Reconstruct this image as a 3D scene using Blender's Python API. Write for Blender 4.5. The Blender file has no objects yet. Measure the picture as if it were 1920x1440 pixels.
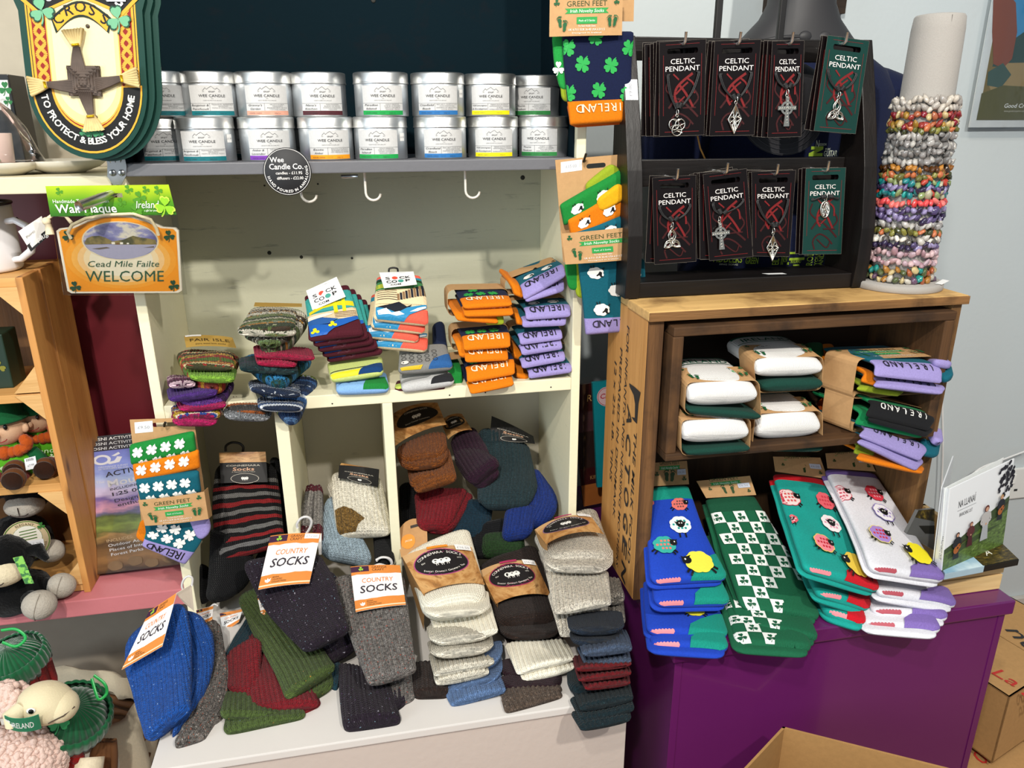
import bpy, bmesh, math, random
import numpy as np
from mathutils import Vector, Matrix
from mathutils.geometry import tessellate_polygon
SC = bpy.context.scene
COL = SC.collection
# ------------------------------------------------------------------ camera, world, lights, exposure
CAM = np.array([0.0, -1.15, 1.55])
FPX, PITCH, YAW, ROLL = 1415.5, math.radians(19.11), math.radians(11.356), math.radians(-0.253)
_h = np.array([math.sin(YAW), math.cos(YAW), 0]); _r = np.array([math.cos(YAW), -math.sin(YAW), 0])
_z = np.array([0, 0, 1.])
_f = _h*math.cos(PITCH) - _z*math.sin(PITCH); _u = _h*math.sin(PITCH) + _z*math.cos(PITCH)
_R = _r*math.cos(ROLL) + _u*math.sin(ROLL); _U = _u*math.cos(ROLL) - _r*math.sin(ROLL)
cd = bpy.data.cameras.new('camera'); cam = bpy.data.objects.new('camera', cd); COL.objects.link(cam)
cd.sensor_width = 36; cd.lens = 36*FPX/1920; cd.clip_start = .02
cam.matrix_world = Matrix([[_R[0], _U[0], -_f[0], CAM[0]], [_R[1], _U[1], -_f[1], CAM[1]], [_R[2], _U[2], -_f[2], CAM[2]], [0, 0, 0, 1]])
SC.camera = cam
SC.view_settings.view_transform = 'Standard'; SC.view_settings.look = 'None'
SC.view_settings.exposure = 0.85; SC.view_settings.gamma = 1; SC.view_settings.use_curve_mapping = False
W = bpy.data.worlds.new('world'); SC.world = W; W.use_nodes = True
W.node_tree.nodes['Background'].inputs[0].default_value = (.83, .93, 1, 1)
W.node_tree.nodes['Background'].inputs[1].default_value = .19
def spot(name, loc, tgt, power, col, size=.04, angle=80, blend=.6):
    l = bpy.data.lights.new(name, 'SPOT'); l.energy = power; l.color = col; l.shadow_soft_size = size
    l.spot_size = math.radians(angle); l.spot_blend = blend
    o = bpy.data.objects.new(name, l); COL.objects.link(o); o.location = loc
    o.rotation_euler = (Vector(tgt)-Vector(loc)).to_track_quat('-Z', 'Y').to_euler()
def area(name, loc, tgt, power, col, sx, sy):
    l = bpy.data.lights.new(name, 'AREA'); l.energy = power; l.color = col; l.shape = 'RECTANGLE'; l.size = sx; l.size_y = sy
    o = bpy.data.objects.new(name, l); COL.objects.link(o); o.location = loc
    o.rotation_euler = (Vector(tgt)-Vector(loc)).to_track_quat('-Z', 'Y').to_euler()
spot('ceiling_spot', (-.45, -1.88, 2.75), (.0, -.1, 1.0), 82, (1, .95, .87))
spot('ceiling_spot', (.85, -1.85, 2.75), (.6, -.1, .95), 70, (1, .95, .87))
spot('ceiling_spot', (-.35, -1.40, 2.75), (.1, 0, .95), 32, (1, .96, .88))
area('shop_window', (-2.6, -2.2, 1.7), (0, 0, 1.2), 30, (.80, .92, 1), 1.6, 1.8)

# ------------------------------------------------------------------ geometry helpers
def V3(p): return np.array(p, float)
def P(px, py, Y=None, X=None, Z=None):
    """point of a known plane (depth Y, side X or height Z, in metres) seen at a place of the survey photograph"""
    d = _R*((px-960)/FPX) - _U*((py-720)/FPX) + _f
    t = (Y-CAM[1])/d[1] if Y is not None else ((X-CAM[0])/d[0] if X is not None else (Z-CAM[2])/d[2])
    return CAM + d*t
def Q(p): return P(p[0], p[1], p[2]) if isinstance(p, tuple) else V3(p)
def nz(v):
    v = np.asarray(v, float); return v/(np.linalg.norm(v, axis=-1, keepdims=True)+1e-12)
def org(o):
    v = np.zeros(3)
    while o is not None:
        v = v + np.array(o.location); o = o.parent
    return v
def setp(o, label=None, cat=None, group=None, kind=None):
    for k, v in (('label', label), ('category', cat), ('group', group), ('kind', kind)):
        if v: o[k] = v
    return o
def thing(name, label, cat, loc=(0, 0, 0), group=None):
    o = bpy.data.objects.new(name, None); COL.objects.link(o); o.location = [float(c) for c in loc]; o.empty_display_size = .02
    return setp(o, label, cat, group)
def link(name, me, parent=None, loc=None):
    o = bpy.data.objects.new(name, me); COL.objects.link(o)
    if parent is not None: o.parent = parent
    if loc is not None: o.location = [float(c) for c in loc]
    return o
class MB:
    def __init__(s): s.v = []; s.f = []; s.m = []; s.uv = {}; s.n = 0; s.sm = []
    def add(s, verts, faces, m=0, uvs=None, smooth=False):
        verts = np.asarray(verts, float).reshape(-1, 3); b = s.n
        s.v.append(verts); s.n += len(verts)
        for f in faces:
            s.f.append([i+b for i in f]); s.m.append(m); s.sm.append(smooth)
        if uvs is not None:
            for i, u in enumerate(uvs): s.uv[b+i] = u
        return s
    def box(s, lo, hi, m=0):
        x0, y0, z0 = lo; x1, y1, z1 = hi
        return s.add([(x0,y0,z0),(x1,y0,z0),(x1,y1,z0),(x0,y1,z0),(x0,y0,z1),(x1,y0,z1),(x1,y1,z1),(x0,y1,z1)],
              [(3,2,1,0),(4,5,6,7),(0,1,5,4),(1,2,6,5),(2,3,7,6),(3,0,4,7)], m)
    def hexa(s, a, m=0):   # 8 points: bottom loop then top loop
        return s.add(a, [(3,2,1,0),(4,5,6,7),(0,1,5,4),(1,2,6,5),(2,3,7,6),(3,0,4,7)], m)
    def tube(s, pts, r, m=0, k=8, closed=False, smooth=True):
        pts = np.array([V3(p) for p in pts]); n = len(pts)
        rr = np.broadcast_to(np.asarray(r, float), (n,))
        if closed: T = nz(np.roll(pts, -1, 0)-np.roll(pts, 1, 0))
        else: T = nz(np.gradient(pts, axis=0))
        a = np.array([0, 0, 1.]) if abs(T[0][2]) < .9 else np.array([1., 0, 0])
        N = nz(np.cross(T[0], a)); rings = []
        for i in range(n):
            N = nz(N - T[i]*np.dot(N, T[i])); B = np.cross(T[i], N)
            rings.append([pts[i]+rr[i]*(N*math.cos(2*math.pi*j/k)+B*math.sin(2*math.pi*j/k)) for j in range(k)])
        F = []
        for i in range(n if closed else n-1):
            i2 = (i+1) % n
            for j in range(k): F.append((i*k+j, i2*k+j, i2*k+(j+1) % k, i*k+(j+1) % k)[::-1])
        if not closed: F += [tuple(range(k)), tuple(range((n-1)*k, n*k))[::-1]]
        return s.add(np.array(rings).reshape(-1, 3), F, m, smooth=smooth)
    def lathe(s, prof, c=(0, 0, 0), m=0, k=40, axis=None, smooth=True):   # prof [(r,z)...]
        c = V3(c); ax = nz(V3(axis if axis is not None else (0, 0, 1)))
        e1 = nz(np.cross(ax, (0, 1, 0) if abs(ax[1]) < .9 else (1, 0, 0))); e2 = np.cross(ax, e1)
        Vv = []; F = []
        for r, z in prof:
            for j in range(k):
                t = 2*math.pi*j/k; Vv.append(c+ax*z+e1*r*math.cos(t)+e2*r*math.sin(t))
        for i in range(len(prof)-1):
            for j in range(k): F.append((i*k+j, i*k+(j+1) % k, (i+1)*k+(j+1) % k, (i+1)*k+j))
        F += [tuple(range(k))[::-1], tuple(range((len(prof)-1)*k, len(prof)*k))]
        return s.add(Vv, F, m, smooth=smooth)
    def ball(s, c, r, m=0, k=14, R3=None, fn=None):   # r scalar or (rx,ry,rz); R3 rotation 3x3
        r = np.broadcast_to(np.asarray(r, float), (3,)); h = k//2+1; pts = []; F = []
        for i in range(h+1):
            a = math.pi*i/h
            for j in range(k):
                b = 2*math.pi*j/k; d = np.array([math.sin(a)*math.cos(b), math.sin(a)*math.sin(b), math.cos(a)])
                q = d*r*(fn(d) if fn else 1)
                if R3 is not None: q = np.asarray(R3) @ q
                pts.append(V3(c)+q)
        for i in range(h):
            for j in range(k): F.append((i*k+j, (i+1)*k+j, (i+1)*k+(j+1) % k, i*k+(j+1) % k))
        return s.add(pts, F, m, smooth=True)
    def obj(s, name, mats, parent=None, bevel=0, sub=0):
        o3 = org(parent) if parent is not None else np.zeros(3)
        me = bpy.data.meshes.new(name)
        vv = (np.concatenate(s.v)-o3) if s.v else np.zeros((0, 3))
        me.from_pydata(vv.tolist(), [], s.f)
        if not isinstance(mats, (list, tuple)): mats = [mats]
        for m in mats: me.materials.append(m)
        me.polygons.foreach_set('material_index', np.array(s.m, dtype=np.int32))
        me.polygons.foreach_set('use_smooth', np.array(s.sm, dtype=bool))
        if s.uv:
            ul = me.uv_layers.new(name='UVMap'); li = np.zeros(len(me.loops), dtype=np.int32); me.loops.foreach_get('vertex_index', li)
            arr = np.zeros((s.n, 2)); 
            for i, u in s.uv.items(): arr[i] = u
            ul.data.foreach_set('uv', arr[li].astype(np.float32).ravel())
        if bevel:
            bm = bmesh.new(); bm.from_mesh(me); bmesh.ops.bevel(bm, geom=list(bm.edges), offset=bevel, segments=2, affect='EDGES', profile=.6, clamp_overlap=True); bm.to_mesh(me); bm.free()
        me.update()
        o = link(name, me, parent)
        if sub:
            md = o.modifiers.new('subdivision', 'SUBSURF'); md.levels = sub; md.render_levels = sub
        return o
def bx(name, lo, hi, mat, parent=None, bevel=.0015): return MB().box(lo, hi).obj(name, mat, parent, bevel)
def tag(o, label, cat, group=None): return setp(o, label, cat, group)
def catmull(pts, n):
    pts = np.asarray(pts, float)
    if len(pts) == 2: return pts[0]+(pts[1]-pts[0])*np.linspace(0, 1, n)[:, None]
    p = np.vstack([2*pts[0]-pts[1], pts, 2*pts[-1]-pts[-2]]); out = []
    m = len(pts)-1
    for t in np.linspace(0, m-1e-6, max(n*4, 40)):
        i = int(t); u = t-i; a, b, c, d = p[i:i+4]
        out.append(.5*((2*b)+(c-a)*u+(2*a-5*b+4*c-d)*u*u+(3*b-a-3*c+d)*u**3))
    out = np.array(out); s = np.r_[0, np.cumsum(np.linalg.norm(np.diff(out, axis=0), axis=1))]
    return np.array([np.interp(np.linspace(0, s[-1], n), s, out[:, k]) for k in range(3)]).T
class Wob:
    def __init__(s, seed, k=5):
        r = random.Random(seed); s.c = [(r.uniform(20, 90), r.uniform(20, 90), r.uniform(0, 6.28), r.choice((-1, 1))) for _ in range(k)]
    def __call__(s, x, y): return sum(np.sin(a*x+d*b*y+p) for a, b, p, d in s.c)/len(s.c)
ZMIN = [None]
class Slab:
    """soft flat body: L,R edge polylines of its visible face, thickness away from the viewer"""
    def __init__(s, L, R, th, ends=((.01, .006), (.01, .006)), e=2.8, rib=0, ribp=.006, wob=.0012, seed=1, n=48, m=40, off=0, dl=0, dx=0, wk=1.0, flip=False, zmin=None):
        zm = (ZMIN[0]+.6*th+off) if (zmin is None and ZMIN[0]) else zmin
        def lift(p):
            q = Q(p)
            return P(p[0], p[1], Z=zm) if (zm and isinstance(p, tuple) and q[2] < zm) else q
        L = np.array([lift(p) for p in L]); R = np.array([lift(p) for p in R])
        c = catmull((L+R)/2, n); sd = catmull(R-L, n) if len(L) > 2 else (R-L)[0]+((R-L)[1]-(R-L)[0])*np.linspace(0, 1, n)[:, None]
        u = np.linspace(0, 1, n); u = (.65*u+.35*(.5-.5*np.cos(np.pi*u)))*(n-1); c, sd = [np.stack([np.interp(u, np.arange(n), A[:, j]) for j in range(3)], 1) for A in (c, sd)]
        T = nz(np.gradient(c, axis=0)); w = np.linalg.norm(sd, axis=1)/2*wk; S = nz(sd)
        N = nz(np.cross(S, T)); 
        if np.sum(N*(CAM-c)) < 0: N = -N
        if flip: N = -N
        c = c - N*(th*.5+off) + T*dl + S*dx
        s.c, s.T, s.S, s.N, s.w, s.th, s.e = c, T, S, N, w, th, e
        s.s = np.r_[0, np.cumsum(np.linalg.norm(np.diff(c, axis=0), axis=1))]; s.len = s.s[-1]
        def prof(r, x): 
            if r <= 0: return np.ones_like(x)
            u = np.clip(x/r, 0, 1); return np.sqrt(np.clip(1-(1-u)**2, 0, 1))
        s.wf = prof(ends[0][0], s.s)*prof(ends[1][0], s.len-s.s); s.wf = 1-(1-s.wf)*np.minimum(1, np.maximum(ends[0][0], ends[1][0])/w)
        s.tf = np.maximum(.2, prof(ends[0][1], s.s)*prof(ends[1][1], s.len-s.s))
        s.rib, s.ribp, s.wob, s.W = rib, ribp, wob, Wob(seed); s.n, s.m = n, m
    def surf(s, i, a, front=True):
        """arrays i (row float) and a in [-1,1] -> points"""
        i = np.asarray(i, float); a = np.asarray(a, float)
        k = np.clip(i, 0, s.n-1.0001).astype(int); u = (i-k)[..., None]
        def g(A): return A[k]*(1-u)+A[k+1]*u
        def g1(A): return A[k]*(1-u[..., 0])+A[k+1]*u[..., 0]
        w = g1(s.w*s.wf); x = a*w; v = g1(s.s)
        h = s.th/2*(np.clip(1-np.abs(a)**s.e, 0, 1))**(1/s.e)*g1(s.tf)
        d = s.wob*s.W(x, v)
        if s.rib and front: d = d + s.rib*(np.abs(np.sin(np.pi*x/s.ribp))-.6)*np.clip(h/s.th*3, 0, 1)
        sg = 1 if front else -1
        return g(s.c)+g(s.S)*x[..., None]+g(s.N)*(sg*h+d*(1 if front else .3))[..., None]
    def row(s, v): return np.interp(v, s.s, np.arange(s.n))
    def pt(s, x, v, off=.0004):
        """x metres from the middle, v metres along, on the visible face"""
        i = s.row(np.asarray(v, float)); k = np.clip(i, 0, s.n-1).astype(int)
        w = s.w[k]*s.wf[k]; a = np.clip(np.asarray(x)/np.maximum(w, 1e-5), -.999, .999)
        k2 = np.clip(i, 0, s.n-1.0001).astype(int)
        return s.surf(i, a)+s.N[k2]*off
    def build(s, name, mat, parent=None):
        rows = np.arange(s.n, dtype=float); m = s.m; mbk = max(10, m//4)
        ph = np.linspace(-1, 1, m+1); af = np.sign(ph)*(1-(1-np.abs(ph))**1.6)
        ab = np.linspace(1, -1, mbk+1)[1:-1]; ab = np.sign(ab)*(1-(1-np.abs(ab))**1.5)
        I, A = np.meshgrid(rows, af, indexing='ij'); F = s.surf(I, A, True)
        I2, A2 = np.meshgrid(rows, ab, indexing='ij'); B = s.surf(I2, A2, False)
        G = np.concatenate([F, B], 1); k = G.shape[1]
        X = np.concatenate([A*(s.w[:, None]), (2*np.sign(A2)-A2)*s.w[:, None]], 1); Vv = np.repeat(s.s[:, None], k, 1)
        idx = np.arange(s.n*k).reshape(s.n, k); nx = np.roll(idx, -1, 1)
        f = np.stack([idx[:-1], nx[:-1], nx[1:], idx[1:]], -1).reshape(-1, 4)
        # orientation: outward
        if np.sum(np.cross(s.S, s.T)*s.N) < 0: f = f[:, ::-1]
        me = bpy.data.meshes.new(name); o3 = org(parent) if parent is not None else np.zeros(3)
        fl = f.tolist(); a, b = idx[0].tolist(), idx[-1].tolist()
        fl += [a, b[::-1]] if np.sum(np.cross(s.S, s.T)*s.N) < 0 else [a[::-1], b]
        me.from_pydata((G.reshape(-1, 3)-o3).tolist(), [], fl)
        ul = me.uv_layers.new(name='UVMap'); li = np.zeros(len(me.loops), dtype=np.int32); me.loops.foreach_get('vertex_index', li)
        uv = np.stack([X.ravel(), Vv.ravel()], 1); ul.data.foreach_set('uv', uv[li].astype(np.float32).ravel())
        me.polygons.foreach_set('use_smooth', np.ones(len(me.polygons), dtype=bool)); me.materials.append(mat)
        return link(name, me, parent)
class Sheet:
    """thin card: corners TL,TR,BR,BL; bulge bends it towards the viewer; metres x right, y up"""
    def __init__(s, TL, TR, BR, BL, th=.0006, bulge=0, bulgey=0):
        s.a, s.b, s.c, s.d = Q(TL), Q(TR), Q(BR), Q(BL); s.th = th; s.bg = bulge; s.bgy = bulgey
        s.W = (np.linalg.norm(s.b-s.a)+np.linalg.norm(s.c-s.d))/2; s.H = (np.linalg.norm(s.a-s.d)+np.linalg.norm(s.b-s.c))/2
        s.N = nz(np.cross(s.b-s.d, s.a-s.c))
        if np.dot(s.N, CAM-s.a) < 0: s.N = -s.N
    def pt(s, x, y, off=.0003):
        u = (np.asarray(x)/s.W)[..., None]; v = (np.asarray(y)/s.H)[..., None]
        return (s.d*(1-u)+s.c*u)*(1-v)+(s.a*(1-u)+s.b*u)*v + s.N*(off+s.bg*(1-np.abs(2*u-1)**2.2)+s.bgy*(1-(2*v-1)**2))
    def build(s, name, mat, parent=None, nx=None, holes=None, poly=None):
        if holes or poly:
            outer = poly or [(0, 0), (s.W, 0), (s.W, s.H), (0, s.H)]
            return plate(outer, holes or [], s.pt, s.th).obj(name, mat, parent)
        nx = nx or (14 if s.bg else 1); ny = 8 if s.bgy else 1; mb = MB()
        X, Y = np.meshgrid(np.linspace(0, s.W, nx+1), np.linspace(0, s.H, ny+1)); a = s.pt(X, Y, 0).reshape(-1, 3); b = s.pt(X, Y, -s.th).reshape(-1, 3)
        k = nx+1; F = []; n = len(a)
        for j in range(ny):
            for i in range(nx):
                q = (j*k+i, j*k+i+1, (j+1)*k+i+1, (j+1)*k+i); F.append(q); F.append(tuple(n+t for t in q[::-1]))
        bd = [i for i in range(k)]+[j*k+nx for j in range(1, ny+1)]+[ny*k+i for i in range(nx-1, -1, -1)]+[j*k for j in range(ny-1, 0, -1)]
        for i in range(len(bd)):
            p, q = bd[i], bd[(i+1) % len(bd)]; F.append((q, p, n+p, n+q))
        if np.dot(np.cross(s.c-s.d, s.a-s.d), s.N) < 0: F = [f[::-1] for f in F]
        mb.add(np.vstack([a, b]), F, uvs=[(x, y) for x, y in zip(X.ravel(), Y.ravel())]*2)
        return mb.obj(name, mat, parent)
def tess(outer, holes=()):
    loops = [[Vector((p[0], p[1], 0)) for p in lp] for lp in [outer]+list(holes)]
    flat = [p for lp in [outer]+list(holes) for p in lp]
    tri = []
    for t in tessellate_polygon(loops):
        a, b, c = (flat[i] for i in t)
        if (b[0]-a[0])*(c[1]-a[1])-(b[1]-a[1])*(c[0]-a[0]) < 0: t = t[::-1]
        tri.append(tuple(t))
    return flat, tri
def plate(outer, holes, fn, th):
    flat, tri = tess(outer, holes); xy = np.array(flat); n = len(flat)
    a = fn(xy[:, 0], xy[:, 1], 0); b = fn(xy[:, 0], xy[:, 1], -th); F = [t for t in tri]+[tuple(n+i for i in t[::-1]) for t in tri]
    s = 0
    for li, lp in enumerate([outer]+list(holes)):
        k = len(lp); ar = sum(lp[i][0]*lp[(i+1) % k][1]-lp[(i+1) % k][0]*lp[i][1] for i in range(k)); ccw = (ar > 0) == (li == 0)
        for i in range(k):
            p, q = s+i, s+(i+1) % k; F.append((p, n+p, n+q, q) if ccw else (q, n+q, n+p, p))
        s += k
    return MB().add(np.vstack([a, b]), F, uvs=[tuple(p) for p in flat]*2)
def frame_map(o, ex, ey):
    o, ex, ey = V3(o), nz(V3(ex)), nz(V3(ey)); n = np.cross(ex, ey)
    return lambda x, y, off=.0003: o+np.asarray(x)[..., None]*ex+np.asarray(y)[..., None]*ey+n*off
# ------------------------------------------------------------------ flat print: shapes are (colour, triangles Nx3x2)
_GL = {}
_TC = bpy.data.curves.new('lettering', 'FONT'); _TC.resolution_u = 2; _TO = bpy.data.objects.new('lettering', _TC)
def text_tris(st, bold=0.0):
    k = (st, bold)
    if k not in _GL:
        _TC.body = st; _TC.offset = bold; _TC.size = 1.0
        me = bpy.data.meshes.new_from_object(_TO); me.calc_loop_triangles()
        v = np.array([x.co[:2] for x in me.vertices]).reshape(-1, 2); t = np.array([x.vertices[:] for x in me.loop_triangles], int).reshape(-1, 3)
        bpy.data.meshes.remove(me); a = v[t] if len(t) else np.zeros((0, 3, 2)); x0 = v[:, 0].min(); a = a-np.array([x0, 0])
        _GL[k] = (a, v[:, 0].max()-x0)
    return _GL[k]
def xf(tr, x=0, y=0, s=1, rot=0, sx=1, shear=0):
    a = np.array(tr, float).copy(); a[..., 0] = a[..., 0]*sx+a[..., 1]*shear; a = a*s; c, sn = math.cos(rot), math.sin(rot)
    return np.stack([a[..., 0]*c-a[..., 1]*sn+x, a[..., 0]*sn+a[..., 1]*c+y], -1)
def text(col, st, x, y, size, width=None, al='c', rot=0, shear=0, bold=0.0):
    """size = cap height; width squeezes the line to that length"""
    a, w = text_tris(st, bold*.5); s = size/.73; sx = 1
    if width: sx = width/(w*s)
    a = a.copy(); a[..., 0] -= {'c': w/2, 'l': 0, 'r': w}[al]
    return (col, xf(a, x, y, s, rot, sx, shear))
def arc_text(col, st, cx, cy, r, a0, a1, size, bold=.0, inside=False):
    """letters along an arc, angles in degrees of first and last letter centre"""
    out = []; ws = [text_tris(c, bold)[1] if c != ' ' else .3 for c in st]; tot = sum(ws); acc = 0; s = size/.73
    for c, w in zip(st, ws):
        t = math.radians(a0+(a1-a0)*((acc+w/2)/tot)); acc += w
        if c == ' ': continue
        a = text_tris(c, bold)[0].copy(); a[..., 0] -= w/2
        out.append(xf(a, cx+r*math.cos(t), cy+r*math.sin(t), s, t-math.pi/2 if not inside else t+math.pi/2))
    return (col, np.concatenate(out))
def poly(col, pts, x=0, y=0, s=1, rot=0, holes=()):
    flat, tri = tess(pts, holes); f = np.array(flat)
    return (col, xf(f[np.array(tri)], x, y, s, rot))
def rect(col, x0, y0, x1, y1): return poly(col, [(x0, y0), (x1, y0), (x1, y1), (x0, y1)])
def circ(r=1, k=20, rx=None, x=0, y=0): return [(x+(rx or r)*math.cos(2*math.pi*i/k), y+r*math.sin(2*math.pi*i/k)) for i in range(k)]
def disc(col, x, y, r, rx=None, k=20): return poly(col, circ(r, k, rx), x, y)
def ring(col, x, y, r, r2, rx=None, rx2=None, k=28): return poly(col, circ(r, k, rx), x, y, holes=[circ(r2, k, rx2)])
def line(col, pts, w):
    out = []
    for (x0, y0), (x1, y1) in zip(pts[:-1], pts[1:]):
        d = math.hypot(x1-x0, y1-y0) or 1e-9; nx, ny = -(y1-y0)/d*w/2, (x1-x0)/d*w/2
        q = [(x0+nx, y0+ny), (x0-nx, y0-ny), (x1-nx, y1-ny), (x1+nx, y1+ny)]; out += [[q[0], q[1], q[2]], [q[0], q[2], q[3]]]
    return (col, np.array(out))
def shamrock(col, x, y, s, rot=0, leaves=3):
    """heart leaves and a curved stem, s = radius"""
    sh = []; tri = []
    for k in range(leaves):
        a = rot+math.pi/2+k*2*math.pi/leaves if leaves == 3 else rot+math.pi/4+k*math.pi/2
        ht = [(0, 0), (-.30, .32), (-.46, .62), (-.40, .86), (-.2, .98), (0, .86), (.2, .98), (.40, .86), (.46, .62), (.30, .32)]
        tri.append(poly(col, ht, x, y, s, a-math.pi/2)[1])
    sr = rot+(math.pi if leaves == 3 else 0)
    st = [(.0, 0), (.06, .4), (.2, .75), (.42, 1.05)] if leaves == 4 else [(0, 0), (.02, .4), (.12, .8), (.3, 1.1)]
    tri.append(xf(line(col, st, .12)[1], x, y, s, sr))
    return (col, np.concatenate(tri))
def split(tr, mx):
    tr = [np.asarray(t) for t in tr]; out = []
    while tr:
        t = tr.pop(); d = [np.linalg.norm(t[i]-t[(i+1) % 3]) for i in range(3)]; i = int(np.argmax(d))
        if d[i] <= mx: out.append(t); continue
        a, b, c = t[i], t[(i+1) % 3], t[(i+2) % 3]; mid = (a+b)/2; tr += [np.array([a, mid, c]), np.array([mid, b, c])]
    return np.array(out)
def decal(name, shapes, fn, parent, base=.0003, step=.00012, mx=None, label=None):
    """print on a surface; each shape is a hair above the one before it"""
    mb = MB(); mats = []
    for k, (col, tr) in enumerate(shapes):
        if len(tr) == 0: continue
        m = ink(col) if not hasattr(col, 'node_tree') else col
        if m not in mats: mats.append(m)
        if mx: tr = split(tr, mx)
        v = np.asarray(tr).reshape(-1, 2); p = fn(v[:, 0], v[:, 1], base+step*k); n = len(v)
        f = np.arange(n).reshape(-1, 3)
        if n >= 3:
            nn = np.cross(p[1]-p[0], p[2]-p[0]); 
            q = fn(v[:1, 0], v[:1, 1], 1.0)[0]-fn(v[:1, 0], v[:1, 1], 0)[0]
            if np.dot(nn, q) < 0: f = f[:, ::-1]
        mb.add(p, f.tolist(), mats.index(m), uvs=v.tolist())
    o = mb.obj(name, mats, parent)
    if label: o['label'] = label
    return o
# ------------------------------------------------------------------ procedural materials
def hexc(h, k=1.0):
    if not isinstance(h, str): return (*h[:3], 1)
    h = h.lstrip('#'); h = h if len(h) == 6 else ''.join(x*2 for x in h); c = [int(h[i:i+2], 16)/255 for i in (0, 2, 4)]
    return (*[k*(x/12.92 if x <= .04045 else ((x+.055)/1.055)**2.4) for x in c], 1)
_MC = {}
class NT:
    def __init__(s, name, rough=.6, metal=0, spec=.5, sheen=0):
        s.mat = bpy.data.materials.new(name); s.mat.use_nodes = True; s.t = s.mat.node_tree; s.b = s.t.nodes['Principled BSDF']
        s.b.inputs['Roughness'].default_value = rough; s.b.inputs['Metallic'].default_value = metal
        s.b.inputs['Specular IOR Level'].default_value = spec
        if sheen: s.b.inputs['Sheen Weight'].default_value = sheen; s.b.inputs['Sheen Roughness'].default_value = .5
    def n(s, typ, _in=None, **kw):
        x = s.t.nodes.new(typ)
        for k, v in kw.items(): setattr(x, k, v)
        for k, v in (_in or {}).items(): s.put(x.inputs[k], v)
        return x
    def put(s, sock, v):
        if isinstance(v, bpy.types.NodeSocket): s.t.links.new(v, sock)
        elif isinstance(v, bpy.types.Node): s.t.links.new(v.outputs[0], sock)
        elif isinstance(v, str): sock.default_value = hexc(v)
        else: sock.default_value = v
    def math(s, op, a, b=None, c=None):
        x = s.n('ShaderNodeMath', operation=op); s.put(x.inputs[0], a)
        if b is not None: s.put(x.inputs[1], b)
        if c is not None: s.put(x.inputs[2], c)
        return x.outputs[0]
    def mix(s, f, a, b, mode='MIX'):
        x = s.n('ShaderNodeMix', data_type='RGBA', blend_type=mode); s.put(x.inputs[0], f); s.put(x.inputs[6], a); s.put(x.inputs[7], b); return x.outputs[2]
    def coord(s, which='Object', scale=(1, 1, 1), rot=(0, 0, 0)):
        c = s.n('ShaderNodeTexCoord'); m = s.n('ShaderNodeMapping'); s.t.links.new(c.outputs[which], m.inputs[0])
        m.inputs['Scale'].default_value = scale; m.inputs['Rotation'].default_value = rot; return m.outputs[0]
    def noise(s, vec, scale=5, detail=3, rough=.5, dist=0, out=0):
        x = s.n('ShaderNodeTexNoise', {'Vector': vec, 'Scale': scale, 'Detail': detail, 'Roughness': rough, 'Distortion': dist}); return x.outputs[out]
    def ramp(s, f, stops, mode='LINEAR'):
        x = s.n('ShaderNodeValToRGB', {'Fac': f}); r = x.color_ramp; r.interpolation = mode
        while len(r.elements) < len(stops): r.elements.new(.5)
        for e, (p, c) in zip(r.elements, stops): e.position = p; e.color = hexc(c) if isinstance(c, str) else ((c, c, c, 1) if not hasattr(c, '__len__') else (*c[:3], 1))
        return x.outputs[0]
    def bump(s, h, strength=.3, dist=.001):
        x = s.n('ShaderNodeBump', {'Height': h, 'Strength': strength, 'Distance': dist}); s.t.links.new(x.outputs[0], s.b.inputs['Normal']); return x
    def col(s, c): s.put(s.b.inputs['Base Color'], c if not isinstance(c, tuple) or len(c) == 4 else (*c, 1))
def memo(fn):
    def g(*a, **k):
        key = (fn.__name__, repr(a), repr(sorted(k.items())))
        if key not in _MC: _MC[key] = fn(*a, **k)
        return _MC[key]
    return g
@memo
def ink(col, rough=.55):
    t = NT('print_ink', rough, spec=.3); nz_ = t.noise(t.coord('Object'), 300, 2)
    t.col(t.mix(t.math('MULTIPLY', nz_, .12), hexc(col), (0.02, .02, .02, 1))); return t.mat
@memo
def plain(col, rough=.5, metal=0, var=.1, scale=40, bump=0, spec=.5, coat=0):
    t = NT('plain_surface', rough, metal, spec); v = t.coord('Object'); nn = t.noise(v, scale, 4)
    c = hexc(col); t.col(t.mix(nn, (*[x*(1-var) for x in c[:3]], 1), (*[min(1, x*(1+var)) for x in c[:3]], 1)))
    if bump: t.bump(t.noise(v, scale*4, 3), bump, .001)
    if coat: t.b.inputs['Coat Weight'].default_value = coat; t.b.inputs['Coat Roughness'].default_value = .08
    return t.mat
@memo
def paint(col, worn='#8a8378', amt=.5, rough=.45, stretch=(1.5, 1.5, 14), thr=.66, spec=.4):
    """brushed wall or furniture paint with scuffs"""
    t = NT('brushed_paint', rough, 0, spec); v = t.coord('Object'); vs = t.coord('Object', stretch)
    b = t.noise(vs, 12, 5, .6); big = t.noise(v, 3, 2); c = hexc(col)
    base = t.mix(t.math('MULTIPLY', big, .35), c, (*[x*.86 for x in c[:3]], 1))
    sc = t.ramp(t.noise(vs, 7, 6, .72, .4), [(thr, 0.), (thr+.1, 1.)])
    base = t.mix(t.math('MULTIPLY', sc, amt), base, hexc(worn)); t.col(base)
    t.bump(t.math('ADD', t.math('MULTIPLY', b, .6), t.noise(v, 90, 3)), .35, .0012); return t.mat
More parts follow.
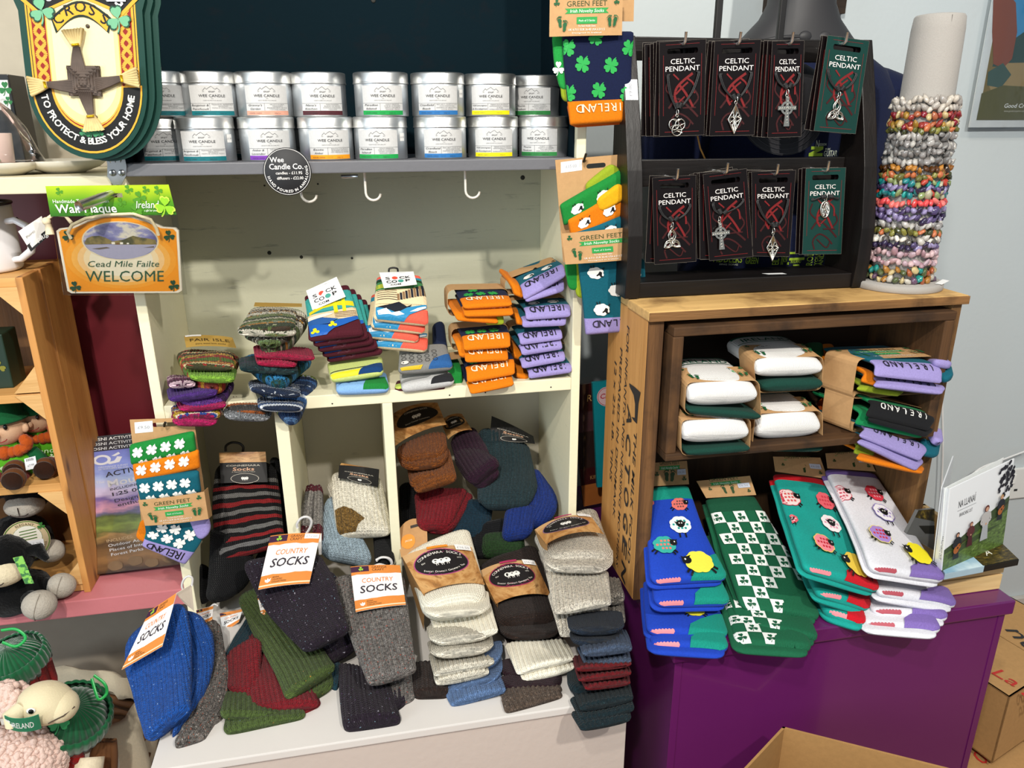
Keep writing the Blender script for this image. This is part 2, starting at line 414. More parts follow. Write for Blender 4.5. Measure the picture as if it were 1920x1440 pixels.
@memo
def wood(c1, c2, axis=2, scale=1.0, rough=.6, knots=0, dark=None, bump=.3):
    t = NT('sawn_wood', rough, 0, .35); st = [9, 9, 9]; st[axis] = .55; v = t.coord('Object', [x*scale for x in st])
    g = t.noise(v, 2.2, 5, .6, 1.4); f = t.noise(v, 22, 3, .6, .4)
    w = t.n('ShaderNodeTexWave', {'Vector': v, 'Scale': .9, 'Distortion': 5, 'Detail': 3, 'Detail Scale': .7}, wave_type='RINGS' if knots else 'BANDS', rings_direction='XYZ'[axis] if knots else 'X').outputs[1]
    m = t.math('ADD', t.math('MULTIPLY', g, .65), t.math('ADD', t.math('MULTIPLY', w, .18), t.math('MULTIPLY', f, .25)))
    c = t.ramp(m, [(.28, c2), (.75, c1)])
    if dark: c = t.mix(t.ramp(t.noise(t.coord('Object', (4, 4, 4)), 2.5, 5, .6), [(.48, 0.), (.68, .8)]), c, hexc(dark))
    if knots:
        vo = t.n('ShaderNodeTexVoronoi', {'Vector': t.coord('Object', [11 if i != axis else 3.6 for i in range(3)]), 'Scale': knots}).outputs[0]
        c = t.mix(t.ramp(vo, [(.10, .85), (.17, .25), (.23, 0.)]), c, hexc('#4a2410'))
    t.col(c); t.bump(t.math('ADD', f, g), bump, .0015); return t.mat
@memo
def metal(col='#c4c6c8', rough=.32, brushed=False):
    t = NT('bare_metal', rough, 1); t.col(hexc(col)); v = t.coord('Object', (1, 1, 60) if brushed else (1, 1, 1))
    t.put(t.b.inputs['Roughness'], t.math('ADD', t.math('MULTIPLY', t.noise(v, 60, 3), .15), rough-.07)); return t.mat
@memo
def clear(col='#ffffff', rough=.06):
    """thin clear film: mostly see-through with a glossy skin"""
    t = NT('clear_film', rough, 0, .5); tr = t.n('ShaderNodeBsdfTransparent'); gl = t.n('ShaderNodeBsdfGlossy', {'Roughness': rough, 'Color': hexc(col)})
    tr.inputs[0].default_value = hexc(col); mx = t.n('ShaderNodeMixShader'); fr = t.n('ShaderNodeFresnel', {'IOR': 1.35})
    nn = t.n('ShaderNodeBump', {'Height': t.noise(t.coord('Object'), 25, 2), 'Strength': .6, 'Distance': .004}); t.t.links.new(nn.outputs[0], gl.inputs['Normal'])
    t.t.links.new(fr.outputs[0], mx.inputs[0]); t.t.links.new(tr.outputs[0], mx.inputs[1]); t.t.links.new(gl.outputs[0], mx.inputs[2])
    t.t.links.new(mx.outputs[0], t.t.nodes['Material Output'].inputs[0]); return t.mat
def _knit_height(t, uv, ribp, st):
    sp = t.n('ShaderNodeSeparateXYZ', {0: uv}); u, v = sp.outputs[0], sp.outputs[1]
    fr = t.math('FRACT', t.math('DIVIDE', u, ribp)); tri = t.math('ABSOLUTE', t.math('SUBTRACT', fr, .5))   # 0 mid .. .5 groove
    ph = t.math('ADD', t.math('DIVIDE', v, st), t.math('MULTIPLY', tri, 1.3))
    s = t.math('MULTIPLY_ADD', t.math('SINE', t.math('MULTIPLY', ph, 6.2832)), .5, .5)
    r = t.math('SUBTRACT', 1.0, t.math('POWER', t.math('MULTIPLY', tri, 2.0), 2.0))
    return u, v, t.math('MULTIPLY', t.math('SQRT', r), t.math('MULTIPLY_ADD', s, .55, .45))
@memo
def knit(col, flecks=(), heather=.35, ribp=.003, st=.0036, strength=1.0, dist=.0024, stripes=None, L=.2, fthr=.72, fs=380, rough=.9):
    """hand-knit wool: columns of V stitches, tweed flecks, optional stripes along the length"""
    t = NT('knitted_wool', rough, 0, .1, .06); uv = t.n('ShaderNodeTexCoord').outputs['UV']
    u, v, h = _knit_height(t, uv, ribp, st); ob = t.coord('Object')
    c = hexc(col)
    if stripes:
        wv = t.math('ADD', t.math('DIVIDE', v, L), t.math('MULTIPLY', t.math('SUBTRACT', t.noise(ob, 25, 2), .5), .05))
        c = t.ramp(wv, stripes, 'CONSTANT')
    fine = t.noise(ob, 260, 3, .7)
    dk = t.mix(1.0, c, (1-heather, 1-heather, 1-heather, 1), 'MULTIPLY'); lt = t.mix(1.0, c, (1+heather*.8,)*3+(1,), 'MULTIPLY')
    c2 = t.mix(t.ramp(fine, [(.35, 0.), (.65, 1.)]), dk, lt)
    for k, fc in enumerate(flecks):
        vo = t.noise(t.coord('Object', (1+.13*k, 1-.1*k, 1+.07*k), (k, .6*k, 0)), fs, 1)
        c2 = t.mix(t.ramp(vo, [(fthr-.01, 0.), (fthr+.02, 1.)]), c2, hexc(fc))
    t.col(c2); t.bump(t.math('ADD', h, t.math('MULTIPLY', fine, .35)), strength, dist); return t.mat
@memo
def fairisle(cols, L=.12, seed=0, ribp=.0032, st=.0036):
    """random multi-colour knit bands with speckled rows"""
    t = NT('fair_isle_knit', .9, 0, .1, .06); uv = t.n('ShaderNodeTexCoord').outputs['UV']; u, v, h = _knit_height(t, uv, ribp, st); ob = t.coord('Object')
    r = random.Random(seed); stops = []; p = 0
    while p < 1 and len(stops) < 30:
        stops.append((p, r.choice(cols))); p += r.uniform(.03, .09)
    wv = t.math('FRACT', t.math('ADD', t.math('DIVIDE', v, L), t.math('MULTIPLY', t.math('SUBTRACT', t.noise(ob, 14, 2), .5), .12)))
    a = t.ramp(wv, stops, 'CONSTANT'); r2 = [(i/12, r.choice(cols)) for i in range(12)]; b = t.ramp(t.math('FRACT', t.math('ADD', wv, .37)), r2, 'CONSTANT')
    # stitch-sized checker where two yarns meet
    cu = t.math('FLOOR', t.math('DIVIDE', u, ribp)); cv = t.math('FLOOR', t.math('DIVIDE', v, st))
    wn = t.n('ShaderNodeTexWhiteNoise', {'Vector': t.n('ShaderNodeCombineXYZ', {0: cu, 1: cv}).outputs[0]}, noise_dimensions='2D').outputs[0]
    band = t.ramp(t.noise(t.n('ShaderNodeCombineXYZ', {0: 0.0, 1: t.math('DIVIDE', v, L)}).outputs[0], 6, 1), [(.5, .12), (.56, .55)])
    c = t.mix(t.math('LESS_THAN', wn, band), a, b); fine = t.noise(ob, 260, 3, .7)
    c = t.mix(1.0, c, t.ramp(fine, [(.3, .62), (.7, 1.15)]), 'MULTIPLY')
    t.col(c); t.bump(t.math('ADD', h, t.math('MULTIPLY', fine, .35)), 1.0, .0026); return t.mat
@memo
def jersey(col, rib=0, stripes=None, L=.2, rough=.85, sheen=.04, var=.12):
    """fine machine-knit cotton"""
    t = NT('fine_cotton_knit', rough, 0, .2, sheen); uv = t.n('ShaderNodeTexCoord').outputs['UV']; ob = t.coord('Object')
    sp = t.n('ShaderNodeSeparateXYZ', {0: uv}); c = hexc(col)
    if stripes: c = t.ramp(t.math('DIVIDE', sp.outputs[1], L), stripes, 'CONSTANT')
    fine = t.noise(ob, 420, 2, .7); c = t.mix(1.0, c, t.ramp(fine, [(.3, 1-var), (.7, 1+var*.6)]), 'MULTIPLY'); t.col(c)
    h = fine
    if rib: h = t.math('ADD', t.math('MULTIPLY', fine, .4), t.math('MULTIPLY_ADD', t.math('SINE', t.math('MULTIPLY', sp.outputs[0], 6.2832/rib)), .5, .5))
    t.bump(h, .5, .0007); return t.mat
@memo
def kraft(col='#b98d5e'):
    t = NT('kraft_card', .75, 0, .25); v = t.coord('Object'); c = hexc(col)
    t.col(t.mix(t.noise(v, 120, 5, .7), (*[x*.8 for x in c[:3]], 1), (*[x*1.15 for x in c[:3]], 1))); t.bump(t.noise(v, 300, 2), .1, .0005); return t.mat
@memo
def plush(col, scale=160, strength=.9, var=.25):
    t = NT('soft_plush', .95, 0, .1, .12); v = t.coord('Object'); n1 = t.noise(v, scale, 4, .7); c = hexc(col)
    t.col(t.mix(n1, (*[x*(1-var) for x in c[:3]], 1), (*[min(1, x*(1+var)) for x in c[:3]], 1))); t.bump(n1, strength, .003); return t.mat
# ------------------------------------------------------------------ the setting
FLOOR = .21; WALL = .30
setp(bx('floor', (-1.6, -2.6, FLOOR-.05), (2.2, WALL+.1, FLOOR), wood('#b07a45', '#7d5230', 0), None, 0), kind='structure')
wall_m = paint('#c0c8ca', '#b2babc', .25, .6, (2, 2, 2), .7)
setp(bx('wall_back', (-1.6, WALL, FLOOR), (2.2, WALL+.1, 2.75), wall_m, None, 0), kind='structure')
setp(bx('baseboard_back', (-1.6, WALL-.014, FLOOR), (2.2, WALL, FLOOR+.115), plain('#b9b4ab', .45), None, .002), kind='structure')

cream = paint('#e9e2c2', '#7f7a65', .55, .5, (2, 2, 12), .70)
creamx = paint('#e9e2c2', '#6f6a59', .6, .5, (12, 2, 2), .70)
sage = paint('#bcbba4', '#72726a', .55, .55, (1.2, 1.5, 12), .60)
greyb = paint('#69696d', '#b8b6b0', .5, .5, (9, 2, 2), .72)
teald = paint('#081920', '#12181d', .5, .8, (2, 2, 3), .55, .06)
white = plain('#d9d4cd', .42, 0, .03, 12, .05)
def hook(parent, x, zt, mat, r=.0019):
    p = [(x, -.012+.03, zt), (x, .018, zt-.012)] + [(x+.011*(1-math.cos(a)), .018, zt-.03-.011*math.sin(a)) for a in np.linspace(0, math.pi*.95, 9)]
    MB().tube(p, r, k=8).obj('cup_hook', mat, parent)
bc = thing('bookcase', 'cream painted open bookcase with dark upper back and grey top shelf, holding tins and socks', 'bookcase', (0, 0, .75))
BK = .23
bx('side_panel', (-.321, 0, .75), (-.306, BK+.01, 2.0), cream, bc)
bx('side_panel', (.332, 0, .75), (.347, BK+.01, 2.0), cream, bc)
setp(bx('upper_back_panel', (-.306, BK, 1.499), (.332, BK+.01, 2.0), teald, bc), 'dark teal back panel')
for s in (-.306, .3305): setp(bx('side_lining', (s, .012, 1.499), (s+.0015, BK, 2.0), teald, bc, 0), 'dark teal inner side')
b = bc
bx('back_board', (-.306, BK, 1.147), (.332, BK+.01, 1.4825), sage, bc, .0006)
for x0, x1 in ((-.306, -.148), (-.128, .019), (.035, .332)): bx('back_board', (x0, BK, .75), (x1, BK+.01, 1.126), paint('#c6bfac', '#8f8877', .4, .55, (1.5, 1.5, 9), .66), bc, .0004)
setp(bx('shelf', (-.306, -.004, 1.4825), (.332, BK, 1.499), greyb, bc), 'grey painted top shelf')
bx('shelf', (-.306, 0, 1.126), (.332, BK, 1.147), creamx, bc)
bx('divider', (-.148, 0, .75), (-.128, BK, 1.126), cream, bc)
bx('divider', (.019, 0, .75), (.035, BK, 1.126), cream, bc)
wht = plain('#d8d2c6', .35)
for px in (562, 683, 870): hook(bc, P(px, 322, Y=.03)[0], 1.4825, wht)
q = P(655, 327, Y=.01); MB().tube([q+(-.012, 0, -.003), q+(.012, 0, -.003)], .0028, k=8).obj('bolt', metal('#b8bcc0'), bc)
for i, (px, py, r) in enumerate(((980, 333, .0042), (496, 348, .0016), (596, 345, .0016), (505, 474, .0035), (565, 482, .003), (660, 484, .0022), (700, 1, .004))):
    c = P(px, py, Y=BK); MB().lathe([(r, 0), (r*.7, .0012)], c, axis=(0, -1, 0), k=12).obj('nail_hole', plain('#2a2a25', .8), bc)
for px, py in ((843, 741), (910, 736), (623, 757), (1033, 726)):
    c = P(px, py, Y=-.0002); MB().lathe([(.0014, 0), (.001, .0004)], c, axis=(0, -1, 0), k=8).obj('nail_head', plain('#35322a', .7), bc)
pl = thing('display_plinth', 'white painted low plinth under the bookcase carrying the front row of wool socks', 'plinth', (0, -.03, FLOOR))
pm = plain('#cfcac5', .45, 0, .05, 9, .12)
bx('top_board', (-.316, -.304, .737), (.345, .24, .75), pm, pl, .002)
bx('front_panel', (-.314, -.30, FLOOR), (.343, -.285, .737), paint('#c2b5ac', '#b3a69c', .3, .5, (3, 2, 2), .7), pl, .001)  # same white paint as the top; its weaker light is mixed into this colour
bx('side_panel', (-.314, -.285, FLOOR), (-.299, .24, .737), pm, pl, .001); bx('side_panel', (.328, -.285, FLOOR), (.343, .24, .737), pm, pl, .001)

# left wall unit: maroon back, cream upper shelf, pink lower shelf
lu = thing('wall_shelving', 'maroon backed wall shelving left of the bookcase with a cream shelf above a pink one', 'shelving', (-.8, .1, FLOOR))
bx('back_panel', (-1.3, .255, .822), (-.322, .27, 1.462), plain('#6b2028', .38, 0, .06, 6), lu, .001)
setp(bx('upper_back_panel', (-1.3, .255, 1.484), (-.322, .27, 2.1), plain('#a89e8c', .6), lu, .001), 'beige upper back')
setp(bx('shelf', (-1.3, -.002, 1.462), (-.3245, .255, 1.484), paint('#d2c9ac', '#8f8468', .5, .5, (8, 2, 2), .70), lu), 'cream shelf with worn edge')
setp(bx('shelf', (-1.3, .008, .792), (-.3235, .255, .822), paint('#bd7075', '#a85660', .4, .45, (8, 3, 3), .66), lu, .002), 'pink painted lower shelf')

bx('lower_back_panel', (-1.3, .262, FLOOR), (-.322, .275, .792), plain('#8d8578', .6), lu, 0)
# purple steel cabinet
pc = thing('steel_cabinet', 'purple painted steel cabinet with a lipped lid under the wooden crate', 'cabinet', (.72, -.1, FLOOR))
pur = plain('#5e1a58', .22, 0, .05, 5, 0, .5, .35)
ch = P(1201, 1150, X=.40)[2]; CZ = float(ch)
x0, x1, yf, yb = .418, 1.012, -.285, .26
bx('lid', (x0, yf, CZ-.026), (x1, yb, CZ), pur, pc, .0025)
bx('body', (x0+.007, yf+.008, FLOOR+.01), (x1-.008, yb-.005, CZ-.026), pur, pc, .002)
bx('edge_strip', (x0+.006, yf+.0065, FLOOR+.02), (x0+.018, yf+.009, CZ-.03), pur, pc, .0005); bx('edge_strip', (x1-.02, yf+.0065, FLOOR+.02), (x1-.008, yf+.009, CZ-.03), pur, pc, .0005)
bx('plinth', (x0+.01, yf+.02, FLOOR), (x1-.01, yb-.01, FLOOR+.01), plain('#2a1030', .5), pc, 0)

# outer crate standing on its end face
cr = thing('wooden_crate', 'tall weathered wooden crate with black stencilled lettering on its left side', 'crate', (.65, -.06, CZ))
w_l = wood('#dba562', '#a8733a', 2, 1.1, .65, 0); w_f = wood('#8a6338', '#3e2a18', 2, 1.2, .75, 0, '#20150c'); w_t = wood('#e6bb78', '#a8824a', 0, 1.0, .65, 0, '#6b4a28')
CX0, CX1, CY0, CY1, CT = .40, .919, -.156, .02, 1.294
bx('side_board', (CX0, CY0+.003, CZ), (CX0+.0015+.012, CY1, CT-.014), w_l, cr, .001)
setp(bx('edge_board', (CX0+.0005, CY0-.001, CZ), (CX0+.024, CY0+.003, CT-.014), wood('#7a5430', '#2e1c0f', 2, 1.4, .8, 0, '#1a100a', .8), cr, .0012), 'rough dark board edge')
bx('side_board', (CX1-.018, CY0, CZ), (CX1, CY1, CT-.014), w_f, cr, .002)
setp(bx('top_board', (CX0-.002, CY0-.006, CT-.014), (CX1+.004, CY0+.085, CT), w_t, cr, .002), 'pale top board with rough front edge')
setp(bx('edge_board', (CX0-.002, CY0-.0085, CT-.0138), (CX1+.004, CY0-.0062, CT-.0008), wood('#8a6238', '#3a2616', 0, 1.2, .8, 0, '#1e130a', .8), cr, .0008), 'rough weathered front edge')
setp(bx('top_board', (CX0, CY0+.088, CT-.014), (CX1+.002, CY1, CT), w_t, cr, .002), 'pale top board behind')
bx('back_board', (CX0+.013, CY1-.008, CZ), (CX1-.018, CY1, CT-.014), wood('#4a3420', '#2a1c10', 2), cr, .001)
# stencil: lettering runs down the left side board
fm = frame_map((CX0, CY1-.012, CT-.03), (0, 0, -1), (0, -1, 0))   # x down the board, y towards the front edge
k = '#2b2a2c'; sh = []
def st(s, x0, x1, y, h, b=.02): sh.append(text(k, s, x0, y, h, x1-x0, 'l', 0, .25, b))
st('FOR INFANTS AND NURSING MOTHERS', .012, .44, .078, .011)
st('PREPARED IN DENMARK', .055, .36, .052, .0105); st('12 x 2½ LB. TINS', .085, .30, .028, .0105)
st('THE MILK FOOD', .165, .40, .132, .012)
sh.append(poly(k, [(.098, .150), (.118, .144), (.152, .142), (.152, .128), (.150, .118), (.146, .132), (.124, .130), (.112, .122), (.105, .103), (.100, .10), (.098, .125)]))
for i, c in enumerate('ACTOGEN'): st(c, .135+i*.046, .168+i*.046, .097+.002*i, .022, .035)
decal('stencil_lettering', sh, fm, cr, mx=.05)

# inner crate with a dark mouth
ic = thing('wooden_crate', 'smaller dark wooden crate lying inside the tall crate with rolled socks in it', 'crate', (.66, -.08, 1.07))
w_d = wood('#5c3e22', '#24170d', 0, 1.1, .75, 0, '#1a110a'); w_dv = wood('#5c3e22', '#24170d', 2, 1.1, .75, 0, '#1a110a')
ix0, ix1, iz0, iz1, iy0, iy1 = .433, .898, 1.062, 1.272, -.172, .01
bx('top_board', (ix0, iy0, iz1-.014), (ix1, iy1, iz1), w_d, ic, .002); bx('bottom_board', (ix0, iy0, iz0), (ix1, iy1, iz0+.012), w_d, ic, .002)
bx('side_board', (ix0, iy0+.001, iz0+.012), (ix0+.017, iy1, iz1-.014), w_dv, ic, .002); bx('side_board', (ix1-.017, iy0+.001, iz0+.012), (ix1, iy1, iz1-.014), w_dv, ic, .002)
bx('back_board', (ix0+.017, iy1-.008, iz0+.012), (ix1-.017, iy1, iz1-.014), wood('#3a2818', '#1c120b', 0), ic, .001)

# pine crate on the pink shelf
pcx = -.472
pk = thing('pine_crate', 'raw pine crate with three compartments of soft toys standing on the pink shelf', 'crate', (-.6, .1, .822))
p1 = wood('#c98f4e', '#9a5f2b', 2, .9, .55, 2.2); p2 = wood('#d9a866', '#b57f42', 0, 1.1, .6); pe = wood('#d8ad72', '#b98a4e', 0, 3, .7)
T0 = P(42, 520, X=pcx)[2]; F0 = .030
bx('side_slat', (pcx-.010, F0, .822), (pcx, F0+.060, T0), p1, pk, .0012); bx('side_slat', (pcx-.010, F0+.067, .822), (pcx, F0+.165, T0), p1, pk, .0012)
zz = [P(5, 745, Y=F0)[2], P(5, 918, Y=F0)[2]]
for z in (.824, zz[1]-.012, zz[0]-.012, T0-.014): bx('shelf_board', (-.86, F0+.004, z), (pcx-.010, F0+.165, z+.013), p2, pk, .001)
for z, sgn in ((zz[0], -1), (zz[0]+.004, 1), (zz[1]-.012, -1), (.838, 1), (T0-.014, -1)):
    q = .035
    MB().hexa([(pcx-.010, F0+.001, z), (pcx-.010-q, F0+.001, z), (pcx-.010-q, F0+.016, z), (pcx-.010, F0+.016, z)]+[(pcx-.010, F0+.001, z+sgn*.04), (pcx-.0102, F0+.001, z+sgn*.04), (pcx-.0102, F0+.016, z+sgn*.04), (pcx-.010, F0+.016, z+sgn*.04)]).obj('corner_block', pe, pk)
bx('back_board', (-.86, F0+.158, .837), (pcx-.010, F0+.165, T0-.014), wood('#7a5228', '#4e3216', 2), pk, 0)
# ------------------------------------------------------------------ candle tins on the grey shelf
SHZ = 1.499; TR, TH = .0388, .0600
tin_m = metal('#c6c9cb', .45); lid_m = metal('#d6d6d4', .38)
def _tin_meshes():
    g = {}
    g['body'] = MB().lathe([(TR-.001, 0), (TR, .0012), (TR, .047), (TR-.0006, .048)], k=56)
    g['lid'] = MB().lathe([(TR+.0012, .0442), (TR+.0016, .0448), (TR+.0012, .0458), (TR+.0008, .0475), (TR+.0008, .0578), (TR, .0594), (TR-.002, .0600), (TR-.006, .0596)], k=56)
    return g
_tg = _tin_meshes()
def tin_fn(r): return lambda x, y, off=.0002: np.stack([(r+off)*np.sin(np.asarray(x)/r), -(r+off)*np.cos(np.asarray(x)/r), np.asarray(y)+0*np.asarray(x)], -1)
_tf = tin_fn(TR)
_lab = None
SC_ = {'B': ('#0f6a72', ['Bergamot &', 'Patchouli'], ['TRANQUIL, REFRESHING', 'REVIVING', 'WITH A CITRUS TWIST']),
       'G': ('#d59a84', ["Granny's", 'Garden'], ['FRUITY FLORAL', 'FRESHNESS', 'REMINISCENT OF THE', 'COTTAGE GARDEN']),
       'N': ('#4a1a22', ["Nana's", 'Kitchen'], ['HEARTWARMING', 'BLEND OF SPICES', 'EVOKING CHILDHOOD', 'MEMORIES']),
       'P': ('#179a48', ['Paradise', 'Island'], ['WILD FREESIA,', 'LIME & LAVENDER', 'SANDY SHORES &', 'SEASIDE VIEWS']),
       'C': ('#2a6fae', ['Cranfield', 'Beach'], ['SEA SALT, SAGE & OUD', 'WITH DRIFTWOOD', 'INSPIRED BY BEAUTIFUL', 'LOCAL SANDS']),
       'L': ('#f0e010', ['Wild Lemongrass', '& Eucalyptus'], ['FRESH EUCALYPTUS,', 'LEMONGRASS, VANILLA', '& MUSK', 'REFRESHING CITRUS BLEND']),
       'M': ('#2a7a3c', ['Mourne', 'Meadows'], ['WARM, HOMELY', 'EARTHY ESSENCE', 'THE PERFECT', 'WELL-ROUNDED SCENT']),
       'A': ('#7a3aa8', ['Amber &', 'Lavender'], ['LAVENDER, JASMINE', '& FRUITY AMBER']),
       'E': ('#f09a1a', ['Exotic', 'Amber'], ['RICH & LUXURIOUS', 'BLENDED INFUSION', 'OF HERBS & SPICES'])}
K = '#2a2a2c'; WH = '#cbcac8'
_ms = {}
def tin(key, label, px, py, Y, z=SHZ, ang=0, price=0):
    f = P(px, py, Y=Y); d = nz(np.array([f[0]-CAM[0], f[1]-CAM[1], 0])); c = np.array([f[0], f[1], 0])+d*TR; c[2] = z
    t = thing('candle_tin', label, 'candle', c, 'candle tins on the grey shelf')
    rz = math.atan2(d[0], d[1])*-1+math.radians(ang); t.rotation_euler = (0, 0, rz)
    for nm, mt in (('body', tin_m), ('lid', lid_m)):
        if nm not in _ms:
            o = _tg[nm].obj(nm, mt); _ms[nm] = o.data; o.parent = t
        else: link(nm, _ms[nm], t)
    kk = 'paper'+key
    if kk not in _ms:
        col, sc, ds = SC_[key]; w, h0, h1 = .031, .0022, .0415
        sh = [rect(WH, -w, h0+.0058, w, h1), rect(col, -w, h0, w, h0+.0058), line(K, [(-w, .0178), (w, .0178)], .0003), line(K, [(-.0045, .0080), (-.0045, .0178)], .0003),
              line(K, [(-.0115, .0345), (-.008, .0382), (-.006, .036), (-.0045, .0375), (0, .0402), (.003, .0375), (.005, .0362), (.0075, .038), (.0115, .0345)], .00035),
              text(K, 'our', 0, .0322, .0030, .0085, shear=.3), text(K, 'EST', -.0105, .0328, .0011), text(K, '2019', .0105, .0328, .0011), text(K, 'WEE CANDLE', 0, .0262, .0036, .035),
              text(K, 'CO.', 0, .0236, .0013), text(K, 'HAND POURED IN N. IRELAND', 0, .0212, .0010, .024)]
        for i, s in enumerate(sc): sh.append(text(K, s, -.0175, .0142-.0048*i, .0027 if len(s) < 12 else .0023, min(.023, .0024*len(s)), shear=.35))
        for i, s in enumerate(ds): sh.append(text(K, s, .0132, .0158-.0022*i, .0012, min(.031, .0016*len(s))))
        sh += [text(K, 'SCENTED CANDLE', -.026, .0043, .0012, .017, 'l', bold=.02), line(K, [(-.006, .005), (.002, .005)], .0002), text(K, '200g/7oz', .012, .0043, .0012, .009)]
        o = decal('paper_label', sh, _tf, None, base=.0003, step=.00009, mx=.0045); _ms[kk] = o.data; o.parent = t
    else: o = link('paper_label', _ms[kk], t)
    if price:
        s = [rect('#f4f2ee', .036, .026, .046, .037), text('#5a5a60', '£11.95', .041, .030, .0024, .008)]
        decal('price_sticker', s, _tf, None, base=.0004, mx=.006).parent = t
    return t
bt = [('B', 310, 301, .035, 4, 0, 'silver candle tin with teal band, lower row, half hidden behind the hanging cross plaque'),
      ('B', 392, 303.5, .004, -9, 1, 'silver candle tin with teal band, lower row, just right of the cross plaque'),
      ('A', 506, 300.5, .014, 4, 0, 'silver candle tin with purple Amber and Lavender band behind the round black sign'),
      ('E', 615, 300, .012, 8, 0, 'silver candle tin with orange Exotic Amber band in the lower row'),
      ('P', 716, 299.5, .010, -8, 1, 'silver candle tin with bright green Paradise Island band, lower row'),
      ('C', 827, 298, .012, 8, 0, 'silver candle tin with blue Cranfield Beach band, lower row'),
      ('L', 924, 295, .028, 4, 0, 'silver candle tin with yellow Wild Lemongrass band, lower row'),
      ('M', 1019, 292, .026, -14, 0, 'silver candle tin with dark green Mourne Meadows band, lower row, at the shelf end')]
for k_, px, py, Y, an, pr, lb in bt: tin(k_, lb, px, py, Y, SHZ, an, pr)
tt = [('B', 303, 215, .03, 5, 1, 'silver candle tin with teal band, upper row, leftmost beside the cross plaque'),
      ('B', 398, 215, .032, 4, 0, 'silver candle tin with teal band, upper row, second from the left'),
      ('G', 500, 213, .026, 4, 0, "silver candle tin with salmon Granny's Garden band"),
      ('N', 601, 211, .030, 7, 0, "silver candle tin with dark maroon Nana's Kitchen band"),
      ('P', 717, 213, .012, 3, 0, 'silver candle tin with bright green Paradise Island band, upper row'),
      ('C', 822, 212, .014, 0, 1, 'silver candle tin with blue Cranfield Beach band, upper row'),
      ('L', 919, 210, .028, 2, 0, 'silver candle tin with yellow Wild Lemongrass band, upper row'),
      ('M', 1003, 208, .065, -8, 0, 'silver candle tin with dark green Mourne Meadows band, upper row, at the shelf end')]
for k_, px, py, Y, an, pr, lb in tt: tin(k_, lb, px, py, Y, SHZ+TH, an, pr)
for i, (X, Y, kk) in enumerate(((-.155, .135, 'B'), (-.06, .14, 'N'), (.26, .15, 'M'))):
    q = np.array([X, Y, SHZ]); d = nz(np.array([q[0], q[1]+1.15, 0])); pp = q-d*TR
    t = tin('BNM'[i], ['silver candle tin standing behind the lower row between the teal and purple banded tins', 'silver candle tin standing in the back row behind the orange banded tin', 'silver candle tin standing in the back row at the right end'][i], 0, 0, .0)
    t.location = q; t.rotation_euler = (0, 0, -math.atan2(d[0], d[1]))

# round black sign on the shelf edge
c = P(539, 322, Y=-.009); e = thing('round_sign', 'round black hand-lettered candle price sign hanging on the grey shelf edge', 'sign', c)
n_ = nz(CAM-c); n_ = nz(np.array([n_[0]*.3, -1, .05])); ex = nz(np.cross((0, 0, 1), n_))*1; ey = np.cross(n_, ex)
rS = .0325; MB().lathe([(rS-.0005, 0), (rS, .0006), (rS, .0032), (rS-.0008, .0040)], c-n_*.004, axis=n_, k=56).obj('disc', plain('#17171a', .6), e)
fm = frame_map(c, ex, ey); w_ = '#e9e6e2'
decal('lettering', [ring(w_, 0, 0, rS-.0012, rS-.0018, k=48), text(w_, 'Wee', -.013, .013, .0072, .019, bold=.03), text(w_, 'Candle Co.', -.001, .0035, .0078, .046, bold=.03),
      text(w_, 'candles - £11.95', .002, -.0035, .0040, .036, bold=.02), text(w_, 'diffusers - £22.00', .003, -.0105, .0040, .036, bold=.02),
      arc_text(w_, 'HAND POURED IN ANNALONG', 0, 0, .0283, 192, 378, .0037, .02, True)], fm, e)

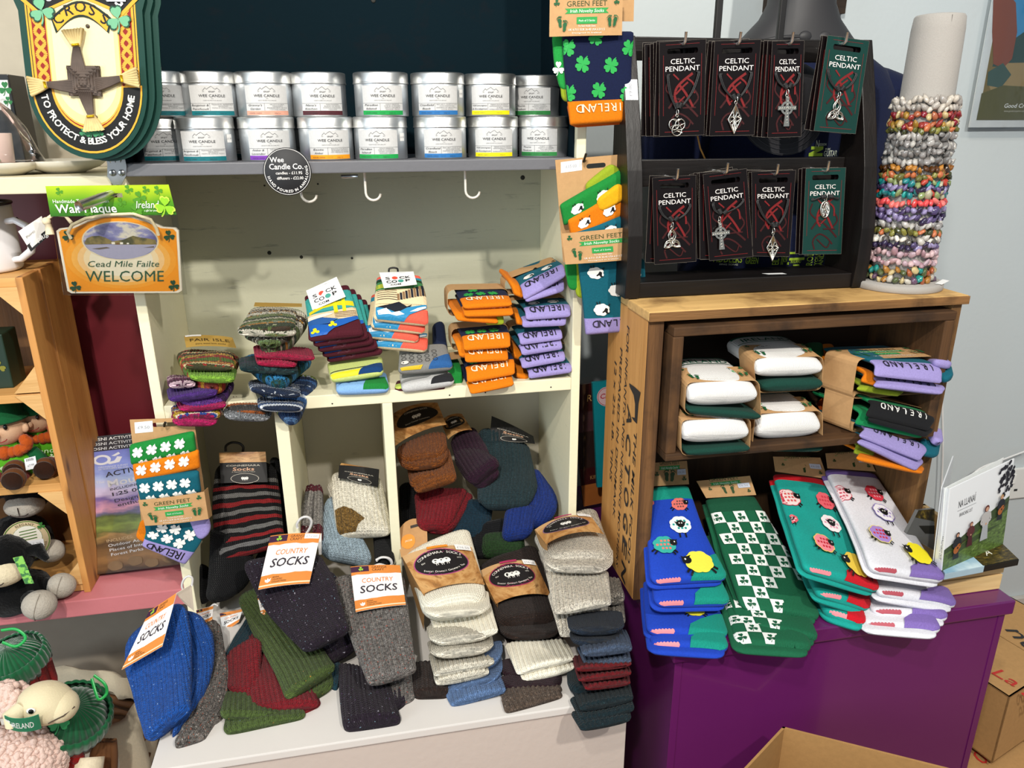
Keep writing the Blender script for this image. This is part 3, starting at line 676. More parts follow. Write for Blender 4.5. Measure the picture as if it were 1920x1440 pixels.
# ------------------------------------------------------------------ straw cross plaques (a stack of three) on the left
def cross_plaque(i, label, dx=0, dy=0):
    s = Sheet((25, -55, -.045), (262, -55, -.045), (284, 300, -.040), (66, 296, -.040), th=.003)
    off = np.array([dx, dy, -dx*.25]); s.a, s.b, s.c, s.d = s.a+off, s.b+off, s.c+off, s.d+off
    r = thing('cross_plaque', label, 'plaque', s.d+(s.c-s.d)/2, 'straw cross plaques hung one behind another')
    Wd, H = s.W, s.H; f = lambda u, v: (u*Wd, v*H)
    def out(m, y1):   # rounded-bottom outline inset by m
        pts = [(m, y1)]; R_ = .5-m
        for k in range(25):
            a = math.pi+math.pi*k/24; pts.append((.5+R_*math.cos(a), .40+(.40-m*.62)*math.sin(a)))
        pts.append((1-m, y1)); return [f(*p) for p in pts]
    body = out(.0, .80); body = [f(-.04, 1.0), f(-.03, .86), f(0, .80)]+body[1:-1]+[f(1, .80), f(1.03, .86), f(1.04, 1.0)]
    s.build('board', plain('#0c3a30', .35, 0, .05), r, poly=body)
    if i: return r
    gold, red, crm = '#e8a632', '#8e1d18', '#ecd592'
    sh = [poly(gold, out(.055, .86)), poly('#1d2a1c', out(.068, .86)), poly(gold, out(.075, .86)), poly(red, out(.095, .86))]
    inner = [f(.215, .86)]+[f(.5+.285*math.cos(math.pi+math.pi*k/20), .42+.23*math.sin(math.pi+math.pi*k/20)) for k in range(21)]+[f(.785, .86)]
    big = [f(.205, .86)]+[f(.5+.295*math.cos(math.pi+math.pi*k/20), .42+.24*math.sin(math.pi+math.pi*k/20)) for k in range(21)]+[f(.795, .86)]
    sh += [poly('#f3b04a', big), poly(crm, inner)]
    c2 = [f(.25, .84)]+[f(.5+.25*math.cos(math.pi+math.pi*k/20), .44+.20*math.sin(math.pi+math.pi*k/20)) for k in range(21)]+[f(.75, .84)]
    sh.append(poly('#f0e0ae', c2))
    for cx in (.15, .85):
        for ph in (0, 3.1416):
            sh.append(line('#d9a53a', [f(cx+.034*math.sin(ph+y*27), .30+y*.52) for y in np.linspace(0, 1, 70)], .0042))
    # banner along the rounded foot
    def arcband(r0, r1, a0, a1): return [f(.5+r0*math.cos(a), .40+r0*.80*math.sin(a)) for a in np.linspace(a0, a1, 24)]+[f(.5+r1*math.cos(a), .40+r1*.80*math.sin(a)) for a in np.linspace(a1, a0, 24)]
    A0, A1 = math.pi*1.0, math.pi*2.0
    sh += [poly(gold, arcband(.46, .285, A0-.03, A1+.03)), poly('#121212', arcband(.445, .30, A0, A1))]
    out_ = []; st_ = 'TO PROTECT & BLESS YOUR HOME'; ws = [text_tris(ch, .02)[1] if ch != ' ' else .32 for ch in st_]; acc = 0
    for ch, w in zip(st_, ws):
        t = math.radians(188+164*((acc+w/2)/sum(ws))); acc += w
        if ch == ' ': continue
        a = text_tris(ch, .02)[0].copy(); a[..., 0] -= w/2
        x, y = f(.5+.395*math.cos(t), .40+.395*.80*math.sin(t)); out_.append(xf(a, x, y, .0112, t+math.pi/2))
    sh.append(('#f2efe6', np.concatenate(out_)))
    for x, y, q in ((.5, .155, .0085), (.43, .15, .005), (.57, .15, .005)): sh.append(shamrock('#3f8a5c', *f(x, y), q, 0))
    # headers
    hd = [f(.02, .86), f(.10, .985), f(.90, .985), f(.98, .86), f(.84, .775), f(.5, .87), f(.16, .775)]
    sh += [poly(gold, hd), poly('#121212', [f(.06, .862), f(.12, .98), f(.88, .98), f(.94, .862), f(.83, .795), f(.5, .885), f(.17, .795)])]
    cb = [f(.27+.46*t, .752+.085*math.sin(math.pi*t)) for t in np.linspace(0, 1, 12)]+[f(.70-.40*t, .695+.085*math.sin(math.pi*(1-t))) for t in np.linspace(0, 1, 12)]
    cb2 = [f(.255+.49*t, .762+.087*math.sin(math.pi*t)) for t in np.linspace(0, 1, 12)]+[f(.715-.43*t, .683+.085*math.sin(math.pi*(1-t))) for t in np.linspace(0, 1, 12)]
    sh += [poly('#16281c', cb2), poly('#eaa92e', cb)]
    for k, ch in enumerate('CROSS'):
        t = (k+.5)/5; x, y = f(.285+.43*t, .708+.085*math.sin(math.pi*t)); sh.append(text('#1a1a18', ch, x, y, .0125, rot=.5-t*1.0, bold=.03))
    for k, ch in enumerate('St. BRIGIDS'):
        if ch == ' ': continue
        t = (k+.5)/11; x, y = f(.16+.68*t, .812+.085*math.sin(math.pi*t)); sh.append(text('#f4f2ee', ch, x, y, .0165, rot=.42-t*.84, bold=.03))
    for x, y in ((.19, .80), (.80, .76)): sh += [shamrock('#1c4a36', *f(x, y), .0155, .2), shamrock('#6fae86', *f(x, y), .0135, .2)]
    decal('printed_face', sh, s.pt, r, base=.0003, step=.00006)
    st = s.pt(np.array([Wd*.70]), np.array([H*.955]), .003)[0]
    decal('price_sticker', [rect('#f3f2f0', Wd*.72, H*.845, Wd*.875, H*.90), text('#77777a', '£6.00', Wd*.80, H*.86, .005, .014)], s.pt, r, base=.0035)
    # woven straw cross
    cx, cy = f(.485, .432); o = lambda x, y, h: s.pt(np.array([cx+x*.71]), np.array([cy+y*.665]), h*.8)[0]
    br, stw, gd = plain('#54473f', .8, 0, .25, 120), plain('#c9b27a', .8, 0, .25, 160), plain('#d8b012', .3, .6)
    mb = MB()
    for k in range(5):
        h = .0225-k*.005
        if h < .003: h = .003
        q = [(-h, -h), (h, -h), (h, h), (-h, h)]; z = .004+k*.0016
        for j in range(4):
            a, b = q[j], q[(j+1) % 4]; ext = .004; d = ((b[0]-a[0])/(2*h), (b[1]-a[1])/(2*h))
            mb.tube([o(a[0]-d[0]*ext, a[1]-d[1]*ext, z), o(b[0]+d[0]*ext, b[1]+d[1]*ext, z)], .0032, k=6)
    mb.obj('woven_centre', br, r)
    for ang, sx, sy in ((.08, -.008, .0), (math.pi/2+.12, .006, .0), (math.pi+.12, .008, 0), (-math.pi/2+.1, -.002, 0)):
        d = np.array([math.cos(ang), math.sin(ang)]); n2 = np.array([-d[1], d[0]])
        m1, m2, m3 = MB(), MB(), MB()
        for j in range(-3, 4):
            sp = j/3
            p = [d*.016+n2*(sp*.0105+sx), d*.042+n2*(sp*.0065+sx*.5), d*.060+n2*sp*.0036]
            m1.tube([o(v[0], v[1], .007) for v in p], [.0021, .0018, .0015], k=6)
            p2 = [d*.060+n2*sp*.0036, d*.072+n2*sp*.009, d*.090+n2*sp*.0155]
            m2.tube([o(v[0], v[1], .007) for v in p2], [.0018, .0022, .0025], k=6)
        m3.tube([o(*(d*.063+n2*q_), .010) for q_ in (-.006, 0, .006)], .0016, k=6)
        m1.obj('straw_arm', br, r); m2.obj('straw_tuft', stw, r); m3.obj('tie', gd, r)
    for y in (.235, .72): MB().lathe([(.0028, 0), (.002, .0006)], s.pt(np.array([Wd*.545]), np.array([H*(y)]), .0005)[0], axis=s.N, k=12).obj('peg_hole', plain('#3a2c18'), r)
    return r
cross_plaque(0, 'shield shaped green plaque with woven straw cross, foremost of the hanging stack')
cross_plaque(1, 'green plaque edge just behind the front straw cross plaque', .0075, .006)
cross_plaque(2, 'green plaque edge at the back of the hanging plaque stack', .0150, .012)

# ------------------------------------------------------------------ bent fork hook and welcome plaque
fkm = metal('#c6c6c6', .3)
c = P(219, 320, Y=-.0065); fk = thing('bent_fork', 'old metal fork screwed to the shelf joint and bent into a hook', 'hook', c)
o2 = lambda px, py, Y=-.0062: P(px, py, Y=Y)
ol = [(201, 309), (199, 298), (204, 298), (207, 307), (209, 296), (214, 296), (216, 306), (219, 296), (224, 296), (226, 306), (229, 297), (234, 298), (237, 312), (236, 330), (229, 343), (224, 351), (214, 351), (209, 343), (201, 331)]
pp = [o2(*p) for p in ol]; fo = pp[0]; fm = lambda x, y, off=0: np.stack([np.asarray(x), -.0062-np.asarray(off), np.asarray(y)], -1)
plate([(p[0], p[2]) for p in pp], [], lambda x, y, off: np.stack([x, np.full_like(x, -.0058-off), y], -1), .0018).obj('fork_head', fkm, fk)
for px in (211, 228):
    q = o2(px, 324, -.0066); m = MB().lathe([(.0042, 0), (.0042, .001), (.0034, .0018)], q, axis=(0, -1, 0), k=16); sc = m.obj('screw', metal('#b9babc', .3), fk)
    MB().box((q[0]-.0024, q[1]-.0023, q[2]-.0005), (q[0]+.0024, q[1]-.0019, q[2]+.0005)).box((q[0]-.0005, q[1]-.0023, q[2]-.0024), (q[0]+.0005, q[1]-.0019, q[2]+.0024)).obj('screw_slot', plain('#222', .5), sc)
MB().tube([o2(219, 348), P(219, 360, Y=-.012), P(212, 362, Y=-.03), P(188, 372, Y=-.055), P(148, 387, Y=-.085)], [.0035, .004, .005, .0064, .0068], k=14).obj('fork_handle', fkm, fk)
s = Sheet((85, 349, -.036), (316, 346, -.034), (331, 403, -.035), (95, 406, -.037), th=.0008)
wp = thing('welcome_plaque', 'orange ceramic welcome plaque on white cord in a clear bag with green header card', 'plaque', s.d)
Wd, H = s.W, s.H
g1, g2 = NT('green_card', .3), None
x_ = g1.n('ShaderNodeTexCoord').outputs['UV']; sp = g1.n('ShaderNodeSeparateXYZ', {0: x_}); g1.col(g1.ramp(g1.math('ADD', g1.math('MULTIPLY', sp.outputs[1], 1/H*.7), g1.math('MULTIPLY', g1.noise(g1.coord('Object'), 14, 2), .35)), [(.2, '#2f6a12'), (.5, '#4f9016'), (.85, '#a9c21a')]))
slot = [(Wd*.40, H*.60), (Wd*.60, H*.60), (Wd*.60, H*.74), (Wd*.53, H*.74), (Wd*.50, H*.80), (Wd*.47, H*.74), (Wd*.40, H*.74)]
s.build('header_card', g1.mat, wp, holes=[slot])
w_ = '#eef2e6'; sh = []
for x, y, q in ((.10, .82, .005), (.66, .86, .006), (.80, .84, .005), (.90, .82, .006), (.58, .45, .006), (.70, .42, .006), (.30, .12, .006), (.68, .15, .008), (.74, .60, .008)): sh.append(shamrock('#4c8c1c', Wd*x, H*y, q, .3))
sh += [text(w_, 'Handmade Traditional Irish', Wd*.04, H*.44, .0050, Wd*.44, 'l'), text(w_, 'Wall Plaque', Wd*.05, H*.12, .0115, Wd*.48, 'l', bold=.03), text(w_, 'Ireland', Wd*.78, H*.24, .0100, Wd*.18, shear=.25), text(w_, 'a gift for you', Wd*.80, H*.13, .0028, Wd*.10), shamrock('#bfe04a', Wd*.925, H*.30, .0135, -.2), shamrock('#8cc422', Wd*.925, H*.30, .0115, -.2)]
decal('header_print', sh, s.pt, wp, label='white lettering and pale shamrocks')
pl_ = Sheet((97, 403, -.033), (336, 403, -.031), (347, 549, -.033), (120, 550, -.035), th=.006)
a, b = pl_.W, pl_.H
bod = [(.06*a, 0), (.94*a, 0), (.975*a, .03*b), (.985*a, .80*b), (.96*a, .84*b), (.86*a, .85*b), (.74*a, .93*b), (.62*a, .985*b), (.5*a, 1.0*b), (.38*a, .985*b), (.26*a, .93*b), (.14*a, .85*b), (.04*a, .83*b), (.015*a, .80*b), (.03*a, .03*b)]
pb = pl_.build('plaque_body', plain('#ece3d2', .25, 0, .03), wp, poly=bod)
og = [(a/2+(p[0]-a/2)*.96, b*.5+(p[1]-b*.5)*.955) for p in bod]
sh = [poly('#f59a0c', og)]
for k, cl in enumerate(('#f6a428', '#f6b450', '#f4c88a', '#f1dab0', '#efe6d0')): q = 1.12-k*.12; sh.append(poly(cl, circ(.34*b*q, 28, .40*a*q, a*.5, b*.44)))
ovx, ovy, ocx, ocy = .295*a, .235*b, .51*a, .675*b
sky = NT('painted_sky', .35); v = sky.coord('Object', (1, 1, 2)); sky.col(sky.ramp(sky.noise(v, 38, 4, .6), [(.35, '#6a68a0'), (.52, '#8f90bd'), (.62, '#d9d3c6')]))
sh.append(poly('#e3d6b8', circ(ovy*1.05, 36, ovx*1.04, ocx, ocy))); sh.append((sky.mat, poly('#fff', circ(ovy, 36, ovx, ocx, ocy))[1]))
def ov(x, y): return (ocx+ovx*x, ocy+ovy*y)
hl = NT('painted_hill', .5); hl.col(hl.ramp(hl.noise(hl.coord('Object'), 120, 4), [(.35, '#4a4a2c'), (.65, '#8a7a48')]))
sh.append((hl.mat, poly('#fff', [ov(*p) for p in ((-.98, -.10), (-.9, .14), (-.75, .26), (-.55, .28), (-.4, .18), (-.2, -.04), (-.2, -.16), (-.95, -.2))])[1]))
sh.append((hl.mat, poly('#fff', [ov(*p) for p in ((-.2, -.02), (.1, .08), (.35, .28), (.55, .18), (.8, .12), (.96, .05), (.98, -.2), (-.2, -.2))])[1]))
sh.append(poly('#a7a6c4', [ov(*p) for p in ((-.97, -.2), (.97, -.2), (.86, -.5), (.6, -.79), (.3, -.94), (0, -.99), (-.3, -.94), (-.6, -.79), (-.86, -.5))]))
sh += [rect('#efeae0', *ov(-.25, -.18), *ov(-.16, -.06)), rect('#efeae0', *ov(-.02, -.18), *ov(.06, -.07)), rect('#efeae0', *ov(.16, -.18), *ov(.22, -.10)), rect('#7a5a3a', *ov(-.12, -.2), *ov(-.05, -.1)), poly('#6a5f56', [ov(-.8, -.42), ov(-.4, -.32), ov(-.3, -.38), ov(-.6, -.46)]), poly('#6a5f56', [ov(.6, -.36), ov(.9, -.28), ov(.9, -.36)])]
gr = '#2f5a40'
sh += [text(gr, 'Cead Mile Failte', a*.51, b*.345, .0085, a*.58, shear=.28), text(gr, 'WELCOME', a*.51, b*.155, .0155, a*.64, shear=.08)]
for x, y in ((.10, .74), (.905, .74), (.10, .09), (.91, .10)): sh.append(shamrock('#1f4a2c', a*x, b*y, .0075, .15))
decal('plaque_print', sh, pl_.pt, wp, step=.00005)
rp = plain('#d8c8a8', .8, 0, .15, 300)
o3 = lambda px, py, Y: P(px, py, Y=Y)
MB().tube([o3(133, 447, -.042), o3(127, 436, -.045), o3(135, 422, -.044), o3(160, 410, -.041), o3(200, 403, -.036), o3(250, 401, -.036), o3(283, 412, -.041), o3(293, 428, -.045), o3(297, 441, -.042)], .0022, k=8).obj('cord', rp, wp)
MB().tube([o3(134, 418, -.035), o3(122, 404, -.033), o3(100, 402, -.034), o3(86, 412, -.036), o3(89, 424, -.038), o3(95, 438, -.040)], .0024, k=8).obj('cord', rp, wp)
MB().ball(o3(87, 415, -.037), .0055, k=10).tube([o3(90, 420, -.038), o3(94, 440, -.040)], [.004, .0055], k=8).obj('cord_knot', rp, wp)
bag = Sheet((96, 404, -.049), (332, 401, -.047), (351, 552, -.045), (119, 553, -.047), th=.0004, bulge=.002); bag.build('clear_bag', clear('#f2f2f0', .12), wp)

# ------------------------------------------------------------------ enamel mug on the pine crate
mz = float(T0); c = P(-14, 512, Y=F0+.085); c = np.array([c[0], F0+.075, mz])
mg = thing('enamel_mug', 'white enamel mug with black rim and a swing tag standing on the pine crate', 'mug', c)
en = plain('#e4e2e4', .18, 0, .02)
MR, MH = .0465, .097
MB().lathe([(MR-.004, 0), (MR-.001, .002), (MR, .006), (MR, MH), (MR-.0015, MH), (MR-.002, .006), (.001, .004)], c, k=48).obj('body', en, mg)
MB().tube([c+np.array([(MR)*math.cos(t), MR*math.sin(t), MH]) for t in np.linspace(0, 2*math.pi, 40, endpoint=False)], .0024, k=8, closed=True).obj('rim', plain('#15151a', .25), mg)
dx = nz(np.array([.95, -.32, 0])); hp = lambda r, z: c+dx*r+np.array([0, 0, z])
MB().tube([hp(MR-.002, .072), hp(MR+.014, .074), hp(MR+.030, .066), hp(MR+.037, .048), hp(MR+.030, .030), hp(MR+.012, .018), hp(MR-.002, .016)], [.0045, .005, .0055, .0055, .0055, .005, .0045], k=10).obj('handle', en, mg)
tg = Sheet((34, 434, .03), (78, 405, .045), (92, 442, .045), (58, 472, .03), th=.0008); t_ = tg.build('swing_tag', plain('#e0dcd6', .6), mg)
decal('tag_print', [rect('#1b1b1d', 0, 0, tg.W, tg.H*.32), text('#f0f0f0', 'Mug', tg.W*.72, tg.H*.06, .008), text('#3a3a3a', 'ENAMEL', tg.W*.35, tg.H*.55, .003)], tg.pt, t_)
MB().tube([hp(MR+.018, .078), hp(MR+.030, .062), hp(MR+.034, .050)], .0008, k=6).tube([hp(MR+.02, .076), hp(MR+.026, .070), hp(MR+.036, .064), hp(MR+.044, .046)], .0008, k=6).obj('tag_string', plain('#111', .7), mg)

# ------------------------------------------------------------------ tea things on the cream shelf
LZ = 1.484
def saucer(label, px, Y, r, wrap=False):
    c = P(px, 300, Y=Y); c[2] = LZ; s_ = thing('saucer', label, 'saucer', c)
    MB().lathe([(r*.45, 0), (r*.5, .002), (r*.8, .008), (r, .017), (r-.001, .018), (r*.78, .0105), (r*.48, .0045), (.001, .004)], c, k=48).obj('plate', plain('#d9d2c2', .15, 0, .02), s_); return c
c = saucer('pale cream saucer under the wrapped cup at the far left of the cream shelf', 5, .055, .052)
cu = thing('teacup', 'pale pink mug with green vine print wrapped in clear film on a saucer', 'cup', c+(0, 0, .0045))
MB().lathe([(.022, 0), (.025, .002), (.0285, .05), (.028, .0505), (.0275, .05), (.024, .004), (.001, .003)], c+np.array([-.012, 0, .0045]), k=40).obj('body', plain('#d8bdb4', .2), cu)
fnc = lambda x, y, off=.0003: c+np.array([-.012, 0, .0045])+np.stack([(.0272+off)*np.sin(np.asarray(x)/.027), -(.0272+off)*np.cos(np.asarray(x)/.027), np.asarray(y)], -1)
decal('vine_print', [line('#6f8f6a', [(.012+.004*math.sin(t*9), .006+t*.036) for t in np.linspace(0, 1, 14)], .0012)]+[disc('#6f8f6a', .012+.004*math.sin(t*9)+(-1)**k*.003, .006+t*.036, .0016) for k, t in enumerate(np.linspace(0, 1, 8))], fnc, cu)
MB().lathe([(.052, .018), (.046, .03), (.036, .062), (.022, .085), (.006, .10), (.004, .125)], c, k=20).obj('clear_wrap', clear(), cu)
saucer('pale cream saucer partly hidden behind the straw cross plaques', 118, .09, .058)
gb = thing('gift_box', 'black gift box standing behind the wrapped cup', 'box', P(20, 280, Y=.16)*np.array([1, 1, 0])+(0, 0, LZ))
q0 = P(-40, 280, Y=.15)[0]; q1 = P(44, 280, Y=.15)[0]; bx('body', (q0, .15, LZ), (q1, .21, LZ+.135), plain('#101012', .4), gb)
s = Sheet((-30, 150, .10), (14, 150, .10), (20, 206, .10), (-26, 206, .10), th=.0012); sc = s.build('shamrock_card', plain('#e9e7e0', .4), gb)
decal('shamrock_print', [shamrock('#2f7a44', s.W*.86, s.H*.72, .009), shamrock('#2f7a44', s.W*.93, s.H*.3, .006)], s.pt, sc)
# ------------------------------------------------------------------ dark pendant rack on top of the crate
rk = thing('pendant_rack', 'black stained wooden rack with bowed sides holding pendant cards on top of the tall crate', 'rack', (.59, -.04, CT))
blk = wood('#1a1412', '#0a0807', 2, 1.0, .42, 0, None, .2); blx = wood('#1a1412', '#0a0807', 0, 1.0, .42, 0, None, .2)
prof = [(1.2955, -.080), (1.34, -.084), (1.39, -.084), (1.44, -.076), (1.483, -.068), (1.54, -.053), (1.60, -.035), (1.668, -.012)]
for x0, x1 in ((.390, .413), (.775, .798)):
    mb = MB(); n = len(prof); v = []
    for z, y in prof: v += [(x0, y, z), (x1, y, z), (x1, .002, z), (x0, .002, z)]
    F = [(3, 2, 1, 0), tuple(4*(n-1)+i for i in range(4))]
    for i in range(n-1):
        for j in range(4): F.append((4*i+j, 4*i+(j+1) % 4, 4*i+4+(j+1) % 4, 4*i+4+j))
    mb.add(v, F).obj('side_panel', blk, rk, .0012)
def zz_(py, Y): return float(P(1400, py, Y=Y)[2])
bx('rail', (.413, -.012, zz_(115, -.012)), (.775, .001, 1.667), blx, rk); bx('rail', (.413, -.018, zz_(346, -.018)), (.775, -.002, zz_(297, -.018)), blx, rk)
bx('tray', (.413, -.076, 1.2955), (.775, .001, 1.319), blx, rk)
st_m = metal('#f0f0f0', .4)
for px in (1345, 1463):
    q = P(px, 66, Y=.006); bx('support_rod', (q[0]-.005, .004, 1.63), (q[0]+.005, .012, 1.82), plain('#141212', .4), rk)
s = Sheet((1171, 150, -.082), (1197, 150, -.082), (1198, 186, -.082), (1177, 186, -.082), th=.0003)
s = Sheet(*[np.array([x, np.interp(z, [p[0] for p in prof], [p[1] for p in prof])-.0008, z]) for x, z in ((.392, 1.608), (.411, 1.608), (.411, 1.580), (.392, 1.580))], th=.0002)
o = s.build('price_sticker', ink('#efefee'), rk); decal('price', [text('#8a8a90', '£9.00', .010, .014, .005, .018, rot=math.pi/2)], s.pt, o)
s = Sheet(*[np.array([x, y, 1.3194]) for x, y in ((.631, -.050), (.665, -.053), (.667, -.063), (.637, -.060))], th=.0001); s.N = np.array([0, 0, 1.]); s.build('price_sticker', ink('#efefee'), rk)
# pendant cards
card_m = plain('#0e0809', .3, 0, .06, 10, 0, .25, .12); teal_reflect_m = plain('#10352f', .25, 0, .1, 10, 0, .3, .25); edge_m = plain('#b9b3a8', .6)  # second one: dark card with a green window reflection put into its colour
silver = metal('#d6d2c8', .28); cord_m = plain('#1c1c1d', .55, 0, .1, 300, .3)
def slot_loop(W, H, cx=.5, cy=.895, hw=.30, hh=.028):
    return [(W*cx+W*hw*c+(.0022*math.cos(t)), H*cy+H*hh*math.sin(t)) for c, ts in ((1, np.linspace(-math.pi/2, math.pi/2, 7)), (-1, np.linspace(math.pi/2, 3*math.pi/2, 7))) for t in ts]
def wirem(mb, o, pts, r=.0008, closed=False): mb.tube([o(*p) for p in pts], r, k=6, closed=closed)
def pend_shape(kind, o, parent):
    mb = MB()
    if kind == 'knot':
        for a in (.5, 2.6, 4.7): wirem(mb, o, [(.0055*math.cos(a)+.0075*math.cos(t), .0055*math.sin(a)+.0075*math.sin(t)+.0, ) for t in np.linspace(0, 2*math.pi, 22, endpoint=False)], .00085, True)
        wirem(mb, o, [(-.012, -.001), (-.004, .002), (.004, .001), (.012, .004)], .0009); wirem(mb, o, [(-.008, -.009), (0, -.006), (.008, -.009)], .0009); wirem(mb, o, [(-.006, .009), (.001, .007), (.007, .0105)], .0009); top = .0135
    elif kind == 'lattice':
        d = [(0, .020), (.0062, .007), (.0105, 0), (.0062, -.008), (0, -.021), (-.0062, -.008), (-.0105, 0), (-.0062, .007)]
        wirem(mb, o, d, .0011, True)
        for sx in (-1, 1):
            wirem(mb, o, [(0, .018), (sx*.003, .008), (0, 0), (sx*.003, -.009), (0, -.019)], .0009)
            wirem(mb, o, [(sx*.010, 0), (sx*.004, .003), (0, 0)], .0009); wirem(mb, o, [(sx*.010, 0), (sx*.004, -.003), (0, 0)], .0009)
            for y in (.0055, -.006): wirem(mb, o, [(sx*.0045+.0024*math.cos(t), y+.0026*math.sin(t)) for t in np.linspace(0, 6.28, 12, endpoint=False)], .0008, True)
        wirem(mb, o, [(0, .018), (0, -.019)], .0008); top = .021
    elif kind == 'cross':
        pr = [(-.0028, .019), (.0028, .019), (.0024, .0062), (.0145, .0062), (.0145, .0006), (.0024, .0006), (.0045, -.0225), (-.0045, -.0225), (-.0024, .0006), (-.0145, .0006), (-.0145, .0062), (-.0024, .0062)]
        fn = lambda x, y, off: np.array([o(a, b, off) for a, b in zip(np.atleast_1d(x), np.atleast_1d(y))])
        m2 = plate(pr, [], lambda x, y, off: fn(x, y, off+.0022), .0022); mb.add(np.concatenate(m2.v), m2.f)
        m3 = plate(circ(.0098, 28, y=.0034), [circ(.0068, 28, y=.0034)], lambda x, y, off: fn(x, y, off+.0018), .0016); mb.add(np.concatenate(m3.v), m3.f)
        for y in np.linspace(-.019, .016, 9): wirem(mb, o, [(-.0015, y, .0024), (.0016, y+.002, .0024)], .0004)
        for x in np.linspace(-.0125, .0115, 8): wirem(mb, o, [(x, .0018, .0024), (x+.002, .005, .0024)], .0004)
        top = .0195
    elif kind == 'trinity':
        T_ = [(0, .0165), (-.013, -.0115), (.013, -.0115)]
        for i in range(3):
            a, b, c = np.array(T_[i]), np.array(T_[(i+1) % 3]), np.array(T_[(i+2) % 3]); g = (a+b+c)/3; u = g-a; pr_ = np.array([-u[1], u[0]])
            for k, q in ((1.0, .0011), (.55, .0008)):
                wirem(mb, o, [tuple(a+u*(1-k)*.4+u*t*k+pr_*math.sin(math.pi*min(1, t*.9))*.32*k*sg) for sg in (1,) for t in np.linspace(0, 1.15, 12)], q)
                wirem(mb, o, [tuple(a+u*(1-k)*.4+u*t*k-pr_*math.sin(math.pi*min(1, t*.9))*.32*k) for t in np.linspace(0, 1.15, 12)], q)
        wirem(mb, o, [(-.012, -.0115), (0, -.0095), (.012, -.0115)], .0010); wirem(mb, o, [(.0045*math.cos(t), -.002+.0045*math.sin(t)) for t in np.linspace(0, 6.28, 16, endpoint=False)], .0008, True); top = .0172
    else:
        m2 = MB(); wirem(mb, o, [(.0075*math.cos(t), .0125*math.sin(t)) for t in np.linspace(0, 6.28, 24, endpoint=False)], .0013, True)
        for k in range(5): a = k*1.2566; wirem(mb, o, [(.006*math.cos(a+t), .0105*math.sin(a+t*1.9)) for t in np.linspace(0, 2.2, 10)], .0009)
        wirem(mb, o, [(-.006, .004), (0, 0), (.006, -.005)], .0011); wirem(mb, o, [(-.005, -.006), (0, .002), (.005, .007)], .0011); top = .0135
    b = mb.obj('pendant_charm', silver, parent)
    r_ = MB(); wirem(r_, o, [(.0021*math.cos(t), top+.0016+.0021*math.sin(t)) for t in np.linspace(0, 6.28, 12, endpoint=False)], .0006, True)
    r_.tube([o(.0, top+.0035, .0005+.003*abs(t)) if False else o(.0008*math.cos(t*6.28), top+.006+.004*math.sin(t*6.28), .0015+.002*math.cos(t*6.28)) for t in np.linspace(0, 1, 12, endpoint=False)], .0006, k=6, closed=True); r_.obj('jump_ring', silver, parent)
CARDS = []
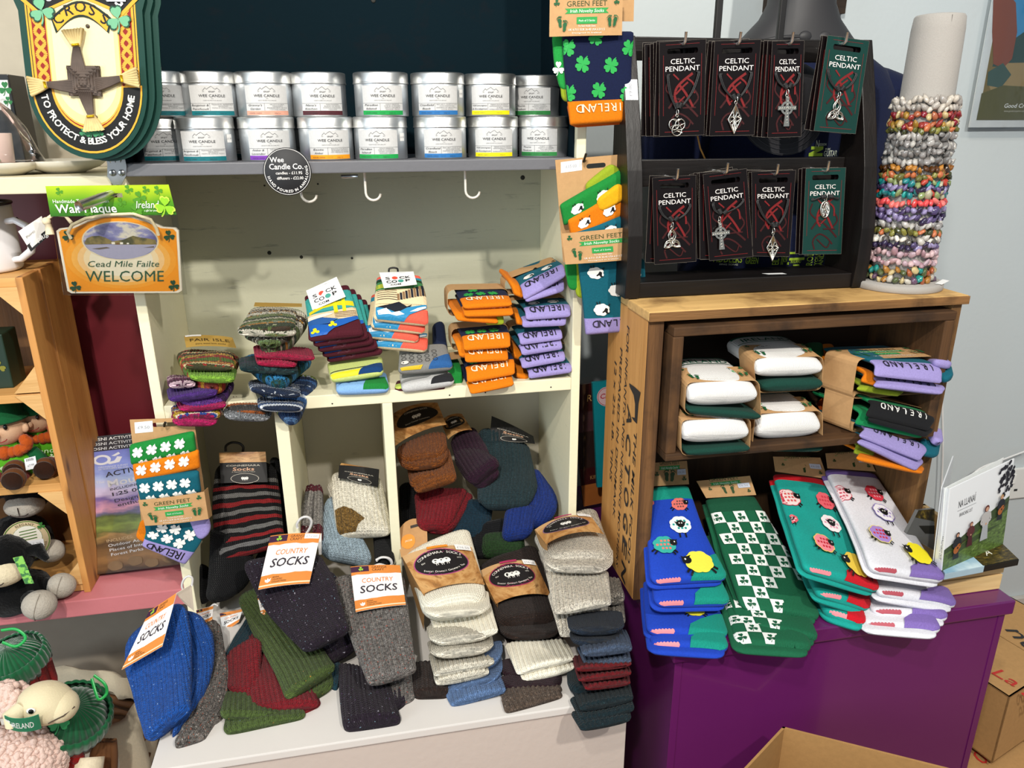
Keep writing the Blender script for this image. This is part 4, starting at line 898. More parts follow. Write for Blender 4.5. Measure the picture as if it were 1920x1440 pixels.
def pendant(label, corners, kind, pc, holes, join, hook, nback, bl, green=False, lat=0):  # green: card face with the teal reflection painted in
    YF = -.056
    s = Sheet(*[(x, y, YF) for x, y in corners], th=.0005)
    t = thing('pendant_card', label, 'pendant card', s.a+(s.b-s.a)/2, 'pendant cards on the black rack')
    Wd, H = s.W, s.H; s.build('card', teal_reflect_m if green else card_m, t, holes=[slot_loop(Wd, H)])
    rd, rd2 = '#74181a', '#3a0e10'
    sh = [line('#6a625a', [(0, 0), (Wd, 0), (Wd, H), (0, H), (0, 0)], .0003)]
    for x in (.09, .91): sh.append(line(rd, [(Wd*x, H*.22), (Wd*x, H*.86)], .0006))
    sh += [line(rd, [(Wd*.12, H*.045), (Wd*.88, H*.045)], .0007), line(rd, [(Wd*.14, H*.965), (Wd*.86, H*.965)], .0005)]
    g = lambda pts: [(Wd*x, H*y) for x, y in pts]
    for cl, w, p in ((rd2, .0026, [(.3, .06), (.25, .16), (.4, .24), (.6, .2), (.75, .12)]), (rd2, .003, [(.2, .3), (.4, .4), (.7, .28), (.85, .2)]), (rd2, .0026, [(.75, .5), (.85, .4), (.7, .3)]), (rd2, .0024, [(.2, .6), (.15, .5), (.3, .42)]),
                     (rd, .0036, [(.72, .66), (.5, .58), (.36, .5), (.34, .4), (.42, .33)]), (rd, .0034, [(.42, .55), (.55, .47), (.66, .38), (.74, .30)]), (rd, .0026, [(.36, .45), (.5, .52), (.62, .57)]), (rd, .0026, [(.58, .62), (.74, .55), (.76, .45)]), (rd, .0022, [(.3, .66), (.42, .6)]), (rd, .0022, [(.42, .36), (.55, .42)]), (rd2, .002, [(.5, .3), (.8, .3)]), (rd2, .002, [(.35, .18), (.6, .08), (.7, .16)])):
        q = catmull([(x, y, 0) for x, y in p], 14); sh.append(line(cl, g([(a[0], a[1]) for a in q]), w))
    sh += [text('#efe9e4', 'CELTIC', Wd*.5, H*.765, .0070, Wd*.52, bold=.0), text('#efe9e4', 'PENDANT', Wd*.5, H*.690, .0070, Wd*.74, bold=.0)]
    def loc(px, py): # nearest local coordinates of a photographed place
        q = P(px, py, Y=YF); ex = nz(s.c-s.d); ey = nz(s.a-s.d); m = np.linalg.lstsq(np.stack([ex, ey], 1), q-s.d, rcond=None)[0]; return m
    decal('card_print', sh, s.pt, t, base=.0002, step=.00004)
    o = lambda x, y, h=.0: s.pt(np.array([x]), np.array([y]), .0016+h)[0]
    h1, h2, j, c0 = loc(*holes[0]), loc(*holes[1]), loc(*join), loc(*pc)
    for sg, h in ((-1, h1), (1, h2)):
        bend = np.array([sg*.004, -.004])
        for d in (-.0011, .0011):
            pts = [np.array([h[0]+d, h[1], -.0012]), np.array([h[0]+bend[0]*.6+d, h[1]-.003, .001]), np.array([(h[0]*.6+j[0]*.4)+bend[0]+d, h[1]*.5+j[1]*.5+bend[1]*.5, .0015]), np.array([j[0]+sg*.003+d*.5, j[1]+.0015, .0015])]
            MB().tube(catmull([o(*p) for p in pts], 14), .00105, k=6).obj('cord', cord_m, t)
        kd = nz(np.array([h[0]-j[0], h[1]-j[1], 0]))
        kn = MB()
        for k in range(4):
            q = np.array([j[0], j[1]])+kd[:2]*(.0035+k*.0019); pr_ = np.array([-kd[1], kd[0]])
            kn.tube([o(*(q+pr_*.0027*math.cos(a)), .0018+.0022*math.sin(a)) for a in np.linspace(0, 6.28, 10, endpoint=False)], .00105, k=6, closed=True)
        kn.obj('cord_knot', cord_m, t)
    pend_shape(kind, lambda x, y, h=0: o(c0[0]+x, c0[1]+y, h+.0012), t)
    hp = P(hook[0], hook[1], Y=YF-.006)
    MB().tube([(hp[0], -.012, hp[2]-.002), (hp[0], YF-.004, hp[2]-.004), (hp[0], YF-.008, hp[2]-.001), (hp[0], YF-.009, hp[2]+.011)], .0021, k=8).obj('rack_hook', st_m, rk)
    r = random.Random(int(corners[0][0])); cx = (s.a+s.b+s.c+s.d)/4
    for k in range(nback):
        a = r.uniform(-.06, .06)+(0 if k else .03); dx = -.0028*(k+1)+lat*(k+1)+r.uniform(-.002, .002); dy = .0055*(k+1); top = s.a+(s.b-s.a)/2
        def mv(p):
            v = p-top; return top+np.array([v[0]*math.cos(a)+v[2]*math.sin(a)+dx, v[1]+dy, -v[0]*math.sin(a)+v[2]*math.cos(a)+r.uniform(-.001, .001)])
        b = Sheet(mv(s.a), mv(s.b), mv(s.c), mv(s.d), th=.0005)
        u = thing('pendant_card', bl if nback == 1 else bl.replace('cards stacked', 'card').replace('dark pendant', ['nearest', 'second', 'third', 'fourth', 'hindmost'][k if k < nback-1 or nback < 3 else 4]+' dark pendant').replace(' card behind', ' card hung behind'), 'pendant card', b.a+(b.b-b.a)/2, bl); b.build('card', card_m, u, holes=[slot_loop(b.W, b.H)])
        decal('card_print', [line('#8a8278', [(0, 0), (b.W, 0), (b.W, b.H), (0, b.H), (0, 0)], .0003), line(rd, [(b.W*.09, b.H*.22), (b.W*.09, b.H*.86)], .0006), line(rd, [(b.W*.91, b.H*.22), (b.W*.91, b.H*.86)], .0006), line(rd, [(b.W*.12, b.H*.045), (b.W*.88, b.H*.045)], .0006)], b.pt, u, base=.0002, step=.00004)
pendant('dark pendant card with round silver knot charm, first on the top rail', [(1236, 79), (1324, 73), (1320, 253), (1236, 256)], 'knot', (1268, 237), [(1254, 139), (1306, 134)], (1270, 206), (1284, 76), 5, 'dark pendant cards stacked behind the round knot card')
pendant('dark pendant card with silver diamond lattice charm on the top rail', [(1340, 77), (1427, 74), (1414, 253), (1330, 255)], 'lattice', (1376, 223), [(1352, 138), (1405, 135)], (1378, 189), (1386, 76), 3, 'dark pendant cards stacked behind the upper diamond lattice card')
pendant('dark pendant card with silver ringed cross charm on the top rail', [(1448, 77), (1508, 76), (1502, 256), (1439, 258)], 'cross', (1472, 207), [(1456, 134), (1496, 136)], (1475, 168), (1484, 76), 3, 'dark pendant cards stacked behind the upper ringed cross card')
pendant('tilted pendant card with painted green reflection, silver trinity knot charm, last on the top rail', [(1552, 66), (1630, 77), (1604, 251), (1526, 245)], 'trinity', (1566, 208), [(1554, 130), (1602, 136)], (1572, 173), (1585, 76), 2, 'dark pendant cards stacked behind the upper trinity knot card', True)
pendant('dark pendant card with silver trinity knot charm, first on the lower rail', [(1223, 333.5), (1305, 328), (1305, 490), (1227, 496)], 'trinity', (1259, 449), [(1238, 386), (1290, 382)], (1261, 416), (1269, 331), 1, 'dark pendant card tucked behind the lower trinity knot card')
pendant('dark pendant card with large silver ringed cross charm on the lower rail', [(1318, 327), (1400, 316), (1412, 481), (1330, 489)], 'cross', (1349, 440), [(1338, 379), (1390, 373)], (1352, 402), (1362, 320), 4, 'dark pendant cards stacked behind the lower ringed cross card')
pendant('dark pendant card with silver diamond lattice charm on the lower rail', [(1409, 322), (1492, 319), (1480, 481), (1411, 480)], 'lattice', (1449, 464), [(1421, 374), (1472, 374)], (1452, 428), (1456, 322), 3, 'dark pendant cards stacked behind the lower diamond lattice card')
pendant('pendant card with painted teal reflection and small oval silver charm, last on the lower rail', [(1511, 316), (1586, 314), (1577, 476), (1504, 477)], 'oval', (1545, 392), [(1524, 371), (1568, 370)], (1548, 368), (1551, 316), 2, 'dark pendant cards stacked behind the oval charm card', True)

# ------------------------------------------------------------------ mannequin in a navy T-shirt behind the rack
mq = thing('mannequin', 'dark grey torso mannequin in a navy printed T-shirt standing behind the pendant rack', 'mannequin', (.80, .17, CZ))
MX, MY = .775, .165
def rings(name, R_, mat, par, k=44, e=2.4, top=False):
    mb = MB(); v = []; F = []
    for z, cx, cy, rx, ry in R_:
        for j in range(k):
            a = 2*math.pi*j/k; c, s_ = math.cos(a), math.sin(a)
            v.append((cx+rx*np.sign(c)*abs(c)**(2/e), cy+ry*np.sign(s_)*abs(s_)**(2/e), z))
    for i in range(len(R_)-1):
        for j in range(k): F.append((i*k+j, i*k+(j+1) % k, (i+1)*k+(j+1) % k, (i+1)*k+j))
    F += [tuple(range(k))[::-1], tuple(range((len(R_)-1)*k, len(R_)*k))]
    return mb.add(v, F, smooth=True).obj(name, mat, par)
navy = jersey('#0c1534', var=.25)
TS = [(1.18, MX, MY, .185, .085), (1.30, MX, MY, .188, .090), (1.45, MX, MY, .192, .098), (1.55, MX, MY, .200, .098), (1.60, MX, MY, .196, .088), (1.635, MX, MY, .172, .074), (1.655, MX, MY, .14, .062), (1.668, MX, MY, .11, .052)]
rings('t_shirt', TS, navy, mq)
for sg in (-1, 1):
    MB().tube(catmull([(MX+sg*.135, MY, 1.605), (MX+sg*.185, MY-.004, 1.575), (MX+sg*.222, MY-.008, 1.51), (MX+sg*.240, MY-.012, 1.455)], 10), np.interp(np.linspace(0, 1, 10), [0, .3, 1], [.045, .060, .066]), k=20).obj('sleeve', navy, mq)
grey = plain('#2b2a2c', .55, 0, .1, 6)
rings('neck_and_shoulders', [(1.58, MX, MY, .165, .07), (1.63, MX, MY, .155, .068), (1.665, MX, MY, .125, .060), (1.69, MX, MY, .098, .055), (1.715, MX, MY, .072, .052), (1.74, MX, MY, .058, .050), (1.80, MX, MY, .053, .050), (1.86, MX, MY, .052, .05)], grey, mq, e=2.1)
for sg in (-1, 1):
    MB().ball((MX+sg*.018, MY-.054, 1.684), (.012, .005, .009), k=14).obj('collar_bone', grey, mq)
    MB().tube(catmull([(MX+sg*.016, MY-.052, 1.684), (MX+sg*.06, MY-.050, 1.682), (MX+sg*.10, MY-.030, 1.675)], 10), [.0035]*10, k=10).obj('collar_bone', grey, mq)
lime = '#a8c83a'
def tsf(x, z, off=.0006):
    x = np.asarray(x, float); z = np.asarray(z, float); zz = [r[0] for r in TS]
    rx = np.interp(z, zz, [r[3] for r in TS]); ry = np.interp(z, zz, [r[4] for r in TS])
    u = np.clip(np.abs((x-MX)/rx), 0, .999); return np.stack([x, MY-ry*(1-u**2.4)**(1/2.4)-off, z], -1)
def pxz(px, py): q = P(px, py, Y=MY-.095); return q[0], q[2]
sh = []
def pw(col, st, px, py, h, w, rot=0, al='l'): x, z = pxz(px, py); sh.append(text(col, st, x, z, h, w, al, rot, bold=.02))
def pb_(px0, py0, px1, py1): a = pxz(px0, py1); b = pxz(px1, py0); sh.append(rect(lime, a[0], a[1], b[0], b[1]))
x, z = pxz(1514, 293); sh.append(poly(lime, [(x, z), (x+.026, z), (x+.026, z+.005), (x+.012, z+.005), (x+.026, z+.011), (x+.026, z+.016), (x+.003, z+.016), (x+.003, z+.011), (x+.013, z+.011), (x, z+.005)]))
pw('#dfe6d0', 'GUITAR', 1542, 293, .010, .026); pw('#dfe6d0', 'N', 1527, 276, .012, .006); pw('#dfe6d0', 'SESSION', 1533, 273, .004, .014); pw('#dfe6d0', 'MUSIC', 1545, 281, .003, .010)
pw(lime, 'FIDDLERS', 1353, 497, .013, .046); pw(lime, 'GREEN', 1404, 497, .012, .022); pw('#dfe6d0', 'SING SONG', 1362, 502, .003, .03); pw(lime, 'EIL', 1462, 497, .013, .011, math.pi/2); pw(lime, 'SESSION', 1470, 497, .005, .02, math.pi/2); pw(lime, 'GIG', 1477, 492, .007, .012, math.pi/2)
pb_(1481, 472, 1508, 477); pb_(1481, 483, 1510, 489); pw(lime, 'IRELAND', 1484, 494, .006, .02); pw('#dfe6d0', 'TRAD', 1508, 481, .003, .01); pb_(1477, 492, 1481, 497); pw(lime, 'ROD', 1524, 498, .013, .026, math.pi/2); pw(lime, 'YOU', 1534, 498, .007, .02, math.pi/2); pw(lime, 'AND', 1544, 498, .010, .022, math.pi/2); pb_(1488, 496, 1500, 499)
decal('shirt_print', sh, tsf, mq, mx=.02)
MB().tube([P(1312, 200, Y=.02), P(1308, 255, Y=.018), P(1313, 278, Y=.016), P(1323, 300, Y=.015), P(1326, 330, Y=.015)], .0014, k=8).obj('tag_cord', plain('#b9823a', .7), mq)
# baseball cap hung in front of the shirt
cpm = plain('#232226', .8, 0, .15, 200, .2); c = P(1462, 225, Y=.035)
cp = thing('baseball_cap', 'dark grey baseball cap with stitched visor hanging in front of the navy T-shirt', 'cap', c)
MB().ball(c+np.array([0, .0, .035]), (.075, .028, .055), k=24).obj('crown', cpm, cp)
n_ = 20; out = [(.072*math.cos(a), -.058*math.sin(a)) for a in np.linspace(0, math.pi, n_)]
vf = lambda x, y, off=0: np.stack([c[0]+np.asarray(x), c[1]-.014-np.asarray(off)+.9*(np.asarray(x)**2)*1.0-.012*(np.asarray(y)/-.058), c[2]+np.asarray(y)+.004], -1)
vis = plate([(p[0], p[1]) for p in out]+[(-.05, .008), (0, .012), (.05, .008)], [], vf, .003).obj('visor', cpm, cp)
for k in range(6):
    q = 1-.13*k; MB().tube([vf(.070*q*math.cos(a), -.056*q*math.sin(a), .0006) for a in np.linspace(.12, math.pi-.12, 18)], .0005, k=5).obj('stitch_line', plain('#3b3a3e', .8), vis)
ws = thing('wall_sign', 'dark wooden sign on the wall behind the mannequin neck', 'sign', P(1520, 10, Y=.29)); q0, q1 = P(1436, 22, Y=.285), P(1596, -60, Y=.285)
bx('board', (q0[0], .285, q0[2]), (q1[0], WALL, q1[2]), wood('#3a2a1c', '#1c140e', 0), ws)
# ------------------------------------------------------------------ bracelet stand and chip bracelets
bs = thing('bracelet_stand', 'grey velvet tapering bracelet post on a round base on the crate top', 'bracelet stand', (.858, -.077, CT))
vel = plush('#a09b95', 500, .25, .1); bc_ = np.array([.858, -.077, CT])
MB().lathe([(.066, 0), (.068, .002), (.068, .010), (.066, .012), (.002, .0125)], bc_, k=56).obj('base', vel, bs)
zt = P(1783, 28, Y=-.077)[2]; Hs = zt-CT; rb, rt = .0425, .0345
MB().lathe([(rb, .012), (rb-.001, .05), (rt+.0015, Hs-.02), (rt, Hs-.004), (rt-.002, Hs-.001), (rt-.008, Hs), (.001, Hs)], bc_, k=56).obj('post', vel, bs)
MB().tube([bc_+np.array([(rt+.0002+(rb-rt)*(1-z/Hs))*math.sin(-.22), -(rt+.0002+(rb-rt)*(1-z/Hs))*math.cos(-.22), z]) for z in np.linspace(Hs*.5, Hs-.004, 14)], .0005, k=5).obj('seam', plain('#8f8a86', .9), bs)
s = Sheet(bc_+(.028, -.052, .0135), bc_+(.06, -.030, .0145), bc_+(.066, -.038, .0135), bc_+(.034, -.060, .0130), th=.0002); s.N = np.array([0, 0, 1.]); s.build('price_tag', ink('#f0f0ee'), bs)
PAL = {'white': ['#b9b0a4', '#a8a098', '#c5bdb0', '#98918a'], 'clear': ['#9a9692', '#868280', '#aaa6a0', '#6d6a68'], 'tiger': ['#7a4a14', '#4a2a0c', '#a8702a', '#2e1c0c'], 'amethyst': ['#463a60', '#2e2440', '#5e5078', '#8a7fa6'],
       'pink': ['#b08e92', '#bfa2a4', '#9c7a82', '#ae959e'], 'coral': ['#d2484a', '#c23a38', '#e0706a'], 'olive': ['#5b5a2a', '#7d7a3a', '#b0623a', '#3a3c20'], 'turq': ['#1f8880', '#187074', '#a8a288', '#a83a2c', '#7d8a5a'],
       'mix': ['#9a6a2c', '#84241f', '#b5a274', '#1f7d74', '#5e4459', '#4a5430', '#b5aea2', '#98502e'], 'red': ['#741220', '#94702a', '#b39e70', '#88302a', '#9a5638'], 'blackwhite': ['#d4cfc4', '#55504c', '#b5b0a8', '#e2ddd2']}
BR = [(527, 'mix', 'lowest'), (511, 'mix', 'second from the base'), (494, 'pink', 'lowest of the pink ones'), (479, 'pink', 'upper of the two pink ones'), (464, 'amethyst', 'just above the pink ones'), (452, 'blackwhite', 'white with black specks'), (439, 'olive', 'above the black and white one'), (426, 'clear', 'between olive and purple ones'), (411, 'amethyst', 'lower of the pair under the coral one'), (397, 'amethyst', 'upper of the pair under the coral one'), (383, 'coral', 'coral red'), (369, 'turq', 'just above the coral one'), (356, 'amethyst', 'between two turquoise ones'), (343, 'turq', 'upper turquoise one'), (331, 'olive', 'below the tiger brown one'), (319, 'tiger', 'tiger brown'), (304, 'clear', 'lowest of the four clear ones'), (288, 'clear', 'second of the four clear ones'), (272, 'clear', 'third of the four clear ones'), (257, 'clear', 'top of the four clear ones'), (243, 'olive', 'above the clear ones'), (231, 'red', 'lower of the red and amber ones'), (217, 'red', 'upper of the red and amber ones'), (202, 'white', 'just under the topmost one'), (188, 'white', 'topmost white')]
_ch = {}; rr = random.Random(5)
def chip_mesh(k, col):
    if (k, col) not in _ch:
        r = random.Random(k*7+3); bm = bmesh.new(); bmesh.ops.create_icosphere(bm, subdivisions=1, radius=1)
        for v in bm.verts: v.co *= r.uniform(.72, 1.2)
        me = bpy.data.meshes.new('stone_chip'); bm.to_mesh(me); bm.free(); me.polygons.foreach_set('use_smooth', [True]*len(me.polygons)); me.materials.append(plain(col, .12, 0, .25, 120, 0, .6, .5)); _ch[(k, col)] = me
    return _ch[(k, col)]
nm = {'white': 'white', 'clear': 'clear grey', 'tiger': 'tiger brown', 'amethyst': 'purple', 'pink': 'rose pink', 'coral': 'coral red', 'olive': 'olive', 'turq': 'turquoise mix', 'mix': 'mixed colour', 'red': 'red and amber', 'blackwhite': 'white and black'}
for i, (py, kind, where) in enumerate(BR):
    z = float(P(1710+ (527-py)*.21, py, Y=-.077-.05)[2]); rad = rb+(rt-rb)*(z-CT)/Hs+.0048
    b = thing('chip_bracelet', f'{nm[kind]} stone chip bracelet on the post, {where}', 'bracelet', bc_+np.array([0, 0, z-CT]), 'stone chip bracelets on the velvet post')
    tilt = rr.uniform(-.05, .05); ph = rr.uniform(0, 6.28)
    pts = [(rad*math.cos(t), rad*math.sin(t), tilt*rad*math.sin(t+ph)) for t in np.linspace(0, 2*math.pi, 36, endpoint=False)]
    MB().tube([np.array(p)+bc_+(0, 0, z-CT) for p in pts], .0007, k=5, closed=True).obj('elastic_thread', plain('#c9c5c0', .5), b)
    for p in pts:
        o = link('stone_chip', chip_mesh(rr.randrange(4), rr.choice(PAL[kind])), b, np.array(p)*rr.uniform(.99, 1.08)+(0, 0, rr.uniform(-.0032, .0032)))
        o.scale = (rr.uniform(.0042, .0068), rr.uniform(.0038, .0056), rr.uniform(.0058, .0092)); o.rotation_euler = (rr.uniform(-.9, .9), rr.uniform(-.9, .9), rr.uniform(0, 6.28))
# ------------------------------------------------------------------ wrapped landscape print on the wall, upper right
yp = .285; A, B_, C_, D_ = P(1858, -60, Y=yp), P(2130, -60, Y=yp), P(2090, 235, Y=yp), P(1818, 239, Y=yp)
B_ = np.array([A[0]+.32, yp, A[2]]); C_ = np.array([D_[0]+.32, yp, D_[2]]); A[0] = D_[0]
s = Sheet(A, B_, C_, D_, th=.004); pt_ = thing('landscape_print', 'mounted landscape print in clear film leaning on the wall at the upper right', 'print', s.d)
s.build('mount', plain('#d9dbd8', .5), pt_)
Wd, H = s.W, s.H; m0, m1 = .016, .022
sx = lambda px, py: ((P(px, py, Y=yp)[0]-s.d[0]), (P(px, py, Y=yp)[2]-s.d[2]))
skyp = '#3f93c4'
sh = [rect('#7d6a3c', m0, m1, Wd, H), rect(skyp, m0, sx(1900, 70)[1], Wd, H), poly('#2b4a44', [sx(1870, 95), sx(1920, 60), sx(2050, 60), sx(2050, 120), sx(1860, 125)]),
      poly('#a38a5c', [sx(1850, 150), sx(1890, 118), sx(2050, 115), sx(2050, 180), sx(1860, 180)]), poly('#8a4a36', [sx(1862, 0), sx(1884, -20), sx(1905, 5), sx(1907, 60), sx(1897, 110), sx(1880, 128), sx(1862, 120), sx(1860, 60)]), poly('#3f5a52', [sx(1852, 135), sx(1880, 118), sx(1895, 140), sx(1875, 165), sx(1850, 160)]), poly('#5e5a30', [sx(1840, 175), sx(1880, 160), sx(2050, 170), sx(2050, 225), sx(1830, 225)])]
x, z = sx(1880, 202); sh += [text('#f3f3ee', 'Good Craic', x, z, .0085, .062, 'l', shear=.2, bold=.02), text('#d8d2be', 'www.goodcraicprints.com', x+.002, z-.008, .0035, .05, 'l')]
decal('picture', sh, s.pt, pt_)
f2 = Sheet(A+(-.012, -.012, 0), B_+(0, -.012, 0), C_+(0, -.010, -.004), D_+(-.012, -.014, -.004), th=.0003, bulge=.004); f2.build('clear_wrap', clear('#f4f6f8', .1), pt_)
# ------------------------------------------------------------------ wool socks: makers
BND = kraft('#b58a58'); SCRUB = NT('scenery_print', .5); _v = SCRUB.coord('Object', (14, 14, 60))
SCRUB.col(SCRUB.ramp(SCRUB.noise(_v, 1.6, 5, .65, .6), [(.30, '#5a3a20'), (.45, '#a8753f'), (.58, '#c79a62'), (.70, '#7d5228')])); SCRUB = SCRUB.mat
def upright(s, v0=None): v0 = s.len if v0 is None else v0; return lambda x, y, off=.0003: s.pt(x, v0-np.asarray(y), off)
def turned(s, v0): return lambda x, y, off=.0003: s.pt(-np.asarray(x), v0+np.asarray(y), off)
def slab(t, nm, mat, L, R, th, label=None, **kw):
    s = Slab(L, R, th, **kw); o = s.build(nm, mat, t)
    if label: o['label'] = label
    s.o = o; return s
WOOL = dict(rib=.0021, ribp=.0072, n=56, m=84, wob=.003)
SMTH = dict(rib=.0004, ribp=.004, n=44, m=48, wob=.0016)
def qd(p, Y): return tuple(p)+(Y,)
def LY(pts, ys): return [(p[0], p[1], y) for p, y in zip(pts, ys)]
OR, W0, PUR = '#d58238', '#eae6e2', '#3c1a36'
def country_tag(t, c, Ys, price=None, bulge=0):
    s = Sheet(*[(p[0], p[1], y) for p, y in zip(c, Ys)], th=.0006, bulge=bulge); o = s.build('hang_tag', ink(W0), t, nx=8)
    w, h = s.W, s.H; r = random.Random(int(c[0][0]))
    j = lambda y, n=9: [(w*i/n, h*(y+r.uniform(-.012, .012))) for i in range(n+1)]
    sh = [poly(OR, [(0, 0), (w, 0)]+j(.235)[::-1]), poly(OR, j(.80)+[(w, h), (0, h)]), rect('#f3d3b0', 0, h*.035, w, h*.06), rect(PUR, w*.0, h*.86, w*.36, h*.985),
          shamrock('#8fc23a', w*.2, h*.925, h*.05), text('#4a2a20', 'GRANGE', w*.42, h*.925, h*.052, w*.30, 'l'), text('#4a2a20', 'CRAFT', w*.42, h*.862, h*.052, w*.24, 'l'),
          text('#e07a28', 'COUNTRY', w*.5, h*.60, h*.105, w*.62, shear=.08), text('#2a2430', 'SOCKS', w*.5, h*.375, h*.165, w*.74, shear=.14, bold=.025)]
    for i, st_ in enumerate(('IRISH', 'COUNTRY', 'COLLECTION')): sh.append(text('#3a2418', st_, w*.24, h*(.165-.042*i), h*.03, w*(.12+.08*i), 'l'))
    for a in (-.5, .1, .7): sh.append(poly('#f4efe6', [(0, 0), (-.25, .5), (0, 1), (.25, .5)], w*.16, h*.09, h*.09, a))
    if price: sh += [rect('#f4f3f1', w*.70, h*.885, w*.99, h*.985), text('#9a9aa0', price, w*.845, h*.91, h*.05, w*.22)]
    decal('tag_print', sh, s.pt, o, base=.0003, step=.00005, mx=.012 if bulge else None); return s
def hanger(t, pts, Y, mat=None, r=.0016): MB().tube(catmull([P(p[0], p[1], Y=Y) for p in pts], 22), r, k=8).obj('plastic_hook', mat or plain('#c9c6c4', .25), t)
def sheep_face(x, y, s):
    out = []
    for dx in (-1, 0, 1):
        px, py = x+dx*s*.78, y+(0 if dx else -s*.08)
        out += [disc('#efece6', px, py, s*.52, s*.55), poly('#3a3a38', [(-.2, .25), (.2, .25), (0, -.05)], px, py+s*.05, s), line('#efece6', [(px-.12*s, py-s*.5), (px-.12*s, py-s*.85)], s*.09), line('#efece6', [(px+.15*s, py-s*.5), (px+.15*s, py-s*.85)], s*.09)]
    return out
def conn_band(t, c, Ys, price=True, strip='#a8447a', bulge=.012, side=None, th=.0007):
    s = Sheet(*[(p[0], p[1], y) for p, y in zip(c, Ys)], th=th, bulge=bulge); o = s.build('paper_band', SCRUB, t, nx=18); w, h = s.W, s.H
    sh = [poly('#c9a070', [(0, h), (w, h), (w, h*.86), (w*.5, h*.93), (0, h*.80)]), poly('#b8475f' if strip is None else strip, circ(h*.345, 40, w*.405, w*.47, h*.60)), poly('#1d1a1c', circ(h*.325, 40, w*.39, w*.47, h*.60))]
    sh += sheep_face(w*.47, h*.62, h*.125)
    for st_, y0, a in (('CONNEMARA SOCKS', .235, 1), ('Stocai Cniotail Connemara Teo', -.265, -1)):
        n = len(st_); 
        for i, ch in enumerate(st_):
            if ch == ' ': continue
            u = (i+.5)/n*2-1; sh.append(text('#efeae0', ch, w*.47+u*w*.315, h*.60+h*y0*(1-.50*u*u)-h*.03, h*.062 if a > 0 else h*.045, rot=-a*u*.42))
    sh += [text('#efeae0', 'EST', w*.20, h*.585, h*.035), text('#efeae0', '1971', w*.74, h*.61, h*.035)]
    if price: sh += [rect('#f2f1ef', w*.74, h*.84, w*.97, h*.985), text('#9a9aa0', '£16.50', w*.855, h*.875, h*.06, w*.18), rect('#e08a2a' if strip == '#a8447a' else '#a8325a', w*.34, h*.93, w*.64, h*.99)]
    decal('band_print', sh, s.pt, o, base=.0003, step=.00006, mx=.012)
    if side:   # folded-down left flank of the band
        f = Sheet(*[(p[0], p[1], y) for p, y in zip(side[0], side[1])], th=.0006); f.build('band_side', BND, t)
    return s
DK = dict(heather=.28)
k_blue = knit('#1c4f9e', ('#7fa6d8', '#9ab8dd'), .30, fthr=.76, fs=240); k_purp = knit('#241a26', ('#b9b4c0', '#5a3a6a', '#7fa0b0'), .4, fthr=.75, fs=260)
k_green = knit('#4c5e2e', ('#3d5a7a', '#c08a3a'), .32, fthr=.775, fs=260); k_red = knit('#7d1620', ('#a83a34',), .3); k_twd = knit('#75706c', ('#b5432e', '#b9b4ae', '#3f3a3c'), .62, fthr=.70, fs=330)
k_gry = knit('#6b6560', ('#c9c4bc', '#3a3634', '#a8543a'), .7, fthr=.68, fs=330); k_dteal = knit('#123a48', (), .3)
k_cream = knit('#f3ecd8', (), .10, dist=.0014); k_oat = knit('#ebe3d0', ('#8f8674',), .28, fthr=.70); k_lgry = knit('#e0d7c6', ('#8a8278', '#ddd6ca'), .35, fthr=.66); k_blu2 = knit('#5f7ba6', ('#8fa6c8',), .25)
k_brn = knit('#2c1f1a', ('#5a4438',), .35, fthr=.72); k_brg = knit('#5c4d42', ('#8d7d70', '#3a302a'), .45, fthr=.68); k_plum = knit('#2c141e', (), .3); k_nav = knit('#1e2836', ('#3a4858',), .3); k_slate = knit('#47566e', ('#6d7d94',), .3)
k_wine = knit('#6e1119', (), .3); k_dt2 = knit('#15262c', ('#2f4a50',), .35); k_mott = knit('#7d756a', ('#3a3530', '#b9b0a2'), .6, fthr=.64)
GRP = 'wool socks in the front row on the plinth'
def sockthing(label, at, group=GRP, nm='wool_sock'): return thing(nm, label, 'socks', Q(at), group)
# ------------------------------------------------------------------ front row, left to right
ZMIN[0] = .752
t = sockthing('bright blue flecked wool socks with a tilted orange and white tag, front left', (280, 1380, -.25))
slab(t, 'sock', k_blue, LY([(300, 1152), (322, 1260), (322, 1376)], (-.09, -.15, -.235)), LY([(362, 1138), (398, 1226), (350, 1350)], (-.09, -.15, -.225)), .026, seed=3, ends=((.02, .012), (.012, .010)), **WOOL)
slab(t, 'sock', k_blue, LY([(226, 1194), (232, 1290), (264, 1390)], (-.13, -.19, -.268)), LY([(334, 1117), (354, 1230), (340, 1326)], (-.12, -.18, -.255)), .030, seed=4, ends=((.022, .014), (.008, .010)), **WOOL)
country_tag(t, [(280, 1146), (331, 1112), (304, 1212), (228, 1256)], (-.138, -.138, -.192, -.192))
s = Sheet((330, 1113, -.136), (359, 1096, -.12), (364, 1146, -.115), (344, 1130, -.125), th=.0005); s.build('tag_back', ink('#eadcc8'), t)
hanger(t, [(344, 1108), (341, 1098), (345, 1086), (354, 1080), (361, 1085), (360, 1098)], -.122)
t = sockthing('grey brown tweed wool socks hanging behind the bright blue pair', (330, 1395, -.22))
slab(t, 'sock', k_gry, LY([(386, 1148), (372, 1280), (324, 1382)], (-.05, -.12, -.205)), LY([(419, 1162), (419, 1290), (414, 1336)], (-.05, -.12, -.19)), .024, seed=6, ends=((.02, .012), (.008, .010)), **WOOL)
slab(t, 'sock', k_gry, LY([(384, 1300), (320, 1392)], (-.13, -.215)), LY([(416, 1320), (380, 1374)], (-.13, -.205)), .022, seed=7, ends=((.01, .010), (.008, .010)), **WOOL)
country_tag(t, [(368, 1144), (400, 1136), (398, 1162), (372, 1176)], (-.058, -.058, -.062, -.062))
